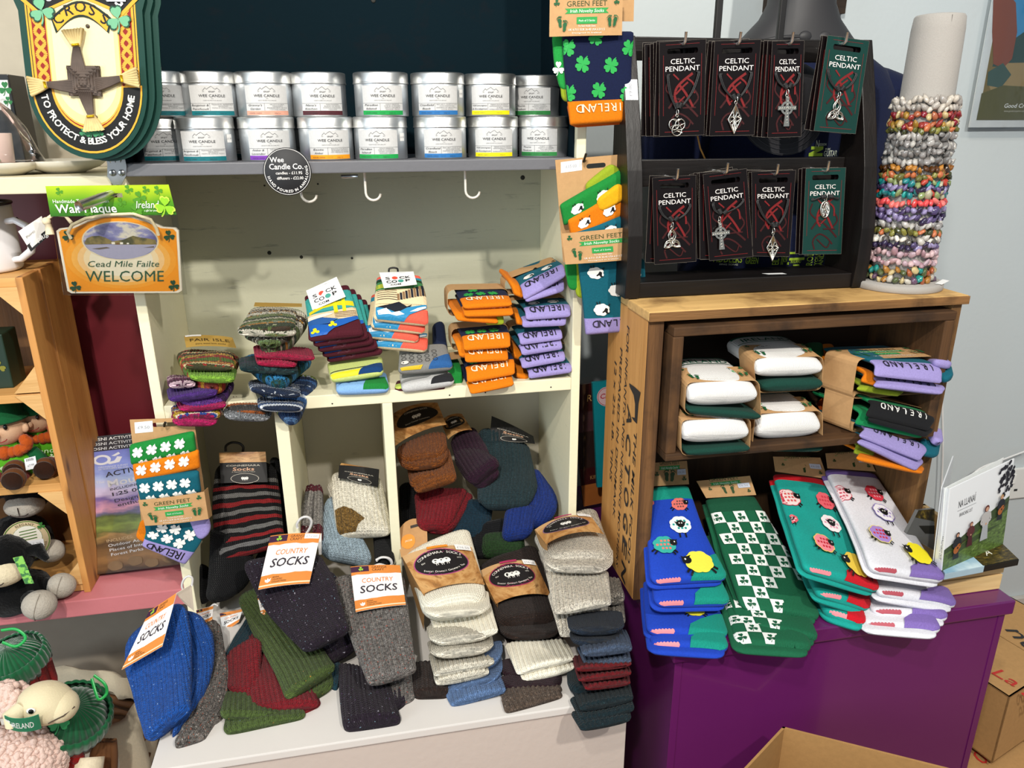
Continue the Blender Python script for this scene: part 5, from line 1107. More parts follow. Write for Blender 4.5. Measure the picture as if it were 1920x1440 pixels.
hanger(t, [(390, 1146), (395, 1138), (402, 1133), (408, 1136)], -.055)
t = sockthing('dark teal wool socks mostly hidden between grey and green pairs', (430, 1230, -.01))
slab(t, 'sock', k_dteal, LY([(462, 1146), (416, 1226)], (.02, -.05)), LY([(490, 1180), (452, 1250)], (.02, -.05)), .03, seed=8, **WOOL)
slab(t, 'sock', k_dteal, LY([(585, 1225), (590, 1262)], (-.05, -.10)), LY([(640, 1235), (632, 1285)], (-.05, -.10)), .02, seed=9, **WOOL)
country_tag(t, [(412, 1150), (455, 1142), (448, 1166), (418, 1188)], (.006, .006, -.01, -.012))
t = sockthing('olive green wool socks at the bottom under the dark red pair', (480, 1372, -.26))
slab(t, 'sock', k_green, LY([(420, 1316), (412, 1352)], (-.17, -.255)), LY([(560, 1296), (574, 1318)], (-.17, -.235)), .018, seed=12, ends=((.01, .008), (.012, .008)), off=.016, **WOOL)
slab(t, 'sock', k_green, LY([(424, 1284), (411, 1334)], (-.15, -.245)), LY([(520, 1300), (535, 1338)], (-.15, -.245)), .018, seed=11, ends=((.01, .008), (.012, .008)), **WOOL)
t = sockthing('dark red wool socks lying between two olive green pairs', (520, 1330, -.24))
slab(t, 'sock', k_red, LY([(418, 1224), (424, 1292)], (-.10, -.17)), LY([(480, 1180), (484, 1300)], (-.10, -.17)), .022, seed=14, zmin=.770, ends=((.02, .01), (.016, .01)), **WOOL)
slab(t, 'sock', k_red, LY([(466, 1180), (454, 1250), (462, 1326)], (-.05, -.13, -.225)), LY([(530, 1190), (580, 1270), (600, 1312)], (-.05, -.13, -.215)), .022, seed=13, zmin=.772, ends=((.01, .01), (.014, .009)), **WOOL)
slab(t, 'sock', k_red, LY([(500, 1260), (520, 1338)], (-.13, -.225)), LY([(580, 1250), (602, 1304)], (-.13, -.21)), .018, seed=15, off=.012, zmin=.770, ends=((.01, .01), (.012, .009)), **WOOL)
t = sockthing('olive green wool socks slanting across the dark red pair', (570, 1290, -.2))
slab(t, 'sock', k_green, LY([(452, 1130), (484, 1200), (524, 1262), (545, 1304)], (.0, -.07, -.13, -.195)), LY([(510, 1100), (566, 1165), (616, 1225), (624, 1262)], (.0, -.07, -.13, -.185)), .020, seed=17, off=.016, zmin=.784, ends=((.02, .01), (.010, .008)), **WOOL)
slab(t, 'sock', k_green, LY([(438, 1115), (470, 1180), (512, 1248), (532, 1302)], (.0, -.07, -.14, -.205)), LY([(500, 1088), (560, 1150), (606, 1212), (628, 1240)], (.0, -.07, -.14, -.195)), .022, seed=16, zmin=.788, ends=((.02, .01), (.010, .008)), **WOOL)
country_tag(t, [(482, 1118), (500, 1110), (506, 1150), (490, 1154)], (-.022, -.022, -.055, -.055))
t = sockthing('very dark purple flecked wool socks with large white and orange tag', (560, 1200, -.14))
slab(t, 'sock', k_purp, LY([(476, 1096), (530, 1196), (578, 1244)], (-.05, -.11, -.175)), LY([(608, 1056), (640, 1120), (657, 1204)], (-.05, -.11, -.165)), .024, seed=19, off=.02, ends=((.02, .01), (.010, .009)), **WOOL)
slab(t, 'sock', k_purp, LY([(447, 1044), (500, 1156), (567, 1218)], (-.045, -.125, -.20)), LY([(596, 1028), (630, 1098), (652, 1178)], (-.045, -.125, -.19)), .026, seed=18, ends=((.02, .012), (.010, .009)), **WOOL)
country_tag(t, [(507, 1005), (601, 1000), (580, 1094), (484, 1106)], (-.045, -.045, -.118, -.122), '£12.00', .004)
s = Sheet((594, 1002, .0), (603, 1000, .0), (603, 1040, -.01), (598, 1040, -.01), th=.0005); s.build('tag_back', ink('#e9e4de'), t)
hanger(t, [(575, 1000), (582, 988), (584, 976), (576, 969), (564, 972), (557, 983), (558, 990)], -.012, None, .0022)
t = sockthing('dark purple flecked wool socks under the grey tweed pair, front edge', (690, 1350, -.27))
slab(t, 'sock', k_purp, LY([(682, 1320), (690, 1352)], (-.18, -.245)), LY([(770, 1272), (768, 1306)], (-.18, -.24)), .020, seed=22, ends=((.02, .01), (.016, .009)), **WOOL)
slab(t, 'sock', k_purp, LY([(632, 1228), (636, 1300), (642, 1352)], (-.13, -.20, -.262)), LY([(730, 1262), (744, 1310), (752, 1336)], (-.13, -.20, -.255)), .034, seed=21, ends=((.01, .01), (.010, .009)), **WOOL)
t = sockthing('grey tweed wool socks with orange flecks and a COUNTRY SOCKS tag, front middle', (730, 1280, -.24))
slab(t, 'sock', k_twd, LY([(640, 1100), (664, 1210), (688, 1314)], (-.06, -.15, -.255)), LY([(752, 1090), (768, 1190), (777, 1284)], (-.06, -.15, -.25)), .022, seed=24, off=.018, ends=((.02, .01), (.008, .008)), **WOOL)
slab(t, 'sock', k_twd, LY([(620, 1074), (650, 1180), (688, 1276)], (-.06, -.16, -.26)), LY([(757, 1064), (770, 1160), (779, 1248)], (-.06, -.16, -.255)), .024, seed=23, ends=((.02, .012), (.008, .008)), **WOOL)
country_tag(t, [(657, 1063), (750, 1060), (761, 1134), (667, 1148)], (-.072, -.072, -.142, -.142), None, .003)
hanger(t, [(700, 1062), (712, 1058), (728, 1062), (735, 1056), (730, 1047), (716, 1045), (705, 1050)], -.062, None, .002)
# cream Connemara column
def lips(t, mat, items, th, seed, rough=SMTH, nm='sock'):
    """layers of folded feet and cuffs, nearest first: (L, R, Ys, round)"""
    for k, (L, R, ys, rd) in enumerate(items):
        kw = dict(rough if rd else WOOL)
        slab(t, nm, mat, LY(L, ys), LY(R, ys), th, seed=seed+k, ends=((.008, .006), (rd or .006, th*.5)), off=.0004*k, **kw)
t = sockthing('dark brown wool socks peeking out between the tweed and light blue pairs', (800, 1305, -.22))
slab(t, 'sock', k_brn, LY([(768, 1235), (774, 1292)], (-.14, -.215)), LY([(835, 1235), (842, 1290)], (-.14, -.215)), .03, seed=30, **WOOL)
t = sockthing('mid blue wool socks at the bottom of the cream stack', (880, 1310, -.25))
lips(t, k_blu2, [([(822, 1250), (822, 1272)], [(938, 1190), (942, 1232)], (-.16, -.232), .03), ([(826, 1272), (838, 1294)], [(938, 1215), (944, 1262)], (-.17, -.25), .03), ([(832, 1290), (845, 1314)], [(936, 1245), (949, 1288)], (-.18, -.268), 0)], .016, 31)
t = sockthing('pale oatmeal wool socks just below the cream labelled pair', (870, 1260, -.23))
lips(t, k_oat, [([(798, 1168), (806, 1200)], [(925, 1150), (926, 1186)], (-.14, -.208), .03), ([(800, 1195), (808, 1222)], [(922, 1182), (927, 1208)], (-.15, -.225), .03), ([(802, 1220), (812, 1256)], [(918, 1205), (926, 1232)], (-.16, -.238), 0), ([(806, 1240), (815, 1272)], [(910, 1228), (916, 1250)], (-.17, -.245), 0)], .015, 35)
t = sockthing('cream wool socks with brown paper band and black oval label, tallest in the front row', (850, 1150, -.15))
slab(t, 'sock', k_cream, LY([(800, 1130), (820, 1200)], (-.12, -.205)), LY([(918, 1110), (931, 1168)], (-.12, -.205)), .014, seed=43, off=.012, ends=((.01, .008), (.006, .007)), **WOOL)
slab(t, 'sock', k_cream, LY([(790, 1110), (798, 1145)], (-.10, -.182)), LY([(915, 1095), (922, 1136)], (-.10, -.182)), .014, seed=42, off=.004, ends=((.01, .008), (.03, .008)), **SMTH)
slab(t, 'sock', k_cream, LY([(747, 1032), (772, 1080), (794, 1132)], (.0, -.075, -.165)), LY([(874, 974), (894, 1045), (917, 1116)], (.02, -.065, -.16)), .046, seed=41, ends=((.014, .016), (.034, .016)), rib=.0009, ribp=.005, n=60, m=84, wob=.002)
conn_band(t, [(754, 1044), (884, 1026), (909, 1096), (793, 1114)], (-.045, -.04, -.125, -.13), strip='#a8447a', side=([(753, 1044), (757, 1043), (796, 1114), (794, 1180)], (-.02, -.045, -.13, -.10)))
s = Sheet((742, 985, .03), (800, 968, .04), (802, 1035, .0), (752, 1045, -.01), th=.0006); o = s.build('card_back', kraft('#b98d5e'), t, poly=[(s.W*.5+s.W*.5*math.cos(a)*min(1, 1.25), s.H*.55+s.H*.5*math.sin(a)) for a in np.linspace(0, math.pi, 14)]+[(0, 0), (s.W, 0)])
decal('card_print', [disc('#e8902a', s.W*.32, s.H*.42, s.W*.25), text('#efe2d0', 'JACOB', s.W*.34, s.H*.42, .003), rect('#2a2018', s.W*.45, s.H*.78, s.W*.85, s.H*.86)], s.pt, o)
# brown Connemara column
t = sockthing('brown grey wool socks at the bottom of the dark brown stack', (1000, 1320, -.27))
lips(t, k_brg, [([(936, 1288), (945, 1318)], [(1045, 1268), (1056, 1290)], (-.19, -.262), 0), ([(938, 1300), (947, 1331)], [(1045, 1280), (1057, 1300)], (-.20, -.272), 0)], .013, 50)
t = sockthing('very dark plum wool socks low in the dark brown stack', (1000, 1290, -.25))
lips(t, k_plum, [([(932, 1232), (938, 1262)], [(1050, 1225), (1060, 1262)], (-.17, -.235), .03), ([(934, 1260), (944, 1290)], [(1050, 1250), (1062, 1285)], (-.18, -.25), .03)], .018, 53)
t = sockthing('cream wool socks sandwiched in the dark brown stack', (1020, 1260, -.24))
lips(t, k_cream, [([(945, 1200), (968, 1258)], [(1064, 1195), (1077, 1228)], (-.17, -.244), 0), ([(950, 1215), (979, 1274)], [(1066, 1205), (1077, 1246)], (-.18, -.252), 0)], .013, 56)
t = sockthing('dark brown wool socks with brown paper band and black oval label', (980, 1160, -.14))
slab(t, 'sock', k_brn, LY([(940, 1160), (976, 1240)], (-.11, -.21)), LY([(1052, 1150), (1065, 1222)], (-.11, -.21)), .020, seed=62, off=.012, ends=((.01, .008), (.006, .008)), **WOOL)
slab(t, 'sock', k_brn, LY([(930, 1140), (940, 1184)], (-.10, -.185)), LY([(1050, 1125), (1056, 1180)], (-.10, -.185)), .016, seed=61, off=.004, ends=((.01, .008), (.03, .009)), **SMTH)
slab(t, 'sock', k_brn, LY([(886, 1050), (912, 1100), (935, 1166)], (.0, -.07, -.165)), LY([(1003, 1003), (1024, 1075), (1052, 1156)], (.02, -.06, -.165)), .050, seed=60, ends=((.02, .018), (.034, .018)), rib=.0009, ribp=.005, n=60, m=84, wob=.002)
conn_band(t, [(899, 1071), (1004, 1054), (1033, 1117), (930, 1132)], (-.045, -.042, -.118, -.122), strip='#a8325a', side=([(898, 1071), (902, 1070), (933, 1132), (931, 1168)], (-.02, -.045, -.122, -.10)))
# light grey Connemara column at the right end
t = sockthing('dark teal wool socks at the bottom of the right stack', (1130, 1355, -.33))
lips(t, k_dt2, [([(1070, 1282), (1086, 1322)], [(1178, 1262), (1187, 1300)], (-.24, -.335), 0), ([(1066, 1300), (1088, 1344)], [(1180, 1290), (1190, 1322)], (-.25, -.342), 0), ([(1068, 1325), (1090, 1362)], [(1178, 1312), (1185, 1342)], (-.26, -.345), 0)], .015, 70)
t = sockthing('blackish wool socks folded under the wine red pair in the right stack', (1110, 1295, -.29))
lips(t, k_dt2, [([(1062, 1250), (1066, 1285)], [(1170, 1240), (1176, 1280)], (-.22, -.30), .03)], .024, 74)
t = sockthing('wine red wool socks in the right stack', (1130, 1280, -.3))
lips(t, k_wine, [([(1072, 1225), (1080, 1250)], [(1176, 1216), (1184, 1238)], (-.23, -.315), 0), ([(1074, 1238), (1084, 1268)], [(1176, 1232), (1184, 1256)], (-.235, -.318), 0), ([(1080, 1255), (1096, 1284)], [(1176, 1245), (1182, 1272)], (-.24, -.32), 0)], .010, 77)
t = sockthing('slate blue wool socks in the right stack above the wine red pair', (1130, 1240, -.3))
lips(t, k_slate, [([(1078, 1180), (1092, 1216)], [(1174, 1172), (1186, 1208)], (-.22, -.308), 0), ([(1080, 1205), (1098, 1244)], [(1174, 1190), (1184, 1232)], (-.23, -.31), 0)], .015, 81)
t = sockthing('navy wool socks folded just under the mottled grey pair', (1110, 1190, -.27))
lips(t, k_nav, [([(1062, 1150), (1068, 1178)], [(1166, 1140), (1174, 1175)], (-.20, -.275), .03), ([(1066, 1172), (1072, 1198)], [(1164, 1165), (1174, 1196)], (-.21, -.285), .03)], .014, 84)
t = sockthing('mottled grey brown wool socks at the right edge, behind the light grey pair', (1160, 1150, -.2))
slab(t, 'sock', k_mott, LY([(1132, 1075), (1138, 1118)], (-.12, -.19)), LY([(1166, 1080), (1172, 1112)], (-.12, -.19)), .02, seed=87, **WOOL)
slab(t, 'sock', k_mott, LY([(1132, 1110), (1138, 1160)], (-.14, -.215)), LY([(1170, 1110), (1172, 1152)], (-.14, -.215)), .022, seed=88, **WOOL)
t = sockthing('light grey wool socks with brown paper band, on top of the right stack', (1080, 1120, -.15))
slab(t, 'sock', k_lgry, LY([(1030, 1090), (1051, 1173)], (-.14, -.235)), LY([(1142, 1090), (1150, 1158)], (-.14, -.235)), .016, seed=93, off=.014, ends=((.01, .008), (.006, .008)), **WOOL)
slab(t, 'sock', k_lgry, LY([(1024, 1060), (1040, 1138)], (-.12, -.225)), LY([(1142, 1060), (1147, 1120)], (-.12, -.225)), .016, seed=92, off=.004, ends=((.01, .008), (.006, .008)), **WOOL)
slab(t, 'sock', k_lgry, LY([(1020, 1030), (1024, 1060)], (-.09, -.155)), LY([(1150, 1020), (1152, 1066)], (-.09, -.155)), .016, seed=91, ends=((.01, .008), (.034, .009)), **SMTH)
slab(t, 'sock', k_lgry, LY([(994, 990), (1010, 1012), (1022, 1042)], (.01, -.05, -.135)), LY([(1112, 936), (1132, 985), (1160, 1036)], (.03, -.04, -.13)), .044, seed=90, ends=((.018, .016), (.034, .016)), rib=.0009, ribp=.005, n=60, m=84, wob=.002)
conn_band(t, [(1003, 993), (1109, 969), (1132, 1001), (1024, 1020)], (-.035, -.03, -.085, -.095), strip='#7d5a78', side=([(1002, 993), (1006, 992), (1026, 1020), (1024, 1052)], (-.015, -.035, -.095, -.07)))
# ------------------------------------------------------------------ in the pigeon holes
ZMIN[0] = None
G2 = 'socks in the bookcase pigeon holes'
STR = []; cs = ['#0d0c0e', '#6f6d6b', '#0d0c0e', '#8c1f22']
for i in range(29): STR.append((.09+i*.0275, cs[i % 4]))
STR = [(0, '#0d0c0e')]+STR[:29]+[(.90, '#0d0c0e')]
k_str = knit('#111', (), .12, stripes=STR, L=.25, ribp=.0032)
BLK = knit('#0b0b0d', (), .2)
def black_label(t, c, Ys, top=True):
    s = Sheet(*[(p[0], p[1], y) for p, y in zip(c, Ys)], th=.0006, bulge=.003); o = s.build('black_label', ink('#121112'), t); w, h = s.W, s.H
    sh = [(SCRUB, rect('#000', 0, h*.66, w, h)[1])] if top else []
    sh += [text('#cfc8ba', 'CONNEMARA', w*.5, h*.53, h*.055, w*.72), text('#d8a888', 'Socks', w*.5, h*.385, h*.115, w*.46, shear=.1, bold=.02), text('#cfc8ba', 'A Genuine Irish Product', w*.5, h*.335, h*.028, w*.5), disc('#cfc8ba', w*.52, h*.13, h*.165, w*.30, 32), disc('#121112', w*.52, h*.13, h*.155, w*.29, 32)]
    sh += sheep_face(w*.52, h*.14, h*.085); decal('label_print', sh, s.pt, o, base=.0004, step=.00006, mx=.012); return s
t = sockthing('black socks with red and grey stripes and black label, left pigeon hole', (460, 1000, .0), G2)
slab(t, 'sock', BLK, LY([(392, 990), (385, 1090), (372, 1140)], (.02, -.005, -.02)), LY([(470, 1005), (470, 1080), (440, 1130)], (.02, -.005, -.02)), .05, seed=101, n=44, m=60, ends=((.01, .01), (.03, .02)))
s_ = slab(t, 'sock', k_str, LY([(402, 862), (394, 960), (400, 1058)], (.09, .04, -.005)), LY([(514, 862), (524, 950), (530, 1020)], (.09, .04, .0)), .045, seed=100, n=60, m=80, rib=.0007, ribp=.0045, ends=((.02, .02), (.02, .016)))
black_label(t, [(411, 849), (498, 847), (502, 904), (414, 906)], (.085, .085, .058, .058))
hanger(t, [(455, 848), (456, 838), (448, 831), (434, 830), (424, 836), (423, 846)], .088, plain('#0c0c0d', .3), .0022)
for i, (L, R, ys, lb) in enumerate((([(470, 1030), (480, 1110)], [(530, 1010), (545, 1080)], (.06, .0), 'black socks with a thin grey stripe beside the dark purple flecked pair'), ([(355, 1050), (352, 1120)], [(402, 1060), (400, 1140)], (.06, .02), 'plain black socks against the left wall of the left pigeon hole'), ([(505, 850), (520, 1000)], [(535, 860), (548, 1000)], (.14, .07), 'black patterned socks at the back right of the left pigeon hole'))):
    t = sockthing(lb, (L[0][0], L[0][1], ys[0]), G2)
    slab(t, 'sock', BLK if i != 0 else knit('#0b0b0d', (), .2, stripes=[(0, '#0b0b0d'), (.3, '#6a6866'), (.36, '#0b0b0d'), (.6, '#6a6866'), (.66, '#0b0b0d')], L=.09), LY(L, ys), LY(R, ys), .04, seed=104+i, n=36, m=40, ends=((.02, .014), (.03, .016)))
t = sockthing('grey wool socks with dark red toes standing in the middle pigeon hole', (585, 985, .03), G2)
k_gr = knit('#8a8580', ('#c0bab2', '#55504c'), .5, fthr=.66, stripes=[(0, '#5a1220'), (.16, '#8a8580'), (.74, '#5a1220')], L=.125)
slab(t, 'sock', k_gr, LY([(570, 908), (556, 1000)], (.10, .0)), LY([(588, 900), (584, 1005)], (.10, .0)), .03, seed=110, **dict(WOOL, m=50)); slab(t, 'sock', k_gr, LY([(587, 906), (582, 1005)], (.105, .0)), LY([(604, 904), (602, 1000)], (.105, .0)), .03, seed=111, **dict(WOOL, m=50))
t = sockthing('pale blue grey wool socks with a red band, leaning in the middle pigeon hole', (650, 1040, -.01), G2)
k_pb = knit('#9db0bc', ('#8a2a3a', '#c8d2d8'), .35, fthr=.77, stripes=[(0, '#9db0bc'), (.90, '#8a1f2c')], L=.17)
slab(t, 'sock', k_pb, LY([(606, 928), (600, 1000), (608, 1040)], (.08, .01, -.02)), LY([(640, 920), (690, 1010), (704, 1062)], (.08, .01, -.02)), .04, seed=112, ends=((.02, .014), (.02, .014)), **WOOL)
t = sockthing('oatmeal wool socks with olive brown heel and black label in the middle pigeon hole', (680, 990, .0), G2)
slab(t, 'sock', k_oat, LY([(612, 890), (618, 940), (628, 980)], (.10, .06, .03)), LY([(650, 890), (680, 940), (690, 985)], (.10, .06, .03)), .03, seed=114, off=.02, **WOOL)
s_ = slab(t, 'sock', k_oat, LY([(622, 878), (626, 940), (632, 1002)], (.09, .045, .0)), LY([(716, 886), (728, 950), (737, 996)], (.09, .045, .0)), .034, seed=113, ends=((.016, .014), (.016, .014)), **WOOL)
s_.W = s_.W; x0 = -s_.w[-8]*.98
decal('heel', [(knit('#7a5c2c', ('#b08a4a', '#3a2a14'), .5, fthr=.66), poly('#000', [(x0, .004), (x0, .046), (x0+.016, .052), (x0+.030, .046), (x0+.040, .036), (x0+.048, .028), (x0+.036, .016), (x0+.03, .004)])[1])], upright(s_), t, base=.0012, mx=.003, label='olive brown knitted heel')
black_label(t, [(636, 872), (711, 880), (709, 914), (634, 884+12)], (.088, .088, .066, .066), False)
s2_ = Sheet((640, 868, .10), (711, 880, .10), (711, 886, .088), (636, 874, .088), th=.0006); s2_.build('label_top', SCRUB, t)
t = sockthing('black socks behind the oatmeal pair in the middle pigeon hole', (725, 1020, .0), G2)
slab(t, 'sock', BLK, LY([(700, 990), (704, 1050)], (.05, -.02)), LY([(736, 990), (742, 1050)], (.05, -.02)), .03, seed=116, n=36, m=40)
hanger(t, [(706, 1052), (712, 1046), (722, 1045), (731, 1050), (736, 1060)], -.022, None, .002)
# right pigeon hole
def pile(label, mat, items, group=G2, n0=120, **kw):
    t = sockthing(label, items[0][0][-1]+(items[0][2][-1],), group)
    for k, (L, R, ys, th, e1) in enumerate(items): slab(t, 'sock', mat, LY(L, ys), LY(R, ys), th, seed=n0+k, ends=((.012, .01), (e1, th*.45)), **dict(WOOL, **kw))
    return t
FILL = dict(n=30, m=40)
for i, (L, R, ys, c, lb) in enumerate((([(750, 900), (752, 1000)], [(790, 900), (800, 1000)], (.12, .06), '#0e0d10', 'blackish wool socks in the back left corner of the right pigeon hole'), ([(850, 930), (840, 1010)], [(930, 930), (920, 1015)], (.08, .02), '#123040', 'dark teal wool socks deep in the right pigeon hole under the red pair'), ([(880, 980), (870, 1040)], [(960, 960), (965, 1040)], (.05, .0), '#0d0e12', 'black wool socks under the blue pair in the right pigeon hole'), ([(905, 990), (905, 1030)], [(985, 990), (990, 1030)], (.03, -.01), '#24401f', 'dark green wool socks low in the right pigeon hole'))):
    pile(lb, knit(c, (), .3), [(L, R, ys, .05, .02)], n0=140+i, **FILL)
pile('bright blue wool socks leaning on the right wall of the right pigeon hole', knit('#14307a', (), .28), [([(985, 880), (975, 940), (945, 985)], [(1008, 872), (1050, 925), (1035, 985)], (.11, .05, .01), .04, .03), ([(950, 945), (940, 1008)], [(1010, 940), (1000, 1000)], (.04, -.01), .04, .02)], n0=150)
pile('dark red wool socks under the rust brown pair in the right pigeon hole', knit('#7e141f', (), .26), [([(776, 915), (784, 985)], [(880, 905), (845, 985)], (.08, .01), .034, .02), ([(782, 925), (800, 985)], [(892, 915), (850, 990)], (.09, .015), .034, .02)], n0=154)
def oval_band(t, c, Ys):
    s = Sheet(*[(p[0], p[1], y) for p, y in zip(c, Ys)], th=.0007, bulge=.010); o = s.build('paper_band', SCRUB, t, nx=14); w, h = s.W, s.H
    decal('band_print', [disc('#161314', w*.5, h*.58, h*.30, w*.44, 32)]+sheep_face(w*.5, h*.58, h*.10)+[text('#c9c0b0', 'CONNEMARA SOCKS', w*.5, h*.74, h*.06, w*.5), text('#c9c0b0', 'Stocai Cniotail Connemara', w*.5, h*.38, h*.05, w*.5)], s.pt, o, base=.0004, step=.00008, mx=.01)
t = pile('dark plum wool socks with a paper band at the back of the right pigeon hole', knit('#2e1226', (), .28), [([(838, 820), (850, 870), (868, 898)], [(880, 790), (905, 830), (912, 868)], (.15, .10, .05), .04, .03), ([(846, 840), (872, 905)], [(898, 830), (930, 856)], (.12, .04), .034, .02), ([(856, 870), (888, 914)], [(905, 850), (930, 875)], (.11, .045), .03, .02)], n0=160)
oval_band(t, [(826, 790), (866, 776), (885, 806), (840, 824)], (.16, .16, .125, .125))
t = pile('rust brown wool socks with a paper band in the right pigeon hole', knit('#7a4318', ('#a86a30',), .34, fthr=.7), [([(742, 832), (742, 845), (750, 862)], [(832, 800), (836, 825), (836, 848)], (.10, .06, .03), .024, .03), ([(742, 845), (752, 872)], [(836, 820), (842, 862)], (.085, .025), .02, .03), ([(762, 862), (775, 916)], [(838, 830), (856, 892)], (.085, .01), .024, .012), ([(760, 862), (766, 904)], [(836, 840), (850, 880)], (.09, .02), .024, .012)], n0=164)
oval_band(t, [(738, 775), (820, 755), (837, 796), (741, 836)], (.14, .14, .085, .085))
t = pile('dark grey teal wool socks with a black label standing in the right pigeon hole', knit('#22353a', ('#3a5058',), .3, fthr=.72), [([(908, 790), (912, 860), (896, 925), (906, 955)], [(1000, 830), (1008, 880), (1010, 930), (1000, 955)], (.13, .085, .035, .02), .05, .025)], n0=170)
black_label(t, [(922, 780), (1000, 818), (1003, 832), (918, 826)], (.14, .14, .115, .115), False)
# ------------------------------------------------------------------ prints for novelty socks
def blob(r=1, k=26, b=8, a=.10, sy=.78): return [(r*(1+a*abs(math.sin(b*t/2)))*math.cos(t), sy*r*(1+a*abs(math.sin(b*t/2)))*math.sin(t)) for t in np.linspace(0, 2*math.pi, k*2, endpoint=False)]
def sheep(x, y, s, body, rot=0, flip=1, spots=None, edge=None, run=True, face='#111'):
    """woolly side-on sheep, s = half length"""
    T_ = lambda pts: [(x+s*(flip*p[0]*math.cos(rot)-p[1]*math.sin(rot)), y+s*(flip*p[0]*math.sin(rot)+p[1]*math.cos(rot))) for p in pts]
    o = []
    for lx, ly in (((-.85, -.3), (-1.3, -.55)), ((-.7, -.45), (-1.1, -.85)), ((.55, -.5), (.85, -.95)), ((.75, -.4), (1.1, -.75))) if run else (((-.25, -.6), (-.25, -1.25)), ((.3, -.6), (.35, -1.25))): o.append(line(face, T_([lx, ly]), s*.16))
    if edge: o.append(poly(edge, T_(blob(1.08))))
    o.append(poly(body, T_(blob(1.0))))
    if spots:
        for i in range(-2, 3):
            for j in (-1, 0, 1): 
                if abs(i)+abs(j) < 3: o.append(poly(spots, T_([(i*.34+.1*(j % 2)-.11, j*.36-.1), (i*.34+.1*(j % 2)+.11, j*.36-.1), (i*.34+.1*(j % 2)+.11, j*.36+.1), (i*.34+.1*(j % 2)-.11, j*.36+.1)])))
    if run: o += [poly(face, T_(circ(.30, 14, .36, .88, .18))), poly(face, T_([(.62, .36), (.5, .55), (.8, .46)])), poly(face, T_([(1.05, .42), (1.3, .5), (1.18, .3)])), poly('#e9e6e0', T_(circ(.07, 8, None, .98, .24)))]
    else: o += [poly(face, T_(circ(.36, 14, .40, .0, .05))), poly(face, T_([(-.3, .2), (-.6, .3), (-.4, .0)])), poly(face, T_([(.3, .2), (.6, .3), (.4, .0)])), poly('#e9e6e0', T_(circ(.07, 8, None, -.12, .12))), poly('#e9e6e0', T_(circ(.07, 8, None, .12, .12)))]
    return o
def mini_sheep(x, y, s, rot=0):
    """white sheep with black head, as woven on the multipacks"""
    T_ = lambda pts: [(x+s*(p[0]*math.cos(rot)-p[1]*math.sin(rot)), y+s*(p[0]*math.sin(rot)+p[1]*math.cos(rot))) for p in pts]
    return [poly('#eceae4', T_(blob(1, 20, 7, .14, .72))), poly('#101012', T_([(.30, -.1), (.55, .25), (.85, .1), (.8, -.35), (1.05, -.5), (.6, -.55), (.45, -.3), (.1, -.45), (.05, -.3)])), line('#101012', T_([(-.5, .7), (-.65, 1.05)]), s*.14), line('#101012', T_([(-.2, .75), (-.25, 1.1)]), s*.14), line('#101012', T_([(.9, .5), (1.15, .75)]), s*.12)]
def foot(col, x, y, s, rot=0, flip=1):
    o = [poly(col, [(flip*a, b) for a, b in [(-.25, -.9), (.1, -.95), (.28, -.6), (.22, -.1), (.35, .3), (.2, .6), (-.25, .55), (-.42, .2), (-.28, -.3)]][::flip], x, y, s, rot)]
    for k, (a, b, r) in enumerate(((-.34, .78, .16), (-.08, .88, .12), (.12, .84, .10), (.28, .74, .09), (.40, .58, .08))): c, sn = math.cos(rot), math.sin(rot); o.append(disc(col, x+s*(flip*a*c-b*sn), y+s*(flip*a*sn+b*c), s*r, k=10))
    return o
GF = '#1d5c34'
def gf_print(w, h):
    o = [text('#3d4a26', 'GREEN FEET', w*.5, h*.74, h*.14, w*.55), poly('#2f9a4a', [(w*.20, h*.56), (w*.24, h*.625), (w*.20, h*.69), (w*.80, h*.69), (w*.76, h*.625), (w*.80, h*.56)]), text('#f2f2ee', 'Irish Novelty Socks', w*.5, h*.585, h*.085, w*.46, shear=.15),
         rect('#2f9a4a', w*.36, h*.30, w*.64, h*.47), text('#f2f2ee', 'Pack of 3 Socks', w*.5, h*.36, h*.05, w*.22), text('#f2efe8', 'To Suit Adult Sizes', w*.5, h*.225, h*.05, w*.24), text('#f2efe8', 'UK 4-7/11 EUR 36-45 USA 6.5/11.5', w*.5, h*.13, h*.06, w*.5), text('#f2efe8', 'Designed in Ireland', w*.5, h*.06, h*.035, w*.4),
         shamrock(GF, w*.09, h*.84, h*.085), shamrock(GF, w*.91, h*.84, h*.085)]
    for x, f in ((.13, -1), (.20, 1)): o += foot(GF, w*x, h*(.36 if f < 0 else .26), h*.15, .2 if f < 0 else -.15, f)
    for x, f in ((.81, -1), (.89, 1)): o += foot(GF, w*x, h*(.36 if f > 0 else .36), h*.15, .1 if f < 0 else -.25, f)
    return o
KR = kraft('#bd9466')
C_ORG, C_LIL, C_NAV, C_TEA, C_GRN, C_LIM = '#d27206', '#9488be', '#0f1838', '#0b5666', '#167a30', '#8a9c22'
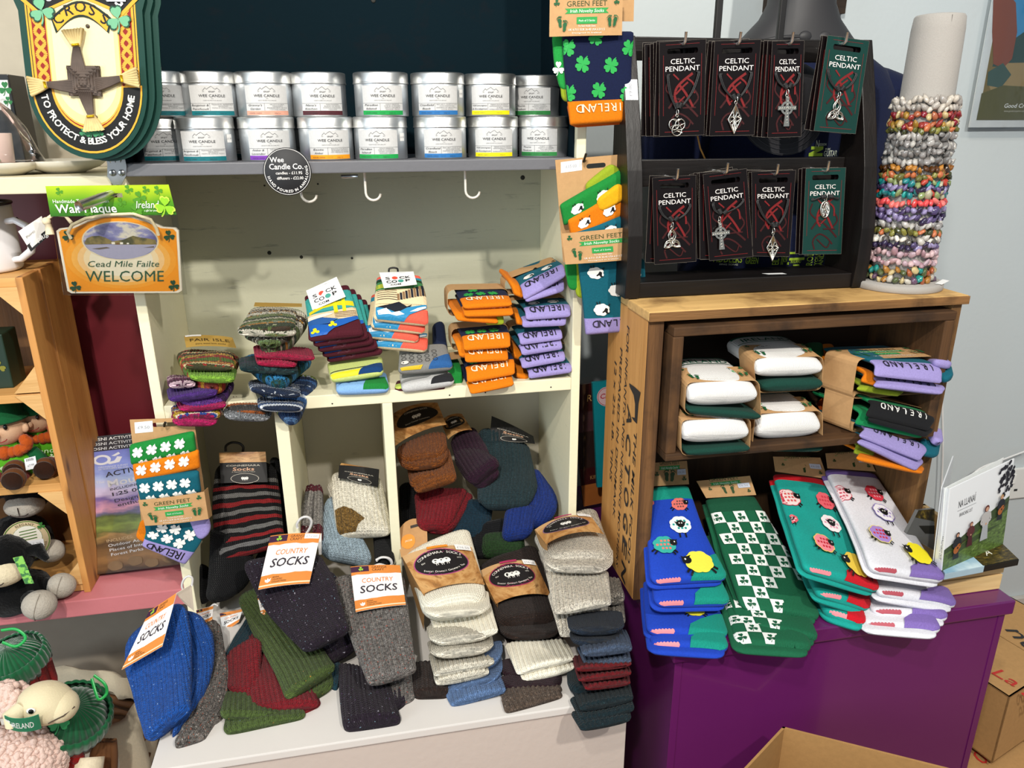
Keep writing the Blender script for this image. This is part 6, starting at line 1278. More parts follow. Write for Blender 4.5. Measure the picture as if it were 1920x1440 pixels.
def cuffed(t, TL, TR, BL, BR, Y0, Y1, main, cuff, th=.009, word=None, wc='#141418', back=.075, rise=.004, seed=1, prints=None, nm='sock', lean=0, tcol=None, rot=0):
    """one folded sock: patterned top going back, ribbed cuff dropping at the front"""
    a, b = P(*TL, Y=Y0), P(*TR, Y=Y0); c, d = P(*BL, Y=Y1), P(*BR, Y=Y1); bk = np.array([lean, back, rise])
    L, R = [a+bk, a, c], [b+bk, b, d]; s = Slab(L, R, th, ends=((.004, .004), (.004, th*.5)), e=4, wob=.0012, seed=seed, n=40, m=44)
    vc = s.len-np.linalg.norm((c+d-a-b)/2)*1.0
    m = jersey(main, stripes=[(0, main), (vc/s.len, cuff)], L=s.len) if cuff != main else jersey(main)
    s.build(nm, m, t); s.vc = vc
    sh = []
    if word:
        n = len(word); hw = s.w[-6]*.86; hgt = (s.len-vc)*.50
        for i, ch in enumerate(word): sh.append(text(wc, ch, -hw*.8+2*hw*.8*i/(n-1), 0, min(hgt, .011), bold=.01))
        decal('lettering', sh, turned(s, vc+(s.len-vc)*.16), t, base=.0009, mx=.01)
    if prints: decal('woven_pattern', prints(s), lambda x, y, off=.0003: s.pt(x, vc-np.asarray(y), off), t, base=.0009, step=.00012, mx=.008)
    return s
def sleeve(t, quad, Y, depth, mat=None, th=.0007, nm='paper_sleeve', dz=0.0, lean=0):
    """open card sleeve around a pack, front rim quad TL,TR,BR,BL"""
    f = [q if hasattr(q, 'shape') else (P(*q, Y=Y) if len(q) == 2 else P(*q[:2], Y=q[2])) for q in quad]; c = sum(f)/4; n = 5; rim = []
    for i in range(4):
        a, b, d = f[i-1], f[i], f[(i+1) % 4]; r = min(.012, np.linalg.norm(a-b)*.3, np.linalg.norm(d-b)*.3)
        p0, p1 = b+nz(a-b)*r, b+nz(d-b)*r
        for u in np.linspace(0, 1, n): rim.append((1-u)**2*p0+2*u*(1-u)*b+u*u*p1)
    rim = np.array(rim); k = len(rim); bk = np.array([lean, depth, dz]); ins = rim+nz(c-rim)*th
    v = np.vstack([rim, rim+bk, ins, ins+bk]); F = []
    for i in range(k):
        j = (i+1) % k; F += [(i, j, k+j, k+i), (2*k+j, 2*k+i, 3*k+i, 3*k+j), (j, i, 2*k+i, 2*k+j), (k+i, k+j, 3*k+j, 3*k+i)]
    ctr = np.cross(f[1]-f[0], f[3]-f[0]); 
    if ctr[1] < 0: F = [q[::-1] for q in F]
    return MB().add(v, F).obj(nm, mat or KR, t)
def hole_print(col, n=3):
    def g(s):
        r = random.Random(int(s.len*1e5)); o = []
        for j in range(4):
            for i in range(n):
                x = (-.62+1.24*(i+.5*(j % 2))/(n-.5))*s.w[-14]; y = .009+.019*j
                if y < s.vc: o.append(shamrock(col, x, y, .0088, r.uniform(-.3, .3), 4))
        return o
    return g
def sheep_print(s):
    o = []
    for j in range(4):
        for i in range(2): o += mini_sheep((-.48+.62*(i*1.35+.5*(j % 2)))*s.w[-14], .011+.020*j, .0088, .1)
    return o
G3 = 'sock packs on the cream shelf'
# ------------------------------------------------------------------ orange and lilac IRELAND packs
ZS = 1.148
def multipack(label, cuffs, main, cuff, wc, prints, sides, quad, Yq, at, depth=.03, group=G3, side_cols=(C_GRN, C_LIM), lean=0, back=.075, th=.009, sl=True, topprint=False, sf=.42, zfl=None):
    t = thing('sock_pack', label, 'sock pack', Q(at), group)
    for k, (TL, TR, BL, BR, Y0, Y1) in enumerate(cuffs): cuffed(t, TL, TR, BL, BR, Y0, Y1, main, cuff, th, 'IRELAND', wc, seed=int(TL[0]+TL[1]), prints=(lambda s_: [q for q in prints(s_) if q[1][..., 1].max() < back*sf+.006]) if k == 0 and prints else None, lean=lean, back=back)
    for k, (TL, TR, BL, BR, Y0, Y1, c) in enumerate(sides): cuffed(t, TL, TR, BL, BR, Y0, Y1, c, c, .008, seed=int(TL[0]), lean=lean, back=back*.9)
    if sl:
        al = [(P(*q[0], Y=q[4]), P(*q[1], Y=q[4])) for q in list(cuffs)+list(sides)]; bk = np.array([lean, back, .004])*sf
        xa = min(a[0] for a, b in al)-.002; xb = max(b[0] for a, b in al[:len(cuffs)])+.002; a0, b0 = al[0]; zb = min(min(a[2], b[2]) for a, b in al)-th-.001; zb = max(zb, zfl or zb)
        A, B = np.array([xa, a0[1], a0[2]+(xa-a0[0])*(b0[2]-a0[2])/(b0[0]-a0[0])+.003])+bk, np.array([xb, b0[1], b0[2]+.003])+bk
        o = sleeve(t, [A, B, np.array([xb+bk[0], B[1], zb]), np.array([xa+bk[0], A[1], zb])], None, depth, lean=lean*depth/back)
        if topprint:
            f = Sheet(A+np.array([lean*depth/back, depth, 0]), B+np.array([lean*depth/back, depth, 0]), B, A); decal('sleeve_print', gf_print(f.W, f.H), f.pt, o, base=.0006, step=.0001)
    return t
multipack('navy shamrock sock pack with orange cuffs, top of the orange stack', [((860, 556), (957, 554), (869, 574), (961, 568), .022, -.004), ((864, 572), (960, 570), (871, 589), (964, 586), .018, -.006)], C_NAV, C_ORG, '#f6e2c0', hole_print('#2fa04a', 3),
          [((846, 580), (930, 585), (857, 597), (936, 603), .02, .0, C_ORG), ((905, 588), (945, 586), (912, 606), (946, 606), .02, .004, C_LIM)], [(826, 542), (942, 526), (948, 592), (838, 600)], .055, (910, 560, .04), .045)
multipack('navy shamrock sock pack with orange cuffs, middle of the orange stack', [((863, 630), (958, 621), (870, 654), (958, 648), .016, -.008), ((865, 655), (954, 652), (873, 676), (954, 672), .012, -.010)], C_NAV, C_ORG, '#f6e2c0', hole_print('#2fa04a', 3),
          [((852, 640), (900, 640), (862, 668), (905, 672), .02, .003, C_ORG)], [(812, 585), (940, 600), (946, 655), (832, 660)], .06, (910, 630, .04), .04)
multipack('navy shamrock sock pack with orange cuffs, bottom of the orange stack', [((870, 687), (966, 673), (876, 715), (966, 699), .008, -.016), ((870, 712), (962, 700), (882, 735), (964, 719), .004, -.022)], C_NAV, C_ORG, '#f6e2c0', hole_print('#2fa04a', 3),
          [((838, 690), (866, 690), (842, 722), (868, 722), .03, .01, C_GRN)], [(826, 655), (950, 655), (955, 706), (840, 715)], .06, (910, 690, .03), .04)
LL = '#17161c'
multipack('teal sheep sock pack with lilac cuffs, topmost of the lilac stack', [((972, 530), (1056, 498), (981, 560), (1060, 514), .03, .004), ((978, 548), (1058, 520), (985, 563), (1058, 541), .026, .004)], C_TEA, C_LIL, LL, sheep_print,
          [((952, 520), (980, 535), (966, 548), (984, 556), .045, .02, C_ORG)], [(938, 505), (1046, 478), (1052, 520), (952, 545)], .075, (1010, 520, .04), .04)
multipack('teal sheep sock pack with lilac cuffs, second in the lilac stack', [((979, 575), (1071, 570), (987, 597), (1071, 591), .02, .0), ((974, 592), (1064, 590), (980, 611), (1062, 607), .02, .002)], C_TEA, C_LIL, LL, sheep_print,
          [((960, 585), (985, 590), (970, 604), (985, 606), .04, .02, C_ORG)], [(948, 560), (1058, 552), (1062, 592), (955, 600)], .08, (1010, 570, .05), .035)
multipack('teal sheep sock pack with lilac cuffs, third in the lilac stack', [((968, 624), (1054, 616), (976, 644), (1056, 633), .02, .002), ((969, 645), (1054, 636), (979, 665), (1056, 652), .016, .0)], C_TEA, C_LIL, LL, None,
          [((958, 650), (980, 655), (966, 668), (982, 672), .04, .02, C_ORG)], [(945, 615), (1050, 608), (1054, 645), (955, 655)], .08, (1010, 630, .05), .035)
multipack('teal sheep sock pack with lilac cuffs, bottom of the lilac stack', [((971, 670), (1060, 658), (979, 688), (1061, 673), .014, -.004), ((986, 692), (1073, 678), (992, 707), (1073, 696), .010, -.006)], C_TEA, C_LIL, LL, None,
          [((962, 685), (990, 690), (970, 702), (992, 708), .04, .01, C_ORG)], [(950, 662), (1062, 655), (1066, 690), (962, 698)], .08, (1010, 680, .05), .035)
# ------------------------------------------------------------------ hanging three-packs
def rolled(t, L, R, mat, prints=None, th=.018, seed=1, toe=None, fn=None):
    s = Slab(L, R, th, ends=((.004, th*.5), (.004, th*.5)), e=5, wob=.001, seed=seed, n=30, m=44); s.build('rolled_sock', mat, t)
    if prints: decal('woven_pattern', prints(s), upright(s), t, base=.0009, step=.00012, mx=.007)
    return s
def clover_row(col, n=4, rows=2, sz=.0085, dy=.02):
    def g(s): return [shamrock(col, (-.74+1.55*(i+.3*(j % 2))/(n-.4))*s.w[8], s.len*.62-j*dy, sz, -.25, 4) for j in range(rows) for i in range(n) if s.len*.62-j*dy > -.002]
    return g
def sheep_row(n=2): return lambda s: sum([mini_sheep((-.55+.8*i)*s.w[8], s.len*.5, .0095, .05) for i in range(n)], [])
def gfpack(label, back, Yb, hole, rolls, band, Yband, tail, price, hookpts, side=None, group='hanging three packs of novelty socks'):
    s = Sheet(*[(x, y, Yb) for x, y in back], th=.0008); t = thing('sock_pack', label, 'sock pack', (s.a+s.b)/2, group)
    s.build('card_back', KR, t, holes=[[(s.W*hole[0]+s.W*hole[2]*c+.0035*math.cos(u), s.H*hole[1]+.0035*math.sin(u)) for c, us in ((1, np.linspace(-1.57, 1.57, 7)), (-1, np.linspace(1.57, 4.71, 7))) for u in us]])
    if price: decal('price_sticker', [poly('#f1f0ee', [(s.W*.06, s.H*.875), (s.W*.34, s.H*.885), (s.W*.35, s.H*.985), (s.W*.07, s.H*.975)]), text('#8c8c92', price, s.W*.2, s.H*.915, .0048, .017, shear=.1)], s.pt, t)
    for k, (L, R, c, pr) in enumerate(rolls): rolled(t, L, R, jersey(c), pr, seed=k+int(back[0][0]))
    b = Sheet(*[(x, y, Yband) for x, y in band], th=.0008, bulge=.003); o = b.build('printed_band', KR, t, nx=14); decal('band_print', gf_print(b.W, b.H), b.pt, o, base=.0004, step=.00008, mx=.012)
    if side: Sheet(*side, th=.0008).build('band_side', KR, t)
    tail(t)
    if hookpts: MB().tube([P(*h[:2], Y=h[2]) for h in hookpts], .0018, k=8).obj('wire_hook', plain('#3a3836', .4, .8), bc)
    return t
def tail_left(t):
    for dx, c in ((-10, C_ORG), (-4, C_LIM)): slab(t, 'sock', jersey(c), [(268+dx*.5, 975, -.030), (262+dx, 1012, -.030)], [(330, 975, -.030), (300, 1030, -.030)], .008, seed=5+dx, n=24, m=24, wob=.001)
    s = Slab([(268, 966, -.040), (268, 1002, -.040), (265, 1026, -.040)], [(388, 950, -.040), (382, 1010, -.040), (346, 1062, -.040)], .012, ends=((.003, .004), (.004, .005)), e=4, wob=.001, seed=2, n=36, m=44)
    s.build('sock', jersey(C_TEA), t); L_, W_ = s.len, s.w[20]
    decal('cuff', [(jersey(C_LIL), poly('#000', [(-W_*1.1, .0), (W_*1.3, .0), (W_*1.3, .021), (-W_*1.1, .021)])[1])], upright(s), t, base=.0008, mx=.003, label='lilac cuff')
    slab(t, 'heel', jersey(C_LIL), [(348, 966, -.044), (372, 1020, -.044)], [(384, 948, -.042), (398, 1000, -.042)], .014, 'lilac heel', n=24, m=30, wob=.001, ends=((.01, .006), (.014, .006)))
    sh = [text('#17161c', c, -W_*.62+1.24*W_*i/6, 0, .0125, bold=.01) for i, c in enumerate('IRELAND')]; decal('lettering', sh, turned(s, L_-.0175), t, base=.0013, mx=.01)
    decal('woven_pattern', [shamrock('#eeece6', x*W_, y, .009, -.25, 4) for x, y in ((-.72, .035), (-.2, .034), (.28, .030), (-.45, .052), (.02, .052), (.55, .045))], upright(s), t, base=.001, mx=.007)
gfpack('kraft sock pack of green, orange and teal clover socks hanging left of the pigeon holes', [(243, 787), (363, 783), (392, 978), (266, 985)], -.020, (.53, .945, .16),
       [([(240, 838, -.044), (244, 876, -.044)], [(362, 812, -.044), (367, 850, -.044)], C_GRN, clover_row('#eef0ea')), ([(246, 872, -.046), (252, 908, -.046)], [(371, 846, -.046), (374, 882, -.046)], C_ORG, clover_row('#f4ece0', 4, 1)), ([(252, 900, -.050), (262, 945, -.050)], [(371, 886, -.050), (376, 928, -.050)], C_TEA, clover_row('#eef0ea'))],
       [(259, 938), (383, 922), (391, 973), (272, 986)], -.058, tail_left, '£9.50', [(308, 797, .0), (308, 795, -.022), (308, 799, -.03), (310, 792, -.034)], ((382, 922, -.056), (390, 914, -.02), (398, 966, -.02), (391, 973, -.056)))
def tail_r1(t):
    slab(t, 'sock', jersey('#1f8f3c'), [(1036, 60, -.028), (1040, 120, -.028), (1052, 170, -.028)], [(1060, 60, -.028), (1062, 120, -.028), (1070, 170, -.028)], .01, n=24, m=24, wob=.001); slab(t, 'sock', jersey(C_LIM), [(1050, 140, -.026), (1054, 190, -.026)], [(1070, 140, -.026), (1072, 192, -.026)], .008, n=20, m=20, wob=.001)
    decal('clover', [shamrock('#eef0ea', 0, 0, .009)], frame_map(P(1047, 128, Y=-.0293), (1, 0, 0), (0, 0, 1)), t)
    s = Slab([(1056, 58, -.036), (1058, 130, -.036), (1071, 236, -.036)], [(1190, 58, -.036), (1188, 130, -.036), (1186, 228, -.036)], .014, ends=((.003, .004), (.003, .006)), e=5, wob=.001, seed=8, n=44, m=44)
    s.build('sock', jersey(C_NAV, stripes=[(0, C_NAV), (.735, C_ORG)], L=s.len), t)
    W_ = s.w[20]; decal('woven_pattern', [shamrock('#27a24a', x*W_, s.len-y, .0115, -.25, 4) for x, y in ((-.1, .008), (-.92, .022), (.9, .022), (-.5, .043), (.35, .045), (-.95, .080), (-.05, .078), (.8, .085))], lambda x, y, off=.0003: s.pt(x, s.len-np.asarray(y), off), t, base=.0009, mx=.007)
    decal('lettering', [text('#f6e2c0', c, -W_*.58+1.24*W_*i/6, 0, .0118, bold=.0) for i, c in enumerate('IRELAND')], turned(s, s.len*.775), t, base=.001, mx=.01)
    slab(t, 'sock', jersey('#c9560c'), [(1062, 190, -.026), (1072, 240, -.026)], [(1186, 190, -.026), (1186, 232, -.026)], .006, n=20, m=20, wob=.001)
gfpack('kraft sock pack with navy clover sock and orange cuff, top centre', [(1031, -40), (1190, -44), (1188, 40), (1034, 40)], -.022, (.5, .8, .1), [([(1040, -40, -.034), (1040, -5, -.034)], [(1186, -44, -.034), (1186, -8, -.034)], C_TEA, None)],
       [(1031, -6), (1168, -10), (1166, 66), (1030, 69)], -.045, tail_r1, None, None)
def tail_r2(t):
    slab(t, 'heel', jersey(C_LIM), [(1096, 348, -.032), (1112, 378, -.032)], [(1150, 304, -.032), (1176, 330, -.032)], .014, 'lime heel', n=20, m=24, wob=.001); slab(t, 'heel', jersey('#dda012'), [(1118, 376, -.048), (1128, 400, -.048)], [(1166, 340, -.048), (1180, 372, -.048)], .012, 'yellow heel', n=20, m=24, wob=.001)
    for x, c, y in ((1064, C_GRN, 545), (1078, C_LIM, 560), (1092, C_ORG, 595)): slab(t, 'sock', jersey(c), [(x-6, 490, -.026), (x, 540, -.026), (x+4, y, -.026)], [(x+24, 490, -.026), (x+24, 540, -.026), (x+22, y, -.026)], .008, seed=x, n=22, m=22, wob=.001)
    s = Slab([(1086, 490, -.036), (1092, 560, -.036), (1100, 630, -.036)], [(1210, 486, -.036), (1214, 560, -.036), (1212, 620, -.036)], .014, ends=((.003, .004), (.003, .006)), e=5, wob=.001, seed=9, n=40, m=44)
    s.build('sock', jersey(C_TEA, stripes=[(0, C_TEA), (.77, C_LIL)], L=s.len), t); W_ = s.w[20]
    sh = []
    for x, y in ((-.55, .020), (.05, .048), (-.45, .078), (.6, .02)): sh += mini_sheep(x*W_, s.len-y, .012)
    decal('woven_pattern', sh, lambda x, y, off=.0003: s.pt(x, s.len-np.asarray(y), off), t, base=.0009, mx=.007)
    decal('lettering', [text('#17161c', c, -W_*.58+1.24*W_*i/6, 0, .0118) for i, c in enumerate('IRELAND')], turned(s, s.len*.80), t, base=.001, mx=.01)
gfpack('kraft sock pack of rolled green, orange and teal sheep socks beside the crate', [(1041, 300), (1182, 288), (1196, 480), (1056, 492)], -.020, (.53, .915, .10),
       [([(1052, 385, -.040), (1060, 425, -.040)], [(1168, 318, -.040), (1180, 372, -.040)], C_GRN, sheep_row()), ([(1066, 412, -.044), (1074, 450, -.044)], [(1180, 344, -.044), (1190, 400, -.044)], C_ORG, sheep_row()), ([(1074, 438, -.048), (1080, 470, -.048)], [(1180, 400, -.048), (1190, 440, -.048)], C_TEA, sheep_row())],
       [(1053, 438), (1196, 424), (1200, 485), (1060, 496)], -.055, tail_r2, '£15.00', [(1100, 305, .0), (1097, 301, -.022), (1094, 303, -.03), (1099, 288, -.036)])
# lime heel rolls at the upper right of the sheep pack
# ------------------------------------------------------------------ fair isle socks at the left end of the shelf
G4 = 'fair isle knit socks on the cream shelf'
FI = dict(rib=.0012, ribp=.0045, n=46, m=66, wob=.003)
def fair(label, mats, items, at, seed):
    t = thing('wool_sock', label, 'socks', Q(at), G4)
    for k, (L, R, ys, th, e1, mi) in enumerate(items): slab(t, ('cuff' if mi else 'sock'), mats[mi], LY(L, ys), LY(R, ys), th, seed=seed+k, ends=((.014, .010), (e1, th*.5)), **FI)
    return t
f_green = fairisle(['#5a6a3a', '#c9c0a4', '#7d8a5a', '#4a3a2c', '#c08a3a', '#8a9a86', '#3a4430', '#e0d8c4'], .10, 3); f_greenh = fairisle(['#6f8a5a', '#8aa07a', '#d9d2c0', '#4a4438', '#5a6a3a'], .10, 4)
f_red = fairisle(['#c08a2a', '#a8332a', '#d9c690', '#5a7a2c', '#8a3a2c', '#e0b050', '#4a4a2a'], .10, 5); k_lime = knit('#7fae3a', ('#a8c860',), .3, ribp=.0032)
f_pur = fairisle(['#4a2468', '#5c2f80', '#2c1638', '#3a1c4e', '#6a3a90'], .12, 6); k_pur = knit('#4c2a78', ('#6d4a9c',), .3, ribp=.0032); f_pkw = fairisle(['#d9b9c4', '#8a3a6a', '#3a1c2c', '#5a2448'], .05, 7)
k_mag = knit('#b0185a', ('#d0407a',), .3, ribp=.0032); f_mag = fairisle(['#b0185a', '#2a4a9a', '#d9c9b0', '#c09a2a', '#7d1840'], .05, 8)
f_org = fairisle(['#6a6a6c', '#b8622a', '#4a4644', '#8a8682', '#7d4a24', '#3a3838'], .06, 9); k_ggr = knit('#7d7f82', ('#4a4a4c', '#b9b9ba'), .5, fthr=.64, ribp=.0032)
f_teal = fairisle(['#1a5a6a', '#2f7fb0', '#1f6a80', '#0f3a4a', '#4a8ac0', '#2a4a3a'], .10, 10); f_dkt = fairisle(['#143a3c', '#2a4a4a', '#0f2a2e', '#3a3a4a'], .08, 11); k_rose = knit('#a81840', ('#d04a6a',), .3, ribp=.0032)
f_blu = fairisle(['#2a4a7a', '#1f3050', '#3f6fae', '#c9d2dc', '#7d8f2c', '#24406a', '#5a82b0'], .10, 12); f_blc = fairisle(['#4a628a', '#22304a', '#d9dee4', '#3a5a8a'], .03, 13)
fair('magenta and blue fair isle socks at the bottom left of the shelf', [f_mag, k_mag], [([(318, 752), (322, 774)], [(422, 748), (412, 772)], (.01, -.03), .018, .012, 0), ([(328, 748), (336, 764)], [(418, 742), (425, 756)], (.01, -.032), .010, .008, 1), ([(318, 768), (324, 790)], [(412, 764), (404, 790)], (.005, -.034), .012, .010, 1)], (370, 785, -.02), 200)
fair('grey and orange fair isle socks drooping over the shelf edge above the divider', [f_org, k_ggr], [([(420, 738), (424, 764)], [(505, 738), (508, 766)], (.03, -.02), .022, .014, 0), ([(416, 758), (420, 778)], [(512, 758), (506, 782)], (.0, -.028), .014, .012, 1)], (460, 775, -.02), 205)
fair('purple fair isle socks in the middle of the left shelf pile', [f_pur, k_pur, f_pkw], [([(310, 712), (314, 740), (345, 756)], [(440, 705), (442, 730), (408, 756)], (.04, -.01, -.035), .026, .02, 0), ([(312, 700), (314, 716)], [(366, 700), (368, 714)], (.03, -.03), .012, .008, 2), ([(310, 722), (314, 742)], [(400, 712), (408, 730)], (.02, -.036), .014, .010, 1)], (370, 740, .0), 210)
t = fair('red, gold and green fair isle socks with a tan FAIR ISLE label', [f_red, k_lime, f_red], [([(335, 650), (330, 680), (372, 712)], [(446, 650), (448, 690), (420, 712)], (.05, .0, -.035), .036, .024, 0), ([(338, 656), (342, 682)], [(436, 656), (440, 684)], (.04, -.03), .012, .010, 2), ([(350, 676), (356, 700)], [(446, 684), (440, 706)], (.02, -.04), .014, .010, 1)], (390, 700, .0), 215)
s = Sheet((345, 630, .055), (436, 633, .055), (443, 652, .02), (349, 651, .02), th=.0007, bulge=.003); o = s.build('paper_label', plain('#a8863f', .5), t, nx=10); decal('label_print', [text('#3a2c14', 'FAIR ISLE', s.W*.5, s.H*.42, s.H*.26, s.W*.8), text('#3a2c14', 'pure wool knit socks', s.W*.5, s.H*.14, s.H*.12, s.W*.6), rect('#e9e6e0', s.W*.02, s.H*.86, s.W*.35, s.H)], s.pt, o, base=.0005, mx=.01)
fair('blue and green speckled fair isle socks at the bottom of the second shelf pile', [f_blu, f_blc], [([(470, 706), (478, 745), (530, 786)], [(592, 690), (598, 740), (560, 786)], (.05, -.005, -.035), .034, .016, 0), ([(466, 706), (470, 722)], [(562, 718), (566, 734)], (.03, -.036), .014, .010, 1), ([(482, 736), (484, 756)], [(566, 742), (572, 760)], (.02, -.042), .014, .010, 1)], (530, 750, .0), 220)
fair('teal and blue fair isle socks with rose red cuffs in the second shelf pile', [f_teal, k_rose, f_dkt], [([(450, 662), (452, 690), (505, 716)], [(588, 655), (582, 690), (538, 716)], (.05, -.01, -.035), .030, .02, 0), ([(446, 666), (450, 684)], [(556, 668), (560, 690)], (.03, -.034), .014, .010, 2), ([(474, 644), (478, 662)], [(584, 648), (592, 668)], (.03, -.032), .010, .008, 1), ([(476, 658), (482, 676)], [(560, 664), (556, 680)], (.03, -.036), .010, .008, 1)], (520, 690, .0), 225)
t = fair('large green and brown fair isle socks on top of the second shelf pile', [f_green, f_greenh, f_green], [([(474, 572), (462, 612), (490, 648)], [(572, 572), (574, 620), (520, 650)], (.07, .01, -.03), .040, .02, 0), ([(470, 572), (442, 616)], [(556, 572), (552, 606)], (.07, -.03), .016, .010, 2), ([(444, 604), (446, 622)], [(552, 600), (556, 622)], (.01, -.034), .010, .008, 2), ([(448, 622), (470, 640), (496, 650)], [(560, 618), (540, 640), (508, 650)], (.0, -.032, -.036), .012, .012, 1)], (510, 620, .0), 230)
s = Sheet((478, 567, .08), (566, 569, .08), (566, 575, .06), (476, 574, .06), th=.0006); s.build('paper_label', plain('#a8863f', .5), t)
# ------------------------------------------------------------------ illustrated socks (two tall stacks and the low ones under them)
G5 = 'illustrated socks on the cream shelf'
MAR, CORAL = '#4a1420', '#e8604c'
def illus(label, base, L, R, ys, th, off, at, prints=None, toe=None, toecol=None, seed=1, stripes=None, dx=0, dl=0):
    t = thing('novelty_sock', label, 'socks', Q(at), G5)
    s = Slab(LY(L, ys), LY(R, ys), th, ends=((.006, .004), (.006, th*.5)), e=4, wob=.0012, seed=seed, n=44, m=44, off=off, dx=dx, dl=dl)
    s.build('sock', jersey(base, rib=.0016, stripes=stripes, L=s.len) if stripes else jersey(base), t)
    if prints: decal('woven_picture', prints(s), lambda x, y, off=.0003: s.pt(x, s.len-np.asarray(y), off), t, base=.0009, step=.0001, mx=.006)
    if toe: decal('toe', [(jersey(toecol, rib=.0016), poly('#000', [(a*s.w[-10], b) for a, b in toe])[1])], upright(s), t, base=.0014, mx=.003, label='contrasting toe')
    return t, s
def coop_card(t, c, Ys):
    s = Sheet(*[(p[0], p[1], y) for p, y in zip(c, Ys)], th=.0006); o = s.build('paper_card', ink('#eeece8'), t); w, h = s.W, s.H; k = '#15151a'; b = .035
    row = lambda y, sz: [text(k, 'S', w*.20, y, sz, w*.12, bold=b)]
    sh = [text(k, 'S', w*.19, h*.50, h*.17, w*.14, bold=b), disc('#d8503a', w*.40, h*.585, h*.10, w*.085), text(k, 'CK', w*.70, h*.50, h*.17, w*.34, bold=b), text(k, 'CO', w*.28, h*.26, h*.17, w*.32, bold=b), disc('#4a9a8a', w*.55, h*.345, h*.10, w*.085), text(k, 'P', w*.76, h*.26, h*.17, w*.14, bold=b), text(k, '.COM', w*.36, h*.08, h*.10, w*.34, bold=.02), text('#8a8a8a', 'SOCK CO-OPERATIVE', w*.55, h*.88, h*.035, w*.4)]
    decal('card_print', sh, s.pt, o, base=.0003, step=.0001)
def bridge_print(s):
    w = s.w[20]; L = s.len; X = lambda pts: [(a*w, b*L) for a, b in pts]   # y measured from the front end
    return [poly('#3a9a94', X([(-1, .50), (1, .50), (1, .86), (-1, .86)])), poly('#d9c29a', X([(-1, .30), (1, .30), (1, .50), (-1, .46)])), poly('#d8c81e', X([(-.9, .46), (-.3, .56), (.2, .58), (.95, .52), (.95, .62), (.2, .66), (-.3, .62), (-.9, .52)])), poly('#e4d41c', X([(.10, .42), (.26, .42), (.30, .72), (.14, .72)])), poly('#e4d41c', X([(.45, .44), (.6, .44), (.66, .74), (.52, .74)])), line('#e4d41c', X([(-.7, .56), (.2, .74), (.6, .76)]), .0016)]+[line('#6a4a30', X([(.1, .34+.03*i), (.98, .33+.03*i)]), .0011) for i in range(4)]+[poly('#ece4d0', X([(-1, .40), (-.2, .44), (.1, .42), (-.2, .38), (-1, .33)])), poly('#2a5a9a', X([(-1, .33), (-.4, .36), (.2, .30), (-.2, .22), (-1, .22)]))]+blue_band(s)
def blue_band(s):
    w = s.w[20]; L = s.len; X = lambda pts: [(a*w, b*L) for a, b in pts]
    o = [poly('#1f5cae', X([(-1, .02), (-.35, .02), (.0, .12), (.35, .16), (1, .26), (1, .32), (.2, .28), (-.2, .20), (-1, .24)]))]
    for x, y in ((-.78, .10), (-.05, .19)):
        for a in (1.57, 3.66, 5.76): o.append(disc('#e8dc1e', x*w+.0042*math.cos(a), y*L+.0042*math.sin(a), .0030, k=10))
        o.append(disc('#e8dc1e', x*w, y*L, .003, k=10))
    return o
base_L, base_R = [(569, 552), (575, 592), (577, 634)], [(652, 530), (668, 578), (682, 622)]
for k, lb in ((4, 'maroon toed illustrated sock with yellow shapes, lowest of the first tall stack'), (3, 'maroon toed illustrated sock with yellow shapes, fourth in the first tall stack'), (2, 'maroon toed illustrated sock with yellow shapes, third in the first tall stack'), (1, 'maroon toed illustrated sock with yellow shapes, second in the first tall stack'), (0, 'maroon and teal illustrated sock with bridge picture and white card, top of its stack')):
    q = k*.0135; d = k*6
    t, s = illus(lb, '#3a9a94', [(a+d, b) for a, b in base_L], [(a+d*1.2, b-(4 if k else 0)) for a, b in base_R], (.09, .035, -.012), .0135, q, (630, 600, .03), bridge_print if k == 0 else (lambda s: [poly('#4a1420', [(-s.w[20]*.5, .0), (s.w[20], .0), (s.w[20], .02), (-s.w[20]*.5, .02)])]+blue_band(s)), [(.0, .0), (.25, .010), (.6, .016), (1.0, .022), (1.0, .0)], MAR, 240+k, [(0, MAR), (.14, '#3a9a94'), (.72, MAR)], dl=-.002*k if k else 0)
    if k == 0: coop_card(t, [(574, 545), (631, 519), (648, 556), (586, 582)], (.078, .082, .05, .045))
def cliff_print(s):
    w = s.w[20]; L = s.len; X = lambda pts: [(a*w, b*L) for a, b in pts]; r = random.Random(2)
    o = [poly('#3f7a4a', X([(-1, .60), (1, .64), (1, .84), (-1, .84)])), poly('#a8ae3a', X([(-1, .64), (-.2, .66), (.3, .72), (-.1, .78), (-1, .74)])), poly('#1f3a24', X([(-1, .80), (0, .84), (1, .76), (1, .82), (-1, .88)])), poly('#e6cfa6', X([(-1, .28), (1, .30), (1, .62), (-1, .60)]))]
    for i in range(11):
        a = -.15+i*.11; o.append(poly('#1c1f2c' if i % 2 else '#8a6a4a', X([(a, .36+.012*i), (a+.09, .36+.012*i), (a+.09, .50+.022*i), (a, .50+.022*i)])))
    for i in range(5): o.append(line('#2a2018', X([(-.95, .36+.05*i), (-.5, .38+.05*i), (-.15, .36+.05*i)]), .0009))
    o += wave(s); return o
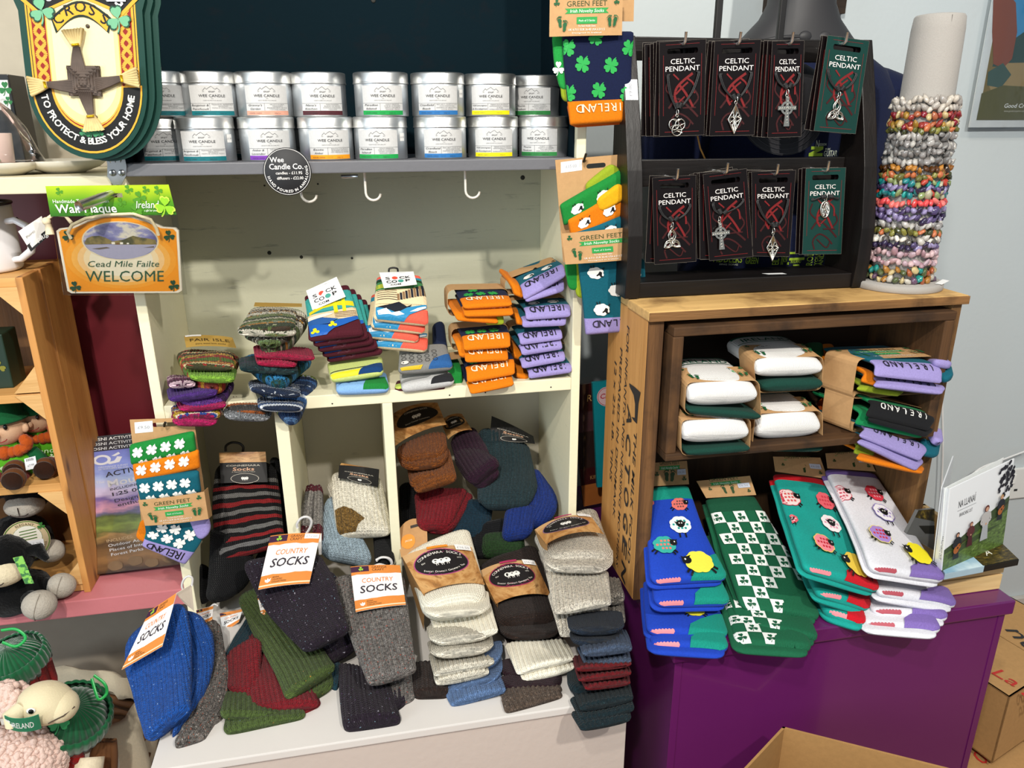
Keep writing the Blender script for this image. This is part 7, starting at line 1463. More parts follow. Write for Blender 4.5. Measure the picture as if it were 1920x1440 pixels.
def wave(s):
    w = s.w[20]; L = s.len; X = lambda pts: [(a*w, b*L) for a, b in pts]
    return [poly('#151a24', X([(-1, .20), (-.5, .26), (-.1, .32), (.2, .24), (.4, .28), (.2, .16), (-1, .12)])), poly('#2a86b4', X([(-1, .0), (.1, .0), (.3, .10), (.98, .24), (.98, .30), (.2, .22), (-.2, .12), (-.6, .18), (-1, .20)])), poly('#eef2f2', X([(-.95, .13), (-.6, .19), (-.4, .11), (-.1, .15), (.1, .10), (-.2, .06), (-.5, .08), (-.9, .05)])), poly('#eef2f2', X([(.3, .15), (.6, .22), (.95, .27), (.95, .24), (.6, .17)]))]
cL, cR = [(706, 516), (704, 562), (701, 594)], [(788, 512), (800, 562), (805, 606)]
for k, lb, dx_, dy_ in ((3, 'coral toed illustrated sock with blue waves, lowest of the second tall stack', 8, 0), (2, 'coral toed illustrated sock with a beige cliff, third in the second tall stack', -12, -10), (1, 'coral toed illustrated sock with blue waves, second in the second tall stack', -3, 0), (0, 'cliff and wave illustrated sock with coral toe and white card, top of its stack', 0, 0)):
    t, s = illus(lb, '#e6cfa6', [(a+dx_, b) for a, b in cL], [(a+dx_, b) for a, b in cR], (.09, .035, .005-.004*k), .017, k*.0185, (755, 570, .03), cliff_print if k == 0 else wave, [(-.02, .0), (.1, .010), (.5, .019), (1.0, .023), (1.0, .0)], CORAL, 250+k, [(0, CORAL), (.10, '#2a86a0'), (.20, '#e6cfa6')])
    if k == 0:
        coop_card(t, [(711, 511), (775, 509), (782, 533), (720, 540)], (.080, .080, .048, .044)); hanger(t, [(729, 510), (730, 504), (738, 502), (745, 504), (746, 510)], .09, plain('#111', .3))
    if k == 3: pass
LOW = [('lime and yellow illustrated sock with navy toe under the maroon toed stack', '#c2cf7a', [(612, 676), (618, 704)], [(716, 664), (718, 690)], (.05, -.004), .018, '#123a6a', [(.05, 0), (.3, .012), (1, .024), (1, 0)], lambda s: [poly('#e4cc1e', [(-s.w[20], 0), (.3*s.w[20], 0), (.4*s.w[20], .008), (-s.w[20], .006)]), line('#22242a', [(-s.w[20], .011), (.4*s.w[20], .014)], .002)]),
       ('pale blue illustrated sock with green toe at the shelf front', '#7fa8d8', [(628, 702), (630, 726)], [(724, 694), (730, 722)], (.04, -.012), .018, '#1c7a34', [(.0, 0), (.15, .02), (.9, .03), (1, 0)], lambda s: [line('#2a4a8a', [(-.9*s.w[20], .012), (-.7*s.w[20], .02), (-.5*s.w[20], .014), (-.35*s.w[20], .022), (-.2*s.w[20], .016)], .0012)]),
       ('grey sheep patterned illustrated sock with blue toe under the coral toed stack', '#7d7c78', [(748, 650), (746, 690)], [(836, 640), (850, 682)], (.055, .0), .020, '#2a5a92', [(.1, 0), (.35, .016), (1, .03), (1, 0)], lambda s: [ring('#2e2e2e', x*s.w[20], y, .004, .0032) for x in (-.8, -.5, -.2, .1, .4) for y in (.014, .024, .034)]+[disc('#dcd8d0', -.78*s.w[20], .012, .0045, .006), disc('#1a1a1a', -.84*s.w[20], .012, .0014), poly('#d0b01e', [(-s.w[20], 0), (-.2*s.w[20], 0), (-.1*s.w[20], .004), (-s.w[20], .003)])]),
       ('grey and white illustrated sock with black toe under the sheep patterned one', '#b9b8b6', [(748, 696), (752, 722)], [(840, 684), (852, 708)], (.05, -.01), .018, '#232326', [(.1, 0), (.3, .014), (1, .026), (1, 0)], lambda s: [poly('#8a8a88', [(-s.w[20], .012), (0, .016), (.2*s.w[20], .024), (-s.w[20], .022)])]),
       ('maroon and lime illustrated sock flat on the shelf under the grey ones', '#4a1420', [(742, 712), (740, 726)], [(832, 710), (840, 722)], (.05, .0), .010, '#b8c85a', [(-1, 0), (-1, .02), (-.55, .02), (-.5, 0)], None)]
for i, (lb, base, L, R, ys, th, tc, toe, pr) in enumerate(LOW): illus(lb, base, L, R, ys, th, 0, (L[1][0]+50, L[1][1], .02), pr, toe, tc, 260+i)
t = thing('novelty_sock', 'navy illustrated sock with sheep pattern standing behind the grey ones', 'socks', P(815, 640, Y=.06), G5)
slab(t, 'sock', jersey('#15203a'), LY([(808, 606), (812, 660)], (.10, .05)), LY([(830, 596), (842, 660)], (.10, .05)), .02, n=24, m=24, seed=270)
# ------------------------------------------------------------------ sock packs in the inner crate
G6 = 'sock packs in the inner crate'
WSK = jersey('#dddbd8', rib=.0026, var=.06); DGR = jersey('#0f3a30', rib=.0026)
def whitepack(label, TL, TR, BL, BR, Y, gd, back=.11, lean=0, topz=.012, pr=True):
    t = thing('sock_pack', label, 'sock pack', P(*BL, Y=Y), G6); a, b, c, d = P(*TL, Y=Y), P(*TR, Y=Y), P(*BL, Y=Y), P(*BR, Y=Y)
    hgt = (a[2]-c[2]+b[2]-d[2])/2; bk = np.array([lean, back, topz])
    s = Slab([a+bk, a+bk*.4+(0, 0, .004), a], [b+bk, b+bk*.4+(0, 0, .004), b], hgt, ends=((.006, .008), (.006, hgt*.46)), e=3.2, wob=.0015, seed=int(TL[0]), n=50, m=60); s.build('white_sock', WSK, t)
    g = Slab([c+bk*(1, 1, 0)+(0, 0, .0), c+(0, .004, 0)], [d+bk*(1, 1, 0), d+(0, .004, 0)], gd, ends=((.006, .004), (.006, gd*.46)), e=3.2, wob=.001, seed=int(TR[0]), n=36, m=50); g.build('green_sock', DGR, t)
    m = np.array([0, 0, .003]); dn = np.array([0, 0, -gd-.002]); w = nz(b-a)*.004; fr = np.array([lean*.12, .014, 0])
    q = [a+fr-w+m, b+fr+w+m, d+fr+w+dn, c+fr-w+dn]; o = sleeve(t, q, None, .05, dz=topz*.5, lean=lean*.45)
    if pr:
        e = np.array([lean*.45, .05, topz*.5]); f = Sheet(q[0]+e, q[1]+e, q[1], q[0]); decal('sleeve_print', gf_print(f.W, f.H), f.pt, o, base=.0007, step=.0001)
    L_ = s.len; decal('stripe', [rect('#1f5c44', -s.w[10]*.95, .006, s.w[10]*.95, .012), rect('#1f5c44', -s.w[10]*.95, .034, s.w[10]*.95, .036)], lambda x, y, off: s.pt(x, np.asarray(y), off), t, base=.0012, mx=.006, label='dark green woven stripe')
    decal('lettering', [text('#1f5c44', 'IRELAND', 0, .016, .013, s.w[10]*1.5, bold=.01)], lambda x, y, off: s.pt(x, .046-np.asarray(y), off), t, base=.0012, mx=.01)
    return t
whitepack('white and dark green ribbed sock pack at the lower left of the crate', (1288, 797), (1412, 793), (1290, 846), (1412, 838), -.188, .012)
whitepack('white and dark green ribbed sock pack at the upper left of the crate', (1298, 726), (1428, 722), (1296, 766), (1434, 778), -.186, .012)
whitepack('white and dark green ribbed sock pack at the lower middle of the crate', (1428, 785), (1548, 779), (1424, 836), (1550, 838), -.168, .013)
whitepack('rolled white and dark green sock pack at the upper middle of the crate', (1425, 680), (1550, 676), (1434, 717), (1550, 712), -.165, .020)
K_ = dict(group=G6, lean=-.03, back=.085, sf=.12, zfl=1.0755)
multipack('clover sock pack with lilac and orange cuffs at the bottom right of the crate', [((1613, 800), (1738, 828), (1614, 815), (1729, 862), -.165, -.195), ((1611, 818), (1732, 850), (1611, 826), (1722, 880), -.165, -.198), ((1606, 838), (1728, 872), (1607, 856), (1732, 886), -.165, -.195)][:2], C_TEA, C_LIL, LL, hole_print('#eef0ea', 3),
          [((1598, 822), (1640, 832), (1604, 846), (1640, 855), -.15, -.18, C_LIM), ((1606, 836), (1726, 872), (1607, 857), (1732, 884), -.160, -.195, C_ORG)], None, None, (1670, 850, -.17), .05, **K_)
multipack('green clover sock pack with black IRELAND cuffs in the crate', [((1626, 746), (1752, 778), (1627, 778), (1745, 806), -.165, -.19), ((1628, 768), (1750, 796), (1630, 784), (1742, 815), -.16, -.19)], '#0f7a46', '#141416', '#eceae4', hole_print('#eef0ea', 3),
          [((1604, 762), (1735, 800), (1606, 792), (1730, 820), -.155, -.18, '#0f7a46')], None, None, (1670, 770, -.17), .05, **K_)
multipack('teal clover sock pack with lilac cuffs, topmost at the right of the crate', [((1634, 680), (1756, 676), (1643, 702), (1770, 716), -.165, -.192), ((1635, 704), (1767, 718), (1640, 720), (1770, 735), -.165, -.192)], C_TEA, C_LIL, LL, hole_print('#eef0ea', 3),
          [((1613, 690), (1650, 700), (1618, 712), (1650, 722), -.15, -.175, C_ORG), ((1604, 712), (1690, 728), (1608, 726), (1690, 738), -.15, -.175, C_LIM)], None, None, (1700, 690, -.17), .055, topprint=True, **K_)
t = [o for o in COL.objects if o.get('label', '').startswith('teal clover sock pack with lilac cuffs, topmost')][0]
slab(t, 'heel', jersey(C_LIL), [(1730, 668, -.13), (1756, 672, -.175)], [(1768, 664, -.13), (1790, 680, -.175)], .014, 'lilac heel', n=24, m=30, wob=.001); slab(t, 'sock', jersey(C_TEA), [(1748, 682, -.15), (1770, 712, -.185)], [(1786, 680, -.15), (1790, 704, -.182)], .012, n=24, m=30, wob=.001)
t = [o for o in COL.objects if o.get('label', '').startswith('clover sock pack with lilac and orange')][0]
slab(t, 'heel', jersey(C_LIL), [(1738, 800, -.14), (1756, 822, -.18)], [(1768, 800, -.14), (1772, 830, -.18)], .014, 'lilac heel', n=24, m=30, wob=.001); slab(t, 'sock', jersey(C_TEA), [(1728, 818, -.15), (1734, 850, -.185)], [(1768, 822, -.15), (1762, 856, -.182)], .012, n=24, m=30, wob=.001)
for i, (L, R, c, lb) in enumerate((([(1506, 640), (1510, 660)], [(1545, 638), (1548, 664)], '#1f5c34', 'dark green clover sock end at the back of the crate'), ([(1534, 642), (1548, 664)], [(1565, 640), (1572, 668)], C_ORG, 'orange clover sock end at the back of the crate'), ([(1540, 740), (1556, 768)], [(1562, 750), (1572, 778)], '#c9560c', 'orange sock end between the crate packs'))):
    t = thing('novelty_sock', lb, 'socks', P(*L[0], Y=-.06), G6); slab(t, 'sock', jersey(c), LY(L, (-.05, -.09)), LY(R, (-.05, -.09)), .02, n=24, m=30, seed=300+i)
# ------------------------------------------------------------------ long novelty socks on the cabinet top
ZMIN[0] = CZ+.002
G7 = 'long patterned socks on the purple cabinet'
def proj(p):
    q = np.asarray(p)-CAM; z = q@_f; return np.stack([960+FPX*(q@_R)/z, 720-FPX*(q@_U)/z], -1)
def locator(s):
    X, Vv = np.meshgrid(np.linspace(-1, 1, 41), np.linspace(0, s.len, 81)); rows = s.row(Vv).astype(int).clip(0, s.n-1); xx = X*s.w[rows]; pts = s.pt(xx.ravel(), Vv.ravel(), 0); pp = proj(pts)
    def f(px, py): i = int(np.argmin((pp[:, 0]-px)**2+(pp[:, 1]-py)**2)); return xx.ravel()[i], s.len-Vv.ravel()[i]
    return f
def sheepset(s, items):
    loc = locator(s); o = []; n0 = 0; ks = 1.4 if items[0][0] > 1400 else 1.15
    for px, py, hs, body, flip, spots, edge, run in items:
        x, y = loc(px, py); o += sheep(x, y, hs*.00088, body, 0, flip, spots, edge, run)
        o = [(c, np.stack([a[..., 0], y+(a[..., 1]-y)*ks], -1)) if i >= n0 else (c, a) for i, (c, a) in enumerate(o)]; n0 = len(o)
    return o
def long_stack(labels, base, cuffc, toec, polys, Ys, items, scal, card, cuffv=.03, checks=False, ribcol=None, toe=None):
    objs = []
    for k in reversed(range(len(polys))):
        L, R, off = polys[k]; t = thing('novelty_sock', labels[k], 'socks', P(L[-1][0], L[-1][1], Y=Ys[k][-1]), G7)
        s = Slab(LY(L, Ys[k]), LY(R, Ys[k]), .019, ends=((.004, .004), (.016, .009)), e=3.2, wob=.0014, seed=310+k+int(L[0][0]), n=56, m=52, off=off)
        m = jersey(base, stripes=[(0, cuffc), (cuffv/s.len, base)], L=s.len)
        s.build('sock', m, t); w = s.w[40]; f = lambda x, y, off=.0003, s=s: s.pt(x, s.len-np.asarray(y), off)
        under = Slab(LY(L, Ys[k]), LY(R, Ys[k]), .010, ends=((.004, .004), (.016, .005)), e=3.2, wob=.0012, seed=350+k, n=40, m=40, off=off+.014, dx=-.004, dl=.002); under.build('sock', m, t)
        tp = toe or [(-.02, -.002), (.06, .016), (.35, .030), (.75, .044), (1.06, .052), (1.06, -.002)]
        if checks:
            o = []; nW, cs = 4, .0212; loc0 = 0
            for j in range(16):
                for i in range(-3, 4):
                    x, y = i*cs-.003, j*cs+.002
                    if (i+j) % 2 == 0 and abs(x) < w*1.05 and y < s.len-cuffv*1.4 and not (x > w*.25 and y < .036+(x-w*.25)*.6):
                        o += [rect('#e9ebe6', x-cs/2, y, x+cs/2, y+cs), shamrock('#145236', x, y+cs*.48, cs*.36, .1)]
            decal('woven_checks', o, f, t, base=.0013, step=.00004, mx=.006)
        elif k == 0: decal('woven_sheep', sheepset(s, items), f, t, base=.0013, step=.00006, mx=.006)
        else: decal('woven_sheep', sheep(w*.25, .050, .0155, '#e8dc3a' if scal != 'w' else '#e8d82a', 0, -1), f, t, base=.0013, step=.00006, mx=.006)
        if not checks:
            sc = []
            for i in range(8): sc.append(disc('#e08a92' if scal != 'w' else '#b0505c', -w*.95+i*.0050, .0015, .0030, k=10))
            decal('scalloped_edge', sc, f, t, base=.0016, step=.00004, mx=.006)
        decal('toe', [(jersey(toec, rib=.0018), poly('#000', [(a*w, b) for a, b in tp])[1])], f, t, base=.0024, mx=.004, label='contrasting toe')
        if k == 0 and card:
            c = Sheet(*[(p[0], p[1], y) for p, y in zip(card[0], card[1])], th=.0008); o = c.build('header_card', KR, t)
            sh = gf_print(c.W, c.H*1.2)[:3]+foot('#2f4a26', c.W*.42, c.H*.42, c.H*.26, .1, -1)+foot('#2f4a26', c.W*.58, c.H*.40, c.H*.26, -.15, 1)+[shamrock('#2f4a26', c.W*.16, c.H*.5, c.H*.1), shamrock('#2f4a26', c.W*.88, c.H*.25, c.H*.1), rect('#c9ccd8', c.W*.70, c.H*.42, c.W*.93, c.H*.66), text('#8a8c98', '£6.50', c.W*.81, c.H*.49, c.H*.1, c.W*.17)]
            decal('card_print', sh, c.pt, o, base=.0004, step=.00008)
DOT = lambda c: c
b_items = [(1273, 945, 15, '#e0736a', 1, '#6a4a48', None, True), (1274, 986, 20, '#eef2ee', 1, '#2f9a94', None, False), (1245, 1024, 20, '#35a89a', 1, '#e07a6a', None, True), (1308, 1056, 25, '#eedf4a', -1, None, None, True), (1216, 950, 8, '#e0736a', -1, None, None, False)]
BLUE, TL_ = '#1a3fae', '#128a78'
long_stack(['blue sheep patterned long sock with teal toe, top of its stack', 'blue sheep patterned long sock with teal toe, second in its stack', 'blue sheep patterned long sock with teal toe, third in its stack', 'blue sheep patterned long sock with teal toe, lowest on the cabinet'], BLUE, TL_, TL_,
           [([(1219, 912), (1212, 1000), (1222, 1090)], [(1292, 906), (1332, 1000), (1371, 1082)], 0), ([(1214, 970), (1212, 1050), (1230, 1131)], [(1300, 960), (1345, 1050), (1376, 1128)], 0), ([(1206, 1040), (1208, 1110), (1214, 1180)], [(1310, 1040), (1345, 1120), (1370, 1190)], 0), ([(1208, 1090), (1212, 1150), (1220, 1204)], [(1310, 1080), (1345, 1150), (1371, 1214)], 0)],
           [(-.06, -.15, -.232), (-.085, -.17, -.248), (-.10, -.185, -.262), (-.12, -.20, -.272)], b_items, 'b', ([(1222, 868), (1288, 864), (1292, 908), (1218, 912)], (-.045, -.045, -.062, -.062)))
long_stack(['green and white shamrock check long sock, top of its stack', 'green and white shamrock check long sock, second in its stack', 'green and white shamrock check long sock, lowest on the cabinet'], '#155a3c', '#134a32', '#155a3c',
           [([(1325, 932), (1355, 1025), (1393, 1140)], [(1417, 926), (1480, 1030), (1545, 1160)], 0), ([(1330, 990), (1356, 1080), (1388, 1170)], [(1430, 980), (1490, 1090), (1540, 1196)], 0), ([(1335, 1040), (1355, 1120), (1380, 1203)], [(1440, 1040), (1485, 1130), (1528, 1212)], 0)],
           [(-.065, -.15, -.242), (-.085, -.17, -.258), (-.10, -.185, -.27)], None, 'g', ([(1306, 902), (1406, 892), (1418, 928), (1324, 934)], (-.05, -.05, -.066, -.066)), .03, True)
t_items = [(1478, 934, 20, '#f0dcd8', 1, '#d85a5a', '#c8384a', True), (1546, 942, 19, '#e0606a', 1, '#c83a4a', None, True), (1556, 983, 20, '#f2ecec', 1, '#e8a0b4', None, False), (1543, 1022, 19, '#f08a94', 1, '#c8283a', '#f0d060', True), (1601, 1062, 25, '#e8c84a', -1, None, None, True), (1462, 985, 11, '#e0606a', -1, '#f2ecec', None, False)]
long_stack(['teal sheep patterned long sock with red cuff and toe, top of its stack', 'teal sheep patterned long sock with red toe, second in its stack', 'teal sheep patterned long sock with red toe, lowest on the cabinet'], '#14958a', '#b80f1c', '#c01020',
           [([(1453, 884), (1478, 965), (1514, 1062)], [(1552, 897), (1604, 1000), (1658, 1106)], 0), ([(1490, 990), (1510, 1050), (1540, 1108)], [(1570, 960), (1610, 1060), (1640, 1140)], 0), ([(1500, 1040), (1520, 1090), (1550, 1142)], [(1570, 1000), (1605, 1090), (1630, 1168)], 0)],
           [(-.055, -.17, -.288), (-.09, -.19, -.278), (-.11, -.20, -.272)], t_items, 't', ([(1450, 856), (1538, 858), (1552, 898), (1454, 884)], (-.035, -.035, -.056, -.056)), .018)
w_items = [(1576, 925, 18, '#f0d8dc', 1, '#c85a6a', '#c0384a', True), (1637, 926, 18, '#d8384a', 1, '#e89aa4', None, True), (1656, 964, 20, '#efeef2', 1, '#a99ad0', '#8a7ac0', False), (1647, 1005, 20, '#a98ad0', 1, '#d0384a', '#e8d87a', True), (1718, 1042, 25, '#efe01e', -1, None, None, True)]
long_stack(['white sheep patterned long sock with lilac cuff and toe, top of its stack', 'white sheep patterned long sock with lilac toe, second in its stack', 'white sheep patterned long sock with lilac toe, third in its stack', 'white sheep patterned long sock with lilac toe, lowest on the cabinet'], '#d6d6dc', '#6c5698', '#7d66ac',
           [([(1550, 876), (1590, 955), (1638, 1064)], [(1643, 884), (1714, 985), (1780, 1086)], 0), ([(1580, 960), (1620, 1040), (1650, 1105)], [(1690, 960), (1755, 1060), (1802, 1132)], 0), ([(1590, 1010), (1610, 1080), (1638, 1142)], [(1690, 1000), (1740, 1090), (1786, 1156)], 0), ([(1580, 1050), (1600, 1110), (1624, 1166)], [(1690, 1050), (1735, 1120), (1771, 1178)], 0)],
           [(-.055, -.17, -.298), (-.09, -.19, -.292), (-.11, -.20, -.287), (-.12, -.21, -.28)], w_items, 'w', ([(1548, 850), (1624, 846), (1642, 884), (1552, 878)], (-.03, -.03, -.055, -.055)), .017)
ZMIN[0] = None
# ------------------------------------------------------------------ pine box, books and the standing music booklet at the right
bz = CZ
pbx = thing('pine_box', 'pale slatted pine box on the purple cabinet carrying books at the right', 'box', (.95, -.15, bz))
pm1 = wood('#e0c08a', '#c09a60', 0, 1, .55)
X0, X1, Y0, Y1 = .86, 1.010, -.252, -.06
for i in range(2):
    z = bz+.001+i*.031; bx('slat', (X0, Y0, z), (X1, Y0+.009, z+.028), pm1, pbx, .001); bx('slat', (X1-.009, Y0+.009, z), (X1, Y1, z+.028), wood('#e0c08a', '#c09a60', 1, 1, .55), pbx, .001); bx('slat', (X0, Y0+.009, z), (X0+.009, Y1, z+.028), wood('#e0c08a', '#c09a60', 1, 1, .55), pbx, .001)
for x in (X0+.012, X1-.022): bx('corner_post', (x, Y0+.009, bz+.001), (x+.012, Y0+.02, bz+.060), pm1, pbx, .0005)
bx('floor_board', (X0+.009, Y0+.009, bz+.001), (X1-.009, Y1, bz+.005), pm1, pbx, 0); bx('back_board', (X0, Y1-.006, bz+.001), (X1, Y1, bz+.060), pm1, pbx, .0005)
BZ = bz+.0605
def flatbook(label, corners, th, cover, prints=None, z=BZ):
    q = [P(px, py, Z=z+th) for px, py in corners]; t = thing('book', label, 'book', np.append((q[0]+q[2])[:2]/2, z), 'books on the pine box'); lo = [p-np.array([0, 0, th]) for p in q]
    mb = MB(); v = np.array([lo[3], lo[2], lo[1], lo[0], q[3], q[2], q[1], q[0]]); mb.hexa([v[i] for i in range(8)]); mb.obj('cover', cover, t, .0006)
    s = Sheet(*q, th=.0002); s.N = np.array([0, 0, 1.])
    if prints: decal('cover_print', prints(s), s.pt, t, base=.0006, step=.0001)
    return t
grass = NT('grass_print', .4); grass.col(grass.ramp(grass.noise(grass.coord('Object', (60, 260, 60)), 1.4, 4, .7), [(.35, '#15120a'), (.55, '#4a3c14'), (.68, '#8a7428')])); skyb = NT('sky_print', .35); skyb.col(skyb.ramp(skyb.noise(skyb.coord('Object'), 22, 3), [(.35, '#7fa6c0'), (.6, '#c9dce4')]))
flatbook('dark grassy picture book lying on the pine box, its spine towards the right', [(1812, 1034), (1868, 1008), (1911, 1049), (1843, 1062)], .011, plain('#17140e', .35), lambda s: [(grass.mat, rect('#000', .001, .001, s.W-.001, s.H-.001)[1]), text('#e6e4d8', 'A', s.W*.42, s.H*.45, .016, shear=.2)])
flatbook('pale sky blue book lying on the pine box under the standing booklet', [(1756, 1050), (1815, 1036), (1846, 1062), (1772, 1076)], .011, plain('#9db4c0', .35), lambda s: [(skyb.mat, rect('#000', .0, .0, s.W, s.H)[1])])
t = thing('book', 'dark landscape picture book leaning behind the white sheep socks', 'book', P(1735, 1000, Y=-.20), 'books on the pine box')
s = Sheet((1722, 957, -.19), (1752, 954, -.18), (1752, 1032, -.19), (1700, 1000, -.20), th=.006); s.build('cover', plain('#6a6a68', .35), t); decal('cover_print', [(grass.mat, rect('#000', 0, s.H*.7, s.W, s.H)[1]), poly('#26241e', [(s.W*.3, s.H*.45), (s.W, s.H*.6), (s.W, s.H*.4), (s.W*.6, s.H*.3)])], s.pt, t)
cdt = thing('music_booklet', 'white card music booklet standing open on books, four musicians in a field on its cover', 'booklet', P(1766, 1071, Z=BZ+.011))
zb = BZ+.0115; b0 = P(1766, 1070, Z=zb); b1 = P(1751, 1060, Z=zb); b2 = P(1880, 1020, Z=zb); HB = .145
top = lambda b, px, py: P(px, py, Y=b[1]+.002)
f0, f1 = top(b0, 1781, 917), P(1902, 860, Y=b2[1]); sp0 = top(b1, 1768, 914)
fs = Sheet(f0, f1, b2, b0, th=.0016); fs.build('front_cover', plain('#e4e6e8', .3, 0, .02), cdt)
ss = Sheet(sp0, f0, b0, b1, th=.0012); so = ss.build('spine', plain('#dfe0e2', .3, 0, .02), cdt); decal('spine_print', [text('#3a3a3c', 'NA LLANAÍ', ss.W*.5, ss.H*.62, .0055, rot=-math.pi/2, width=.036, al='l'), text('#3a3a3c', 'BRANCHING OUT', ss.W*.5, ss.H*.42, .0052, rot=-math.pi/2, width=.042, al='l')][::1], ss.pt, so)
vd = nz((b1-CAM)*(1, 1, 0))*.135+np.array([.007, 0, 0])
bp = Sheet(sp0+np.array([0, .0012, 0]), sp0+vd, b1+vd, b1+np.array([0, .0012, 0]), th=.0016); bp.build('back_cover', plain('#d4d6d8', .35, 0, .02), cdt)
pg = Sheet(f0+np.array([-.004, .006, -.001]), P(1882, 858, Y=b2[1]+.035), b2+np.array([0, .04, 0]), b0+np.array([0, .006, 0]), th=.0006); pg.build('inner_page', plain('#e9ecea', .5), cdt)
w, h = fs.W, fs.H; sh = [text('#3c3c40', 'NA LLANAÍ', w*.29, h*.715, h*.085, w*.26, bold=.01), line('#5a5a5e', [(w*.15, h*.68), (w*.44, h*.68)], .0006), text('#4a4a4e', 'BRANCHING OUT', w*.29, h*.60, h*.045, w*.20)]
gm = NT('meadow_print', .4); gm.col(gm.ramp(gm.noise(gm.coord('Object', (90, 90, 160)), 1.2, 4, .7), [(.35, '#3a4a20'), (.6, '#5f7a34'), (.75, '#9aa87a')]))
sh += [poly('#3f4f30', [(0, h*.26), (w*.25, h*.33), (w*.5, h*.42), (w*.75, h*.50), (w, h*.58), (w, h*.3), (0, h*.1)]), (gm.mat, poly('#000', [(0, 0), (w, 0), (w, h*.42), (w*.6, h*.34), (w*.3, h*.25), (0, h*.2)])[1])]
lf = random.Random(4)
for i in range(60): a, r = lf.uniform(0, 6.28), lf.uniform(0, 1)**.6; sh.append(disc('#24222a', min(w*.995, w*.90+r*w*.17*math.cos(a)), min(h*.99, h*.82+r*h*.20*math.sin(a)), h*.022, k=7))
def musician(x, y, s, coat, skin='#c99a80', hair='#3a221a', skirt=None, guitar=False):
    o = [poly(skirt or coat, [(x-.16*s, y), (x+.16*s, y), (x+.10*s, y+.5*s), (x-.10*s, y+.5*s)]), poly(coat, [(x-.13*s, y+.42*s), (x+.13*s, y+.42*s), (x+.16*s, y+.76*s), (x+.06*s, y+.82*s), (x-.06*s, y+.82*s), (x-.16*s, y+.76*s)]), disc(hair, x, y+.90*s, .095*s, k=12), disc(skin, x+.01*s, y+.88*s, .065*s, k=10), line(coat, [(x-.15*s, y+.74*s), (x-.2*s, y+.52*s), (x+.02*s, y+.46*s)], .07*s), line(coat, [(x+.15*s, y+.74*s), (x+.2*s, y+.55*s), (x+.02*s, y+.46*s)], .07*s), disc(skin, x+.02*s, y+.46*s, .035*s, k=8)]
    if guitar: o += [disc('#a8602c', x-.02*s, y+.34*s, .14*s, k=14), disc('#a8602c', x+.10*s, y+.44*s, .11*s, k=14), disc('#2a1a10', x+.05*s, y+.40*s, .04*s, k=10), line('#3a2418', [(x+.12*s, y+.46*s), (x+.45*s, y+.62*s)], .035*s)]
    return o
sh += musician(w*.17, h*.10, h*.33, '#24262c', guitar=True)+musician(w*.37, h*.19, h*.30, '#5a2a2c', hair='#6a2a1c', skirt='#4a1f24')+musician(w*.60, h*.19, h*.42, '#b9b6b4', hair='#5a2418', skirt='#a9acb0')+musician(w*.83, h*.36, h*.30, '#22242a', hair='#a8824a', guitar=True)
decal('cover_print', sh, fs.pt, cdt, base=.0004, step=.00004)
# ------------------------------------------------------------------ outlet, cable
ou = thing('wall_outlet', 'white double wall socket on the grey wall behind the booklet', 'outlet', P(1895, 905, Y=WALL))
c = P(1897, 905, Y=WALL); bx('plate', (c[0]-.035, WALL-.009, c[2]-.043), (c[0]+.11, WALL, c[2]+.043), plain('#dcdcd8', .3, 0, .02), ou, .003); bx('rocker_switch', (c[0]-.022, WALL-.014, c[2]+.004), (c[0]-.004, WALL-.009, c[2]+.03), plain('#e6e6e2', .3), ou, .001); bx('pin_slot', (c[0]+.002, WALL-.0095, c[2]-.02), (c[0]+.012, WALL-.0088, c[2]-.014), plain('#222', .5), ou, 0)
ca = thing('white_cable', 'thin white cable hanging down the wall beside the crate', 'cable', P(1768, 840, Y=.27)); MB().tube(catmull([P(1765, 700, Y=.28), P(1768, 820, Y=.28), P(1766, 900, Y=.28), P(1758, 1010, Y=.28)], 20), .0022, k=8).obj('cable', plain('#e0e0de', .4), ca)
ca = thing('white_cable', 'thin white cable running along the wall towards the outlet', 'cable', P(1850, 880, Y=.27)); MB().tube(catmull([P(1800, 915, Y=.28), P(1835, 880, Y=.27), P(1880, 862, Y=.27), P(1925, 845, Y=.28)], 20), .0022, k=8).obj('cable', plain('#e0e0de', .4), ca)
# ------------------------------------------------------------------ books in the gap between bookcase and crate
for lb, q, c, pr in (('dark red book with gold lettering in the gap beside the bookcase', [(1072, 724, .16), (1142, 714, .16), (1168, 935, .14), (1094, 950, .14)], '#3a1214', lambda s: [(plain('#a8622c', .4), rect('#000', 0, 0, s.W, s.H*.18)[1]), rect('#2a1512', 0, s.H*.32, s.W, s.H*.62), rect('#4a2a30', 0, s.H*.62, s.W, s.H*.78), text('#c9a060', 'R', s.W*.42, s.H*.86, .014, shear=.2), text('#b98a50', 'KING', s.W*.38, s.H*.22, .008, .022)]),
                     ('turquoise folder with a pink round badge tucked behind the wooden crate', [(1111, 718, .10), (1190, 708, .10), (1196, 905, .09), (1120, 914, .09)], '#128a96', lambda s: [disc('#e8c4c8', s.W*.32, s.H*.86, .019), ring('#b8384a', s.W*.32, s.H*.86, .0175, .0165), text('#c0283c', 'Craic', s.W*.34, s.H*.845, .010, .030, shear=.2, bold=.03)])):
    s = Sheet(*q, th=.008); t = thing('book', lb, 'book', s.d, 'books in the gap'); s.build('cover', plain(c, .35), t); decal('cover_print', pr(s), s.pt, t)
t = thing('clear_pocket', 'clear plastic display pocket around the books in the gap', 'pocket', P(1120, 950, Y=.09)); Sheet((1092, 708, .085), (1190, 698, .085), (1200, 960, .08), (1096, 985, .08), th=.001).build('pocket', clear(), t)
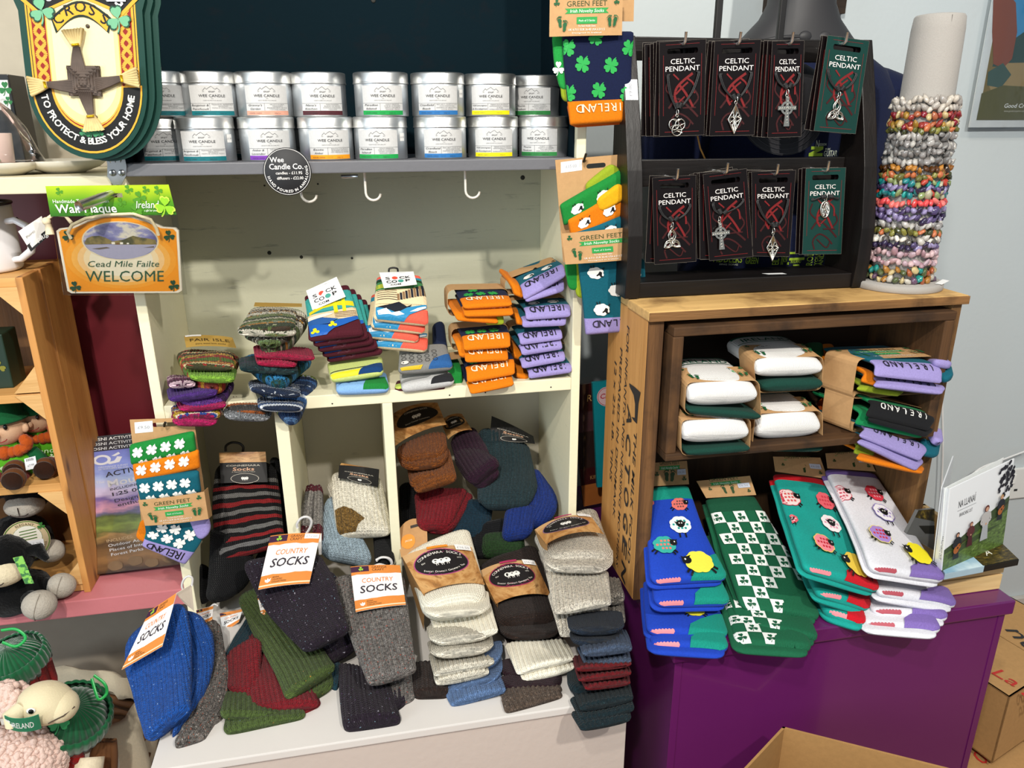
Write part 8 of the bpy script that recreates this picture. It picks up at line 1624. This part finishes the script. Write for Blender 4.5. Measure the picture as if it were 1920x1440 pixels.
# ------------------------------------------------------------------ cardboard boxes
cb = kraft('#b58c5a'); cb2 = kraft('#a87f4e')
def carton(label, c, ex, ey, hgt, prints=None):
    """closed box: c = near top corner, ex and ey the two top edges"""
    c, ex, ey = V3(c), V3(ex), V3(ey); t = thing('cardboard_box', label, 'box', c+(ex+ey)/2-(0, 0, hgt), 'brown cardboard boxes'); dn = np.array([0, 0, -hgt]); th = .003
    a, b, d, e = c, c+ex, c+ex+ey, c+ey
    def panel(nm, p, q, r_, s_, n):
        n = nz(n)*th; MB().hexa([p, q, r_, s_, p+n, q+n, r_+n, s_+n]).obj(nm, cb, t)
    up = np.array([0, 0, 1.]); m = (a+d)/2
    panel('side_panel', a, b, b+dn, a+dn, (m-(a+b)/2)*(1, 1, 0)); panel('side_panel', e, a, a+dn, e+dn, (m-(a+e)/2)*(1, 1, 0)); panel('side_panel', b, d, d+dn, b+dn, (m-(b+d)/2)*(1, 1, 0)); panel('side_panel', d, e, e+dn, d+dn, (m-(d+e)/2)*(1, 1, 0))
    g = ex*.004; panel('flap', a, a+ex/2-g, e+ex/2-g, e, -up); panel('flap', a+ex/2+g, b, d, e+ex/2+g, -up); panel('base', a+dn, b+dn, d+dn, e+dn, up)
    if prints: decal('marker_writing', prints, frame_map(c+(0, 0, .0012), ey, -ex if np.cross(ey, -ex)[2] > 0 else ex), t)
    return t
red = '#c0302a'; cA = P(1893, 1307, Z=.52); exA = np.array([.30, .10, 0]); eyA = np.array([-.085, .36, 0])
t = carton('brown cardboard box with red marker writing behind the purple cabinet', cA, exA, eyA, .16)
zc_ = .5214; fmw = lambda p, q: (lambda u, v: frame_map(u, v-u, np.cross((0, 0, 1), v-u)))(P(*p, Z=zc_), P(*q, Z=zc_))
decal('marker_writing', [text(red, 'La ga', 0, 0, .030, .105, 'l', shear=.15)], fmw((1858, 1262), (1908, 1292)), t)
decal('printed_word', [text('#2a2a2c', 'nunn', 0, 0, .04, .15, 'l', shear=.15)], fmw((1884, 1180), (1925, 1218)), t)
cB = cA+np.array([-.055, -.055, -.175]); t = carton('lower brown cardboard box marked in red, in the right bottom corner', cB, exA*1.2, np.array([-.04, .43, 0]), .125)
decal('marker_writing', [text(red, '60', -.11, -.075, .03, .045, 'l', shear=.15)], frame_map(cB+(0, 0, .0014), nz(-exA), nz(-eyA)), t)
# open box on the floor in front of the cabinet
cO = P(1468, 1362, Z=.66); e1 = P(1720, 1425, Z=.66)-cO; e1 = e1*1.5; e2 = P(1395, 1440, Z=.66)-cO; e2 = e2*2.6; hO = .66-FLOOR-.02
t = thing('cardboard_box', 'open brown cardboard box in front of the purple cabinet at the bottom edge', 'box', cO+(e1+e2)/2-(0, 0, hO), 'brown cardboard boxes'); dn = np.array([0, 0, -hO])
def wall_(p, q, ctr, mat=cb2, slot=False):
    n = ctr-(p+q)/2; n[2] = 0; n = nz(n)*.004; L_ = np.linalg.norm(q-p); ex = (q-p)/L_
    fn = lambda x, y, off: p+np.asarray(x)[..., None]*ex+np.asarray(y)[..., None]*np.array([0, 0, 1.])-n/np.linalg.norm(n)*np.asarray(off)
    hl = [[(L_*.30+.036*c_+.010*math.cos(u), -.045+.010*math.sin(u)) for c_, us in ((1, np.linspace(-1.57, 1.57, 6)), (-1, np.linspace(1.57, 4.71, 6))) for u in us]] if slot else []
    plate([(0, -hO), (L_, -hO), (L_, 0), (0, 0)], hl, fn, .004).obj('side_panel', mat, t)
ctr = cO+(e1+e2)/2
for p, q, sl in ((cO, cO+e1, False), (cO+e2, cO, True), (cO+e1, cO+e1+e2, False), (cO+e1+e2, cO+e2, False)): wall_(p, q, ctr, cb2, sl)
MB().hexa([p_ for p_ in (cO+dn, cO+e1+dn, cO+e1+e2+dn, cO+e2+dn)]+[p_+np.array([0, 0, .004]) for p_ in (cO+dn, cO+e1+dn, cO+e1+e2+dn, cO+e2+dn)]).obj('base', cb2, t)
# ------------------------------------------------------------------ maps on the pink shelf
mp = NT('map_cover_print', .3); sp_ = mp.n('ShaderNodeSeparateXYZ', {0: mp.n('ShaderNodeTexCoord').outputs['UV']})
mh = .215; vv = mp.math('ADD', mp.math('DIVIDE', sp_.outputs[1], mh), mp.math('MULTIPLY', mp.math('SUBTRACT', mp.noise(mp.coord('Object', (1, 1, 3)), 30, 4), .5), .16))
mp.col(mp.ramp(vv, [(0, '#4a3420'), (.10, '#9a7040'), (.20, '#5a4228'), (.27, '#b08a50'), (.30, '#6a6a34'), (.36, '#8fa048'), (.42, '#566234'), (.46, '#706a8a'), (.50, '#e0a4b4'), (.56, '#7a66a4'), (.62, '#dccae0'), (.72, '#b4c4e4'), (.82, '#8a98d4'), (1.0, '#6468b4')]))
for k in (2, 1, 0):
    d = k*.012; s = Sheet((166-0*k, 838-k*9, .165+d), (316, 822-k*9, .165+d), (354, 1056, .070+d), (183, 1077, .070+d), th=.007)
    t = thing('walking_map', ['walking map in clear sleeve, front one leaning on the pink shelf', 'walking map in clear sleeve, second behind the front map', 'walking map in clear sleeve, hindmost of the three'][k], 'map', (s.d+s.c)/2, 'walking maps on the pink shelf')
    w, h = s.W, s.H
    MB().add([s.pt(np.array([x]), np.array([y]), -o_)[0] for o_ in (0, .007) for x, y in ((0, 0), (w, 0), (w, h), (0, h))], [(0, 1, 2, 3), (7, 6, 5, 4), (0, 4, 5, 1), (1, 5, 6, 2), (2, 6, 7, 3), (3, 7, 4, 0)], uvs=[(x, y*mh/h) for _ in (0, 1) for x, y in ((0, 0), (w, 0), (w, h), (0, h))]).obj('cover', mp.mat, t)
    sh = [rect('#26242a', 0, h*.955, w, h), text('#e6e4de', 'OSNI ACTIVITY MAP', w*.05, h*.965, h*.022, w*.7, 'l', bold=.02)]
    if k == 0:
        lt, dk = '#e9e6e0', '#26242c'; r = -.0
        sh += [rect('#e2ddd0', w*.62, h*.845, w, h*.945), ring(lt, w*.15, h*.885, h*.040, h*.024, w*.11, w*.07), poly(lt, [(w*.20, h*.86), (w*.30, h*.87), (w*.34, h*.90), (w*.27, h*.91), (w*.36, h*.935), (w*.38, h*.92), (w*.31, h*.905), (w*.40, h*.895), (w*.36, h*.855), (w*.24, h*.845)]),
               text(lt, 'ORDNANCE SURVEY', w*.10, h*.822, h*.013, w*.36, 'l'), text(lt, 'OF NORTHERN IRELAND', w*.10, h*.805, h*.013, w*.36, 'l'), text(dk, 'ACTIVITY', w*.18, h*.745, h*.040, w*.58, 'l', rot=.10, bold=.02), text(lt, 'The', w*.06, h*.700, h*.020, w*.10, 'l', rot=.06), text(lt, 'Mournes', w*.20, h*.665, h*.055, w*.66, 'l', rot=.10, bold=.03),
               text(dk, 'INCLUDING SLIEVE', w*.22, h*.635, h*.020, w*.55, 'l', rot=.10, bold=.015), text(dk, '1:25 000', w*.24, h*.592, h*.028, w*.42, 'l', rot=.10, bold=.03), text(dk, 'Designed for', w*.26, h*.54, h*.028, w*.54, 'l', rot=.10), text(dk, 'enthusiasts', w*.29, h*.505, h*.028, w*.5, 'l', rot=.10)]
        for i, st_ in enumerate(('INCLUDES:', 'Outdoor Activities', 'Places of Interest', 'Forest Parks')): sh.append(text('#d8b888' if i == 0 else '#efece6', st_, w*(.13+.012*i), h*(.235-.036*i), h*.023, w*(.30, .54, .50, .36)[i], 'l', rot=.08, bold=.01))
        for x, y, q in ((.2, .05, .05), (.42, .07, .05), (.60, .04, .045), (.8, .06, .05)): sh.append(poly('#8a6a44', blob(1, 14, 5, .1, .7), w*x, h*y, h*q))
    decal('cover_print', sh, s.pt, t, base=.0003, step=.00005)
    if k == 0: Sheet(s.a+s.N*.003+(-.006, 0, .012), s.b+s.N*.003+(0, 0, .012), s.c+s.N*.003, s.d+s.N*.003+(-.004, 0, -.002), th=.0003).build('clear_sleeve', clear('#f6f6f8', .05), t)
# ------------------------------------------------------------------ soft toys in the pine crate
skin, beard, hatg, bodyg = plush('#cfa888', 300, .2, .08), plush('#a84a18', 120, .9), plush('#12502c', 200, .4), plush('#4f9a1e', 260, .3, .12)
blk_p = plush('#09090a', 120, 1.0, .4); grf = plush('#aaa296', 260, .7, .2)
eye = plain('#0a0a0a', .15)
zs_t = zz[1]+.001
def leprechaun(label, hx, hy, Y, s, txt_off=0):
    h = P(hx, hy, Y=Y); t = thing('leprechaun_doll', label, 'soft toy', (h[0], h[1], zs_t), 'green dolls in the pine crate'); o = lambda x, y, z: h+np.array([x, y, z])*s
    MB().ball(o(0, 0, 0), np.array([.034, .030, .032])*s, k=22).obj('head', skin, t); MB().ball(o(0, -.032, -.004), .0065*s, k=10).obj('nose', skin, t)
    [MB().ball(o(q, -.004, -.002), np.array([.008, .005, .010])*s, k=10).obj('ear', skin, t) for q in (.033, -.033)]
    for dx in (-.012, .016): MB().ball(o(dx, -.0285, .009), np.array([.0035, .0025, .005])*s, k=10).obj('eye', eye, t)
    MB().tube([o(.016*math.sin(a), -.0300+.004*(1-math.cos(a*.9)), -.012-.010*math.cos(a)+.004) for a in np.linspace(-1.1, 1.1, 12)], .0008*s, k=6).obj('mouth', plain('#8a1418', .5), t)
    mb = MB(); rr = random.Random(int(hx*7))
    for a in np.linspace(-2.0, 2.0, 13): mb.ball(o(.036*math.sin(a), -.006-.010*math.cos(a*.5), -.012-.030*math.cos(a*.62)), np.array([.011, .012, .012])*s*rr.uniform(.8, 1.1), k=9)
    mb.obj('beard', beard, t)
    MB().lathe([(.044*s, 0), (.045*s, .004*s), (.034*s, .007*s), (.031*s, .030*s), (.028*s, .034*s), (.001, .035*s)], o(0, .004, .016), k=28).obj('hat', hatg, t)
    MB().ball(o(.0, .006, -.066), np.array([.040, .028, .044])*s, k=22, fn=lambda d: 1+.06*math.sin(5*math.atan2(d[2], d[0]))).obj('body', bodyg, t)
    fmx = lambda x, y, off=0: np.stack([o(0, 0, 0)[0]+np.asarray(x), np.full_like(np.asarray(x, float), o(0, -.0235, 0)[1]-.0006)-np.asarray(off)+3.2*np.asarray(x)**2/s, o(0, 0, -.066)[2]+np.asarray(y)], -1)
    decal('lettering', [text('#d8ecc8', 'Ireland', .004*s, -.004*s, .011*s, .050*s, shear=.2), shamrock('#d8ecc8', .024*s, -.012*s, .005*s)], fmx, t, base=.0008, mx=.006)
    for sg in (-1, 1):
        MB().tube(catmull([o(sg*.034, 0, -.048), o(sg*.050, -.006, -.066), o(sg*.050, -.012, -.085)], 8), .011*s, k=12).obj('arm', hatg if sg > 0 else bodyg, t); MB().ball(o(sg*.050, -.014, -.094), .012*s, k=12).obj('hand', plush('#e0cdb0', 300, .2), t)
        lg = o(sg*.022, -.02, -.108); lg[2] = max(lg[2], zs_t+.016)
        MB().tube(catmull([o(sg*.016, .0, -.098), lg+np.array([0, -.02, 0])], 6), .012*s, k=12).obj('leg', plush('#8e1418', 260, .3), t); fp = lg+np.array([sg*.004, -.040, .001])
        MB().lathe([(.001, -.012), (.012, -.011), (.0165, -.004), (.017, .004), (.013, .012), (.001, .013)], fp, axis=(0.15, -1, .1), k=20).obj('foot', plush('#5a3418', 260, .3), t); MB().lathe([(.0145, .011), (.0135, .0135), (.001, .014)], fp, axis=(.15, -1, .1), k=20).obj('sole', plush('#2a160c', 260, .3), t)
    return t, o
leprechaun('green leprechaun doll sitting at the back right of the pine crate, smiling', 66, 782, .115, .80)
t, o = leprechaun('green leprechaun doll with price tag sitting forward in the pine crate', 6, 800, .085, .92)
s = Sheet(o(.038, -.04, -.046), o(.055, -.038, -.043), o(.055, -.04, -.064), o(.038, -.043, -.066), th=.0004); s_o = s.build('price_tag', ink('#e6e6e8'), t); decal('barcode', [rect('#3a3a3e', s.W*(.15+.1*i), s.H*.72, s.W*(.19+.1*i), s.H*.95) for i in range(7)]+[text('#8a8a8e', '£7.99', s.W*.5, s.H*.3, .003)], s.pt, s_o)
def toysheep(label, hd, Y, hs, facec, feet, body, tagc=None, ribbon=None, mouthy=True):
    h = P(*hd, Y=Y); t = thing('toy_sheep', label, 'soft toy', (h[0], h[1], .837), 'black toy sheep in the pine crate'); rr = random.Random(int(hd[0]+hd[1]))
    bp_ = P(*body[0], Y=Y+.035); MB().ball(bp_, body[1], k=26, fn=lambda d: 1+.05*math.sin(9*d[0]+4*d[2])*math.cos(7*d[1]+3*d[2])).obj('body', blk_p, t)
    MB().ball(h+(0, .02, .012), np.array([.040, .034, .036])*hs, k=22, fn=lambda d: 1+.05*math.sin(11*d[0])*math.sin(9*d[2])).obj('head', blk_p, t)
    MB().ball(h, np.array([.036, .028, .022])*hs, k=22).obj('muzzle', facec, t); MB().tube([h+np.array([.014*math.sin(a), -.028*hs-.0002, -.002-.006*math.cos(a)]) for a in np.linspace(-1.3, 1.3, 10)], .0008, k=6).tube([h+np.array([0, -.0284*hs, .008]), h+np.array([0, -.0284*hs, -.008])], .0008, k=6).obj('mouth', plain('#2a1a16', .6), t)
    for sg in (-1, 1): MB().tube([h+np.array([sg*.03, .02, .02])*hs, h+np.array([sg*.05, .018, .022])*hs, h+np.array([sg*.062, .012, .006])*hs], [.008*hs, .011*hs, .004*hs], k=10).obj('ear', blk_p, t)
    for (fx, fy, fY, r) in feet:
        f = P(fx, fy, Y=fY); MB().tube(catmull([bp_+(f-bp_)*.35, bp_+(f-bp_)*.75+(0, 0, .004), f+(bp_-f)*.18], 8), .013, k=12).obj('leg', blk_p, t); MB().ball(f, np.array([r, r*.9, r*.92]), k=20).obj('foot', grf, t)
        MB().tube([f+np.array([r*.94*math.sin(a)*.3, -r*.9*math.cos(a), r*.93*math.sin(a)]) for a in np.linspace(-1.3, 1.3, 10)], .0006, k=5).obj('foot_seam', plush('#8a8276', 200, .3), t)
    return t
t = toysheep('black toy sheep with grey muzzle and round swing tag in the pine crate', (46, 948), .10, .85, grf, [(97, 1033, .085, .021)], ((40, 1010), (.05, .035, .045)))
c = P(50, 1013, Y=.065); n_ = nz(np.array([.15, -1, .12])); MB().lathe([(.034, 0), (.034, .0008)], c, axis=n_, k=40).obj('round_tag', kraft('#b8a684'), t)
ex = nz(np.cross((0, 0, 1), n_)); fm = frame_map(c+n_*.0010, -ex if ex[0] < 0 else ex, np.array([0, .12, 1.])); sh = [ring('#4a6a2a', 0, 0, .0335, .032), disc('#4a6a2a', .002, .004, .0215), poly('#d8d2c4', circ(.021, 24, x=.002, y=.004))]+[line('#4a6a2a', [(-.008, .016-.005*i), (.016, .018-.005*i)], .0016) for i in range(4)]+[rect('#d4d4d6', -.004, -.014, .024, -.001), text('#8a8a90', '£12.99', .010, -.009, .004, .02), shamrock('#2f6a2a', .024, .022, .006), arc_text('#5a4a30', 'ELEGANT', 0, 0, .0265, 115, 60, .0042), arc_text('#5a4a30', 'CASTLE TO BALLYMENA', 0, 0, .0295, 220, 350, .0036, 0, True)]
decal('tag_print', sh, fm, t, base=.0004)
t = toysheep('black toy sheep with cream face lying at the front of the pink shelf', (2, 1072), -.012, 1.0, plush('#cfc2a4', 260, .6), [(74, 1134, -.022, .025), (115, 1098, .018, .022)], ((28, 1110), (.058, .04, .036)))
rbm = NT('shamrock_ribbon', .5); rbm.col(rbm.ramp(rbm.noise(rbm.coord('Object'), 160, 2), [(.48, '#7ab84a'), (.56, '#2f6a34')])); s = Sheet((24, 1046, -.035), (42, 1042, -.033), (64, 1094, -.045), (47, 1095, -.046), th=.0008); s.build('ribbon', rbm.mat, t)
t2 = thing('gift_box', 'dark green shamrock box in the top compartment of the pine crate', 'box', P(10, 735, Y=.08)); q0, q1 = P(-40, 735, Y=.07), P(28, 735, Y=.07); zt_ = zz[0]+.001; bx('body', (q0[0], .07, zt_), (q1[0], .12, zt_+.085), plain('#0f2a1c', .5), t2, .002); decal('shamrock_print', [shamrock('#7d7a2a', 0, 0, .010)], frame_map((q1[0]-.014, .0697, zt_+.035), (1, 0, 0), (0, 0, 1)), t2)
# ------------------------------------------------------------------ soft toys in the basket at the bottom left
cord = NT('corduroy_plush', .95, 0, .1, .5); _uvn = cord.n('ShaderNodeTexCoord').outputs['UV']; _sx = cord.n('ShaderNodeSeparateXYZ', {0: _uvn})
cord.col(cord.mix(cord.noise(cord.coord('Object'), 120, 3), hexc('#0b4426'), hexc('#175c36'))); cord.bump(cord.math('ABSOLUTE', cord.math('SINE', cord.math('MULTIPLY', _sx.outputs[0], 3.1416))), .6, .0022); cord = cord.mat
def cordhat(t, c, up, r):
    """ribbed beanie: crown ribs from brim to top and a turned-up brim"""
    up = nz(V3(up)); e1 = nz(np.cross(up, (0, 1, 0.2))); e2 = np.cross(up, e1); k = 180; nr = 30; rows = 16; c = V3(c)
    def ring_(rad, z, amp): return [c+up*z+(e1*math.cos(2*math.pi*j/k)+e2*math.sin(2*math.pi*j/k))*(rad+amp*.6*abs(math.sin(math.pi*nr*j/k))) for j in range(k)]
    v = []; 
    for i in range(rows): a = i/(rows-1)*math.pi/2*.99; v += ring_(r*math.cos(a)*1.0, r*.95*math.sin(a), .0022*math.cos(a)+.0003)
    F = [(i*k+j, i*k+(j+1) % k, (i+1)*k+(j+1) % k, (i+1)*k+j) for i in range(rows-1) for j in range(k)]
    MB().add(v, F+[tuple(range(k))[::-1]], uvs=[(j*nr/k, i) for i in range(rows) for j in range(k)], smooth=True).obj('crown', cord, t)
    v = []; pr_ = [(r*1.0, -.004), (r*1.10, -.008), (r*1.15, .004), (r*1.14, .018), (r*1.08, .026), (r*1.0, .024)]
    for rad, z in pr_: v += ring_(rad, z, .003)
    MB().add(v, [(i*k+j, i*k+(j+1) % k, (i+1)*k+(j+1) % k, (i+1)*k+j) for i in range(len(pr_)-1) for j in range(k)], uvs=[(j*nr/k, i) for i in range(len(pr_)) for j in range(k)], smooth=True).obj('brim', cord, t)
def ribbon_loop(t, pts, w=.0022):
    p = catmull([P(*q[:2], Y=q[2]) for q in pts], 24); mb = MB(); T_ = nz(np.gradient(p, axis=0)); s_ = nz(np.cross(T_, (0, -1, .3)))*w; n_ = nz(np.cross(T_, s_))*.0004
    v = np.concatenate([p-s_-n_, p+s_-n_, p+s_+n_, p-s_+n_]); k = len(p); F = [(a*k+i, a*k+i+1, ((a+1) % 4)*k+i+1, ((a+1) % 4)*k+i) for a in range(4) for i in range(k-1)]
    mb.add(v, F, smooth=True).obj('hanging_ribbon', plain('#1fa04a', .35), t)
def braid(t, pts, r=.012):
    p = catmull([P(*q[:2], Y=q[2]) for q in pts], 14); mb = MB()
    for i, q in enumerate(p): mb.ball(q+np.array([(-1)**i*r*.35, 0, 0]), np.array([r, r*.85, r*.8]), k=10)
    mb.obj('braid', plush('#7a1614', 220, .9, .3), t)
rd_hair = plush('#8a1816', 260, 1.0, .3); cl = plush('#cbbfa6', 240, .3, .12)
t = thing('doll', 'rag doll in a green corduroy hat with red hair, upper left of the basket', 'soft toy', P(40, 1300, Y=-.02), 'dolls in green hats')
c = P(30, 1248, Y=-.02); cordhat(t, c, (-.12, -.15, 1), .044); MB().ball(c+(0, .004, -.03), (.042, .036, .038), k=20).obj('head', skin, t)
for i in range(9): a = -1.5+i*.375; MB().tube([c+np.array([.046*math.sin(a), -.038*math.cos(a), .004]), c+np.array([.048*math.sin(a), -.040*math.cos(a), -.03]), c+np.array([.044*math.sin(a), -.034*math.cos(a), -.052])], .0085, k=8).obj('hair_strand', rd_hair, t) if abs(a) > .5 else None
MB().ball(c+(0, .02, -.11), (.05, .045, .06), k=20).obj('body', plush('#d8d0c4', 200, .3), t); ribbon_loop(t, [(2, 1182, -.05), (30, 1180, -.055), (48, 1196, -.06), (30, 1212, -.06), (4, 1204, -.055)])
t = thing('doll', 'rag doll in a tilted green corduroy hat with a red braid beside the toy sheep', 'soft toy', P(150, 1400, Y=-.04), 'dolls in green hats')
c = P(136, 1350, Y=-.05); cordhat(t, c, (.30, -.35, .85), .050); MB().ball(c+(-.012, .014, -.036), (.042, .038, .040), k=20).obj('head', skin, t); MB().ball(c+(-.01, .02, -.12), (.055, .045, .07), k=20).obj('body', plush('#dcd6ca', 200, .3), t)
braid(t, [(140, 1382, -.075), (138, 1405, -.085), (140, 1432, -.09), (146, 1460, -.09)]); MB().tube(catmull([P(168, 1420, Y=-.08), P(165, 1440, Y=-.09), P(160, 1470, Y=-.1)], 8), .022, k=14).obj('arm', plush('#d9ccb0', 240, .4), t)
ribbon_loop(t, [(172, 1272, -.07), (180, 1300, -.085), (186, 1312, -.09), (200, 1300, -.085), (196, 1282, -.08), (176, 1266, -.072)]); decal('felt_shamrock', [shamrock('#127a3a', 0, 0, .016)], frame_map(c+nz(np.array([.0, -.75, .62]))*.0535, (1, 0, 0), (0, .62, .75)), t)
t = thing('toy_sheep', 'pink fluffy toy sheep with cream face and green neck ribbon in the basket', 'soft toy', P(40, 1430, Y=-.12), 'toy animals in the basket')
crm, pnk = plush('#d8cba8', 380, .3, .06), plush('#dcc0b4', 140, 1.0, .2); h = P(88, 1318, Y=-.125)
MB().ball(h, (.039, .033, .030), k=26, R3=Matrix.Rotation(.30, 3, 'Y'), fn=lambda d: 1-.12*max(0, d[0])*abs(d[2])+.02).ball(h+(.021, -.004, -.006), (.023, .026, .022), k=20).obj('head', crm, t)
MB().tube([h+np.array(p) for p in ((.042, -.014, -.002), (.031, -.0285, -.004), (.020, -.0310, -.007), (.010, -.0305, -.012))], .0009, k=6).obj('mouth', plain('#3a2a1c', .6), t)
e_ = h+np.array([-.008, -.0305, .014]); MB().ball(e_, (.0065, .003, .005), k=12).obj('eye_white', plain('#efefe8', .2), t); MB().ball(e_+(.0008, -.002, .0003), (.0038, .0022, .0040), k=12).obj('eye', eye, t)
MB().tube([h+np.array(p) for p in ((-.026, -.018, .012), (-.034, -.030, .008), (-.037, -.036, -.006))], [.010, .014, .006], k=12).obj('ear', crm, t)
rr = random.Random(9); mb = MB(); bc0 = P(38, 1425, Y=-.10)
mb.ball(bc0, (.070, .055, .055), k=26)
for i in range(1300):
    d = nz(np.array([rr.gauss(0, 1), rr.gauss(0, 1)-.5, rr.gauss(0, 1)])); mb.ball(bc0+d*(.068, .054, .055), rr.uniform(.003, .006), k=6)
for i in range(160): d = nz(np.array([rr.gauss(0, 1), rr.gauss(0, 1)-.4, abs(rr.gauss(0, 1))])); mb.ball(P(14, 1318, Y=-.10)+d*(.032, .026, .030), rr.uniform(.004, .008), k=6)
setp(mb.obj('fleece', pnk, t), kind='stuff')
s = Sheet((8, 1342, -.165), (72, 1340, -.168), (78, 1366, -.160), (12, 1364, -.158), th=.001, bulge=.006); o_ = s.build('neck_ribbon', plain('#0f7a5a', .35), t); decal('lettering', [text('#eef2ee', 'IRELAND', s.W*.54, s.H*.28, s.H*.42, s.W*.62, bold=.02), shamrock('#eef2ee', s.W*.1, s.H*.5, s.H*.3)], s.pt, o_, mx=.008)
bk = thing('wicker_basket', 'brown wicker basket lined with cream canvas holding the soft toys', 'basket', P(150, 1440, Y=.0)); bcx = np.array([-.60, .06, 0]); zB = FLOOR
MB().add([bcx+np.array([.155*math.cos(a)*q, .105*math.sin(a)*q, z]) for q, z in ((.80, zB+.002), (.9, zB+.10), (1.0, zB+.30)) for a in np.linspace(0, 2*math.pi, 48, endpoint=False)], [(i*48+j, i*48+(j+1) % 48, (i+1)*48+(j+1) % 48, (i+1)*48+j) for i in range(2) for j in range(48)]+[tuple(range(48))[::-1]], smooth=True).obj('shell', plain('#4a2f18', .8, 0, .3, 80, .5), bk)
for i in range(12): z = zB+.02+i*.025; q = .80+.2*(z-zB)/.30; MB().tube([bcx+np.array([(.157*q+.003*math.sin(9*a+i*3.14))*math.cos(a), (.107*q+.003*math.sin(9*a+i*3.14))*math.sin(a), z]) for a in np.linspace(0, 2*math.pi, 60, endpoint=False)], .008, k=7, closed=True).obj('wicker_strand', plain('#6a4424', .7, 0, .3, 60), bk)
q0 = P(212, 1440, Y=-.02)
for i in range(5): MB().tube(catmull([P(168+i*11, 1460, Y=-.06), P(174+i*10, 1420, Y=-.055), P(188+i*6, 1388, Y=-.05)], 10), .0062, k=8).obj('handle_twig', plain('#6a4424', .7, 0, .3, 60), bk)
k = 60; v = []; prl = [(1.05, .22), (1.10, .27), (1.09, .33), (1.02, .36), (.95, .365), (.93, .32)]
for q, z in prl:
    for j in range(k): a = 2*math.pi*j/k; w_ = 1+.05*math.sin(7*a+z*20)+.03*math.sin(13*a); v.append(bcx+np.array([.157*q*w_*math.cos(a), .110*q*w_*math.sin(a), zB+z+.012*math.sin(5*a)]))
MB().add(v, [(i*k+j, i*k+(j+1) % k, (i+1)*k+(j+1) % k, (i+1)*k+j) for i in range(len(prl)-1) for j in range(k)], smooth=True).obj('canvas_liner', cl, bk)
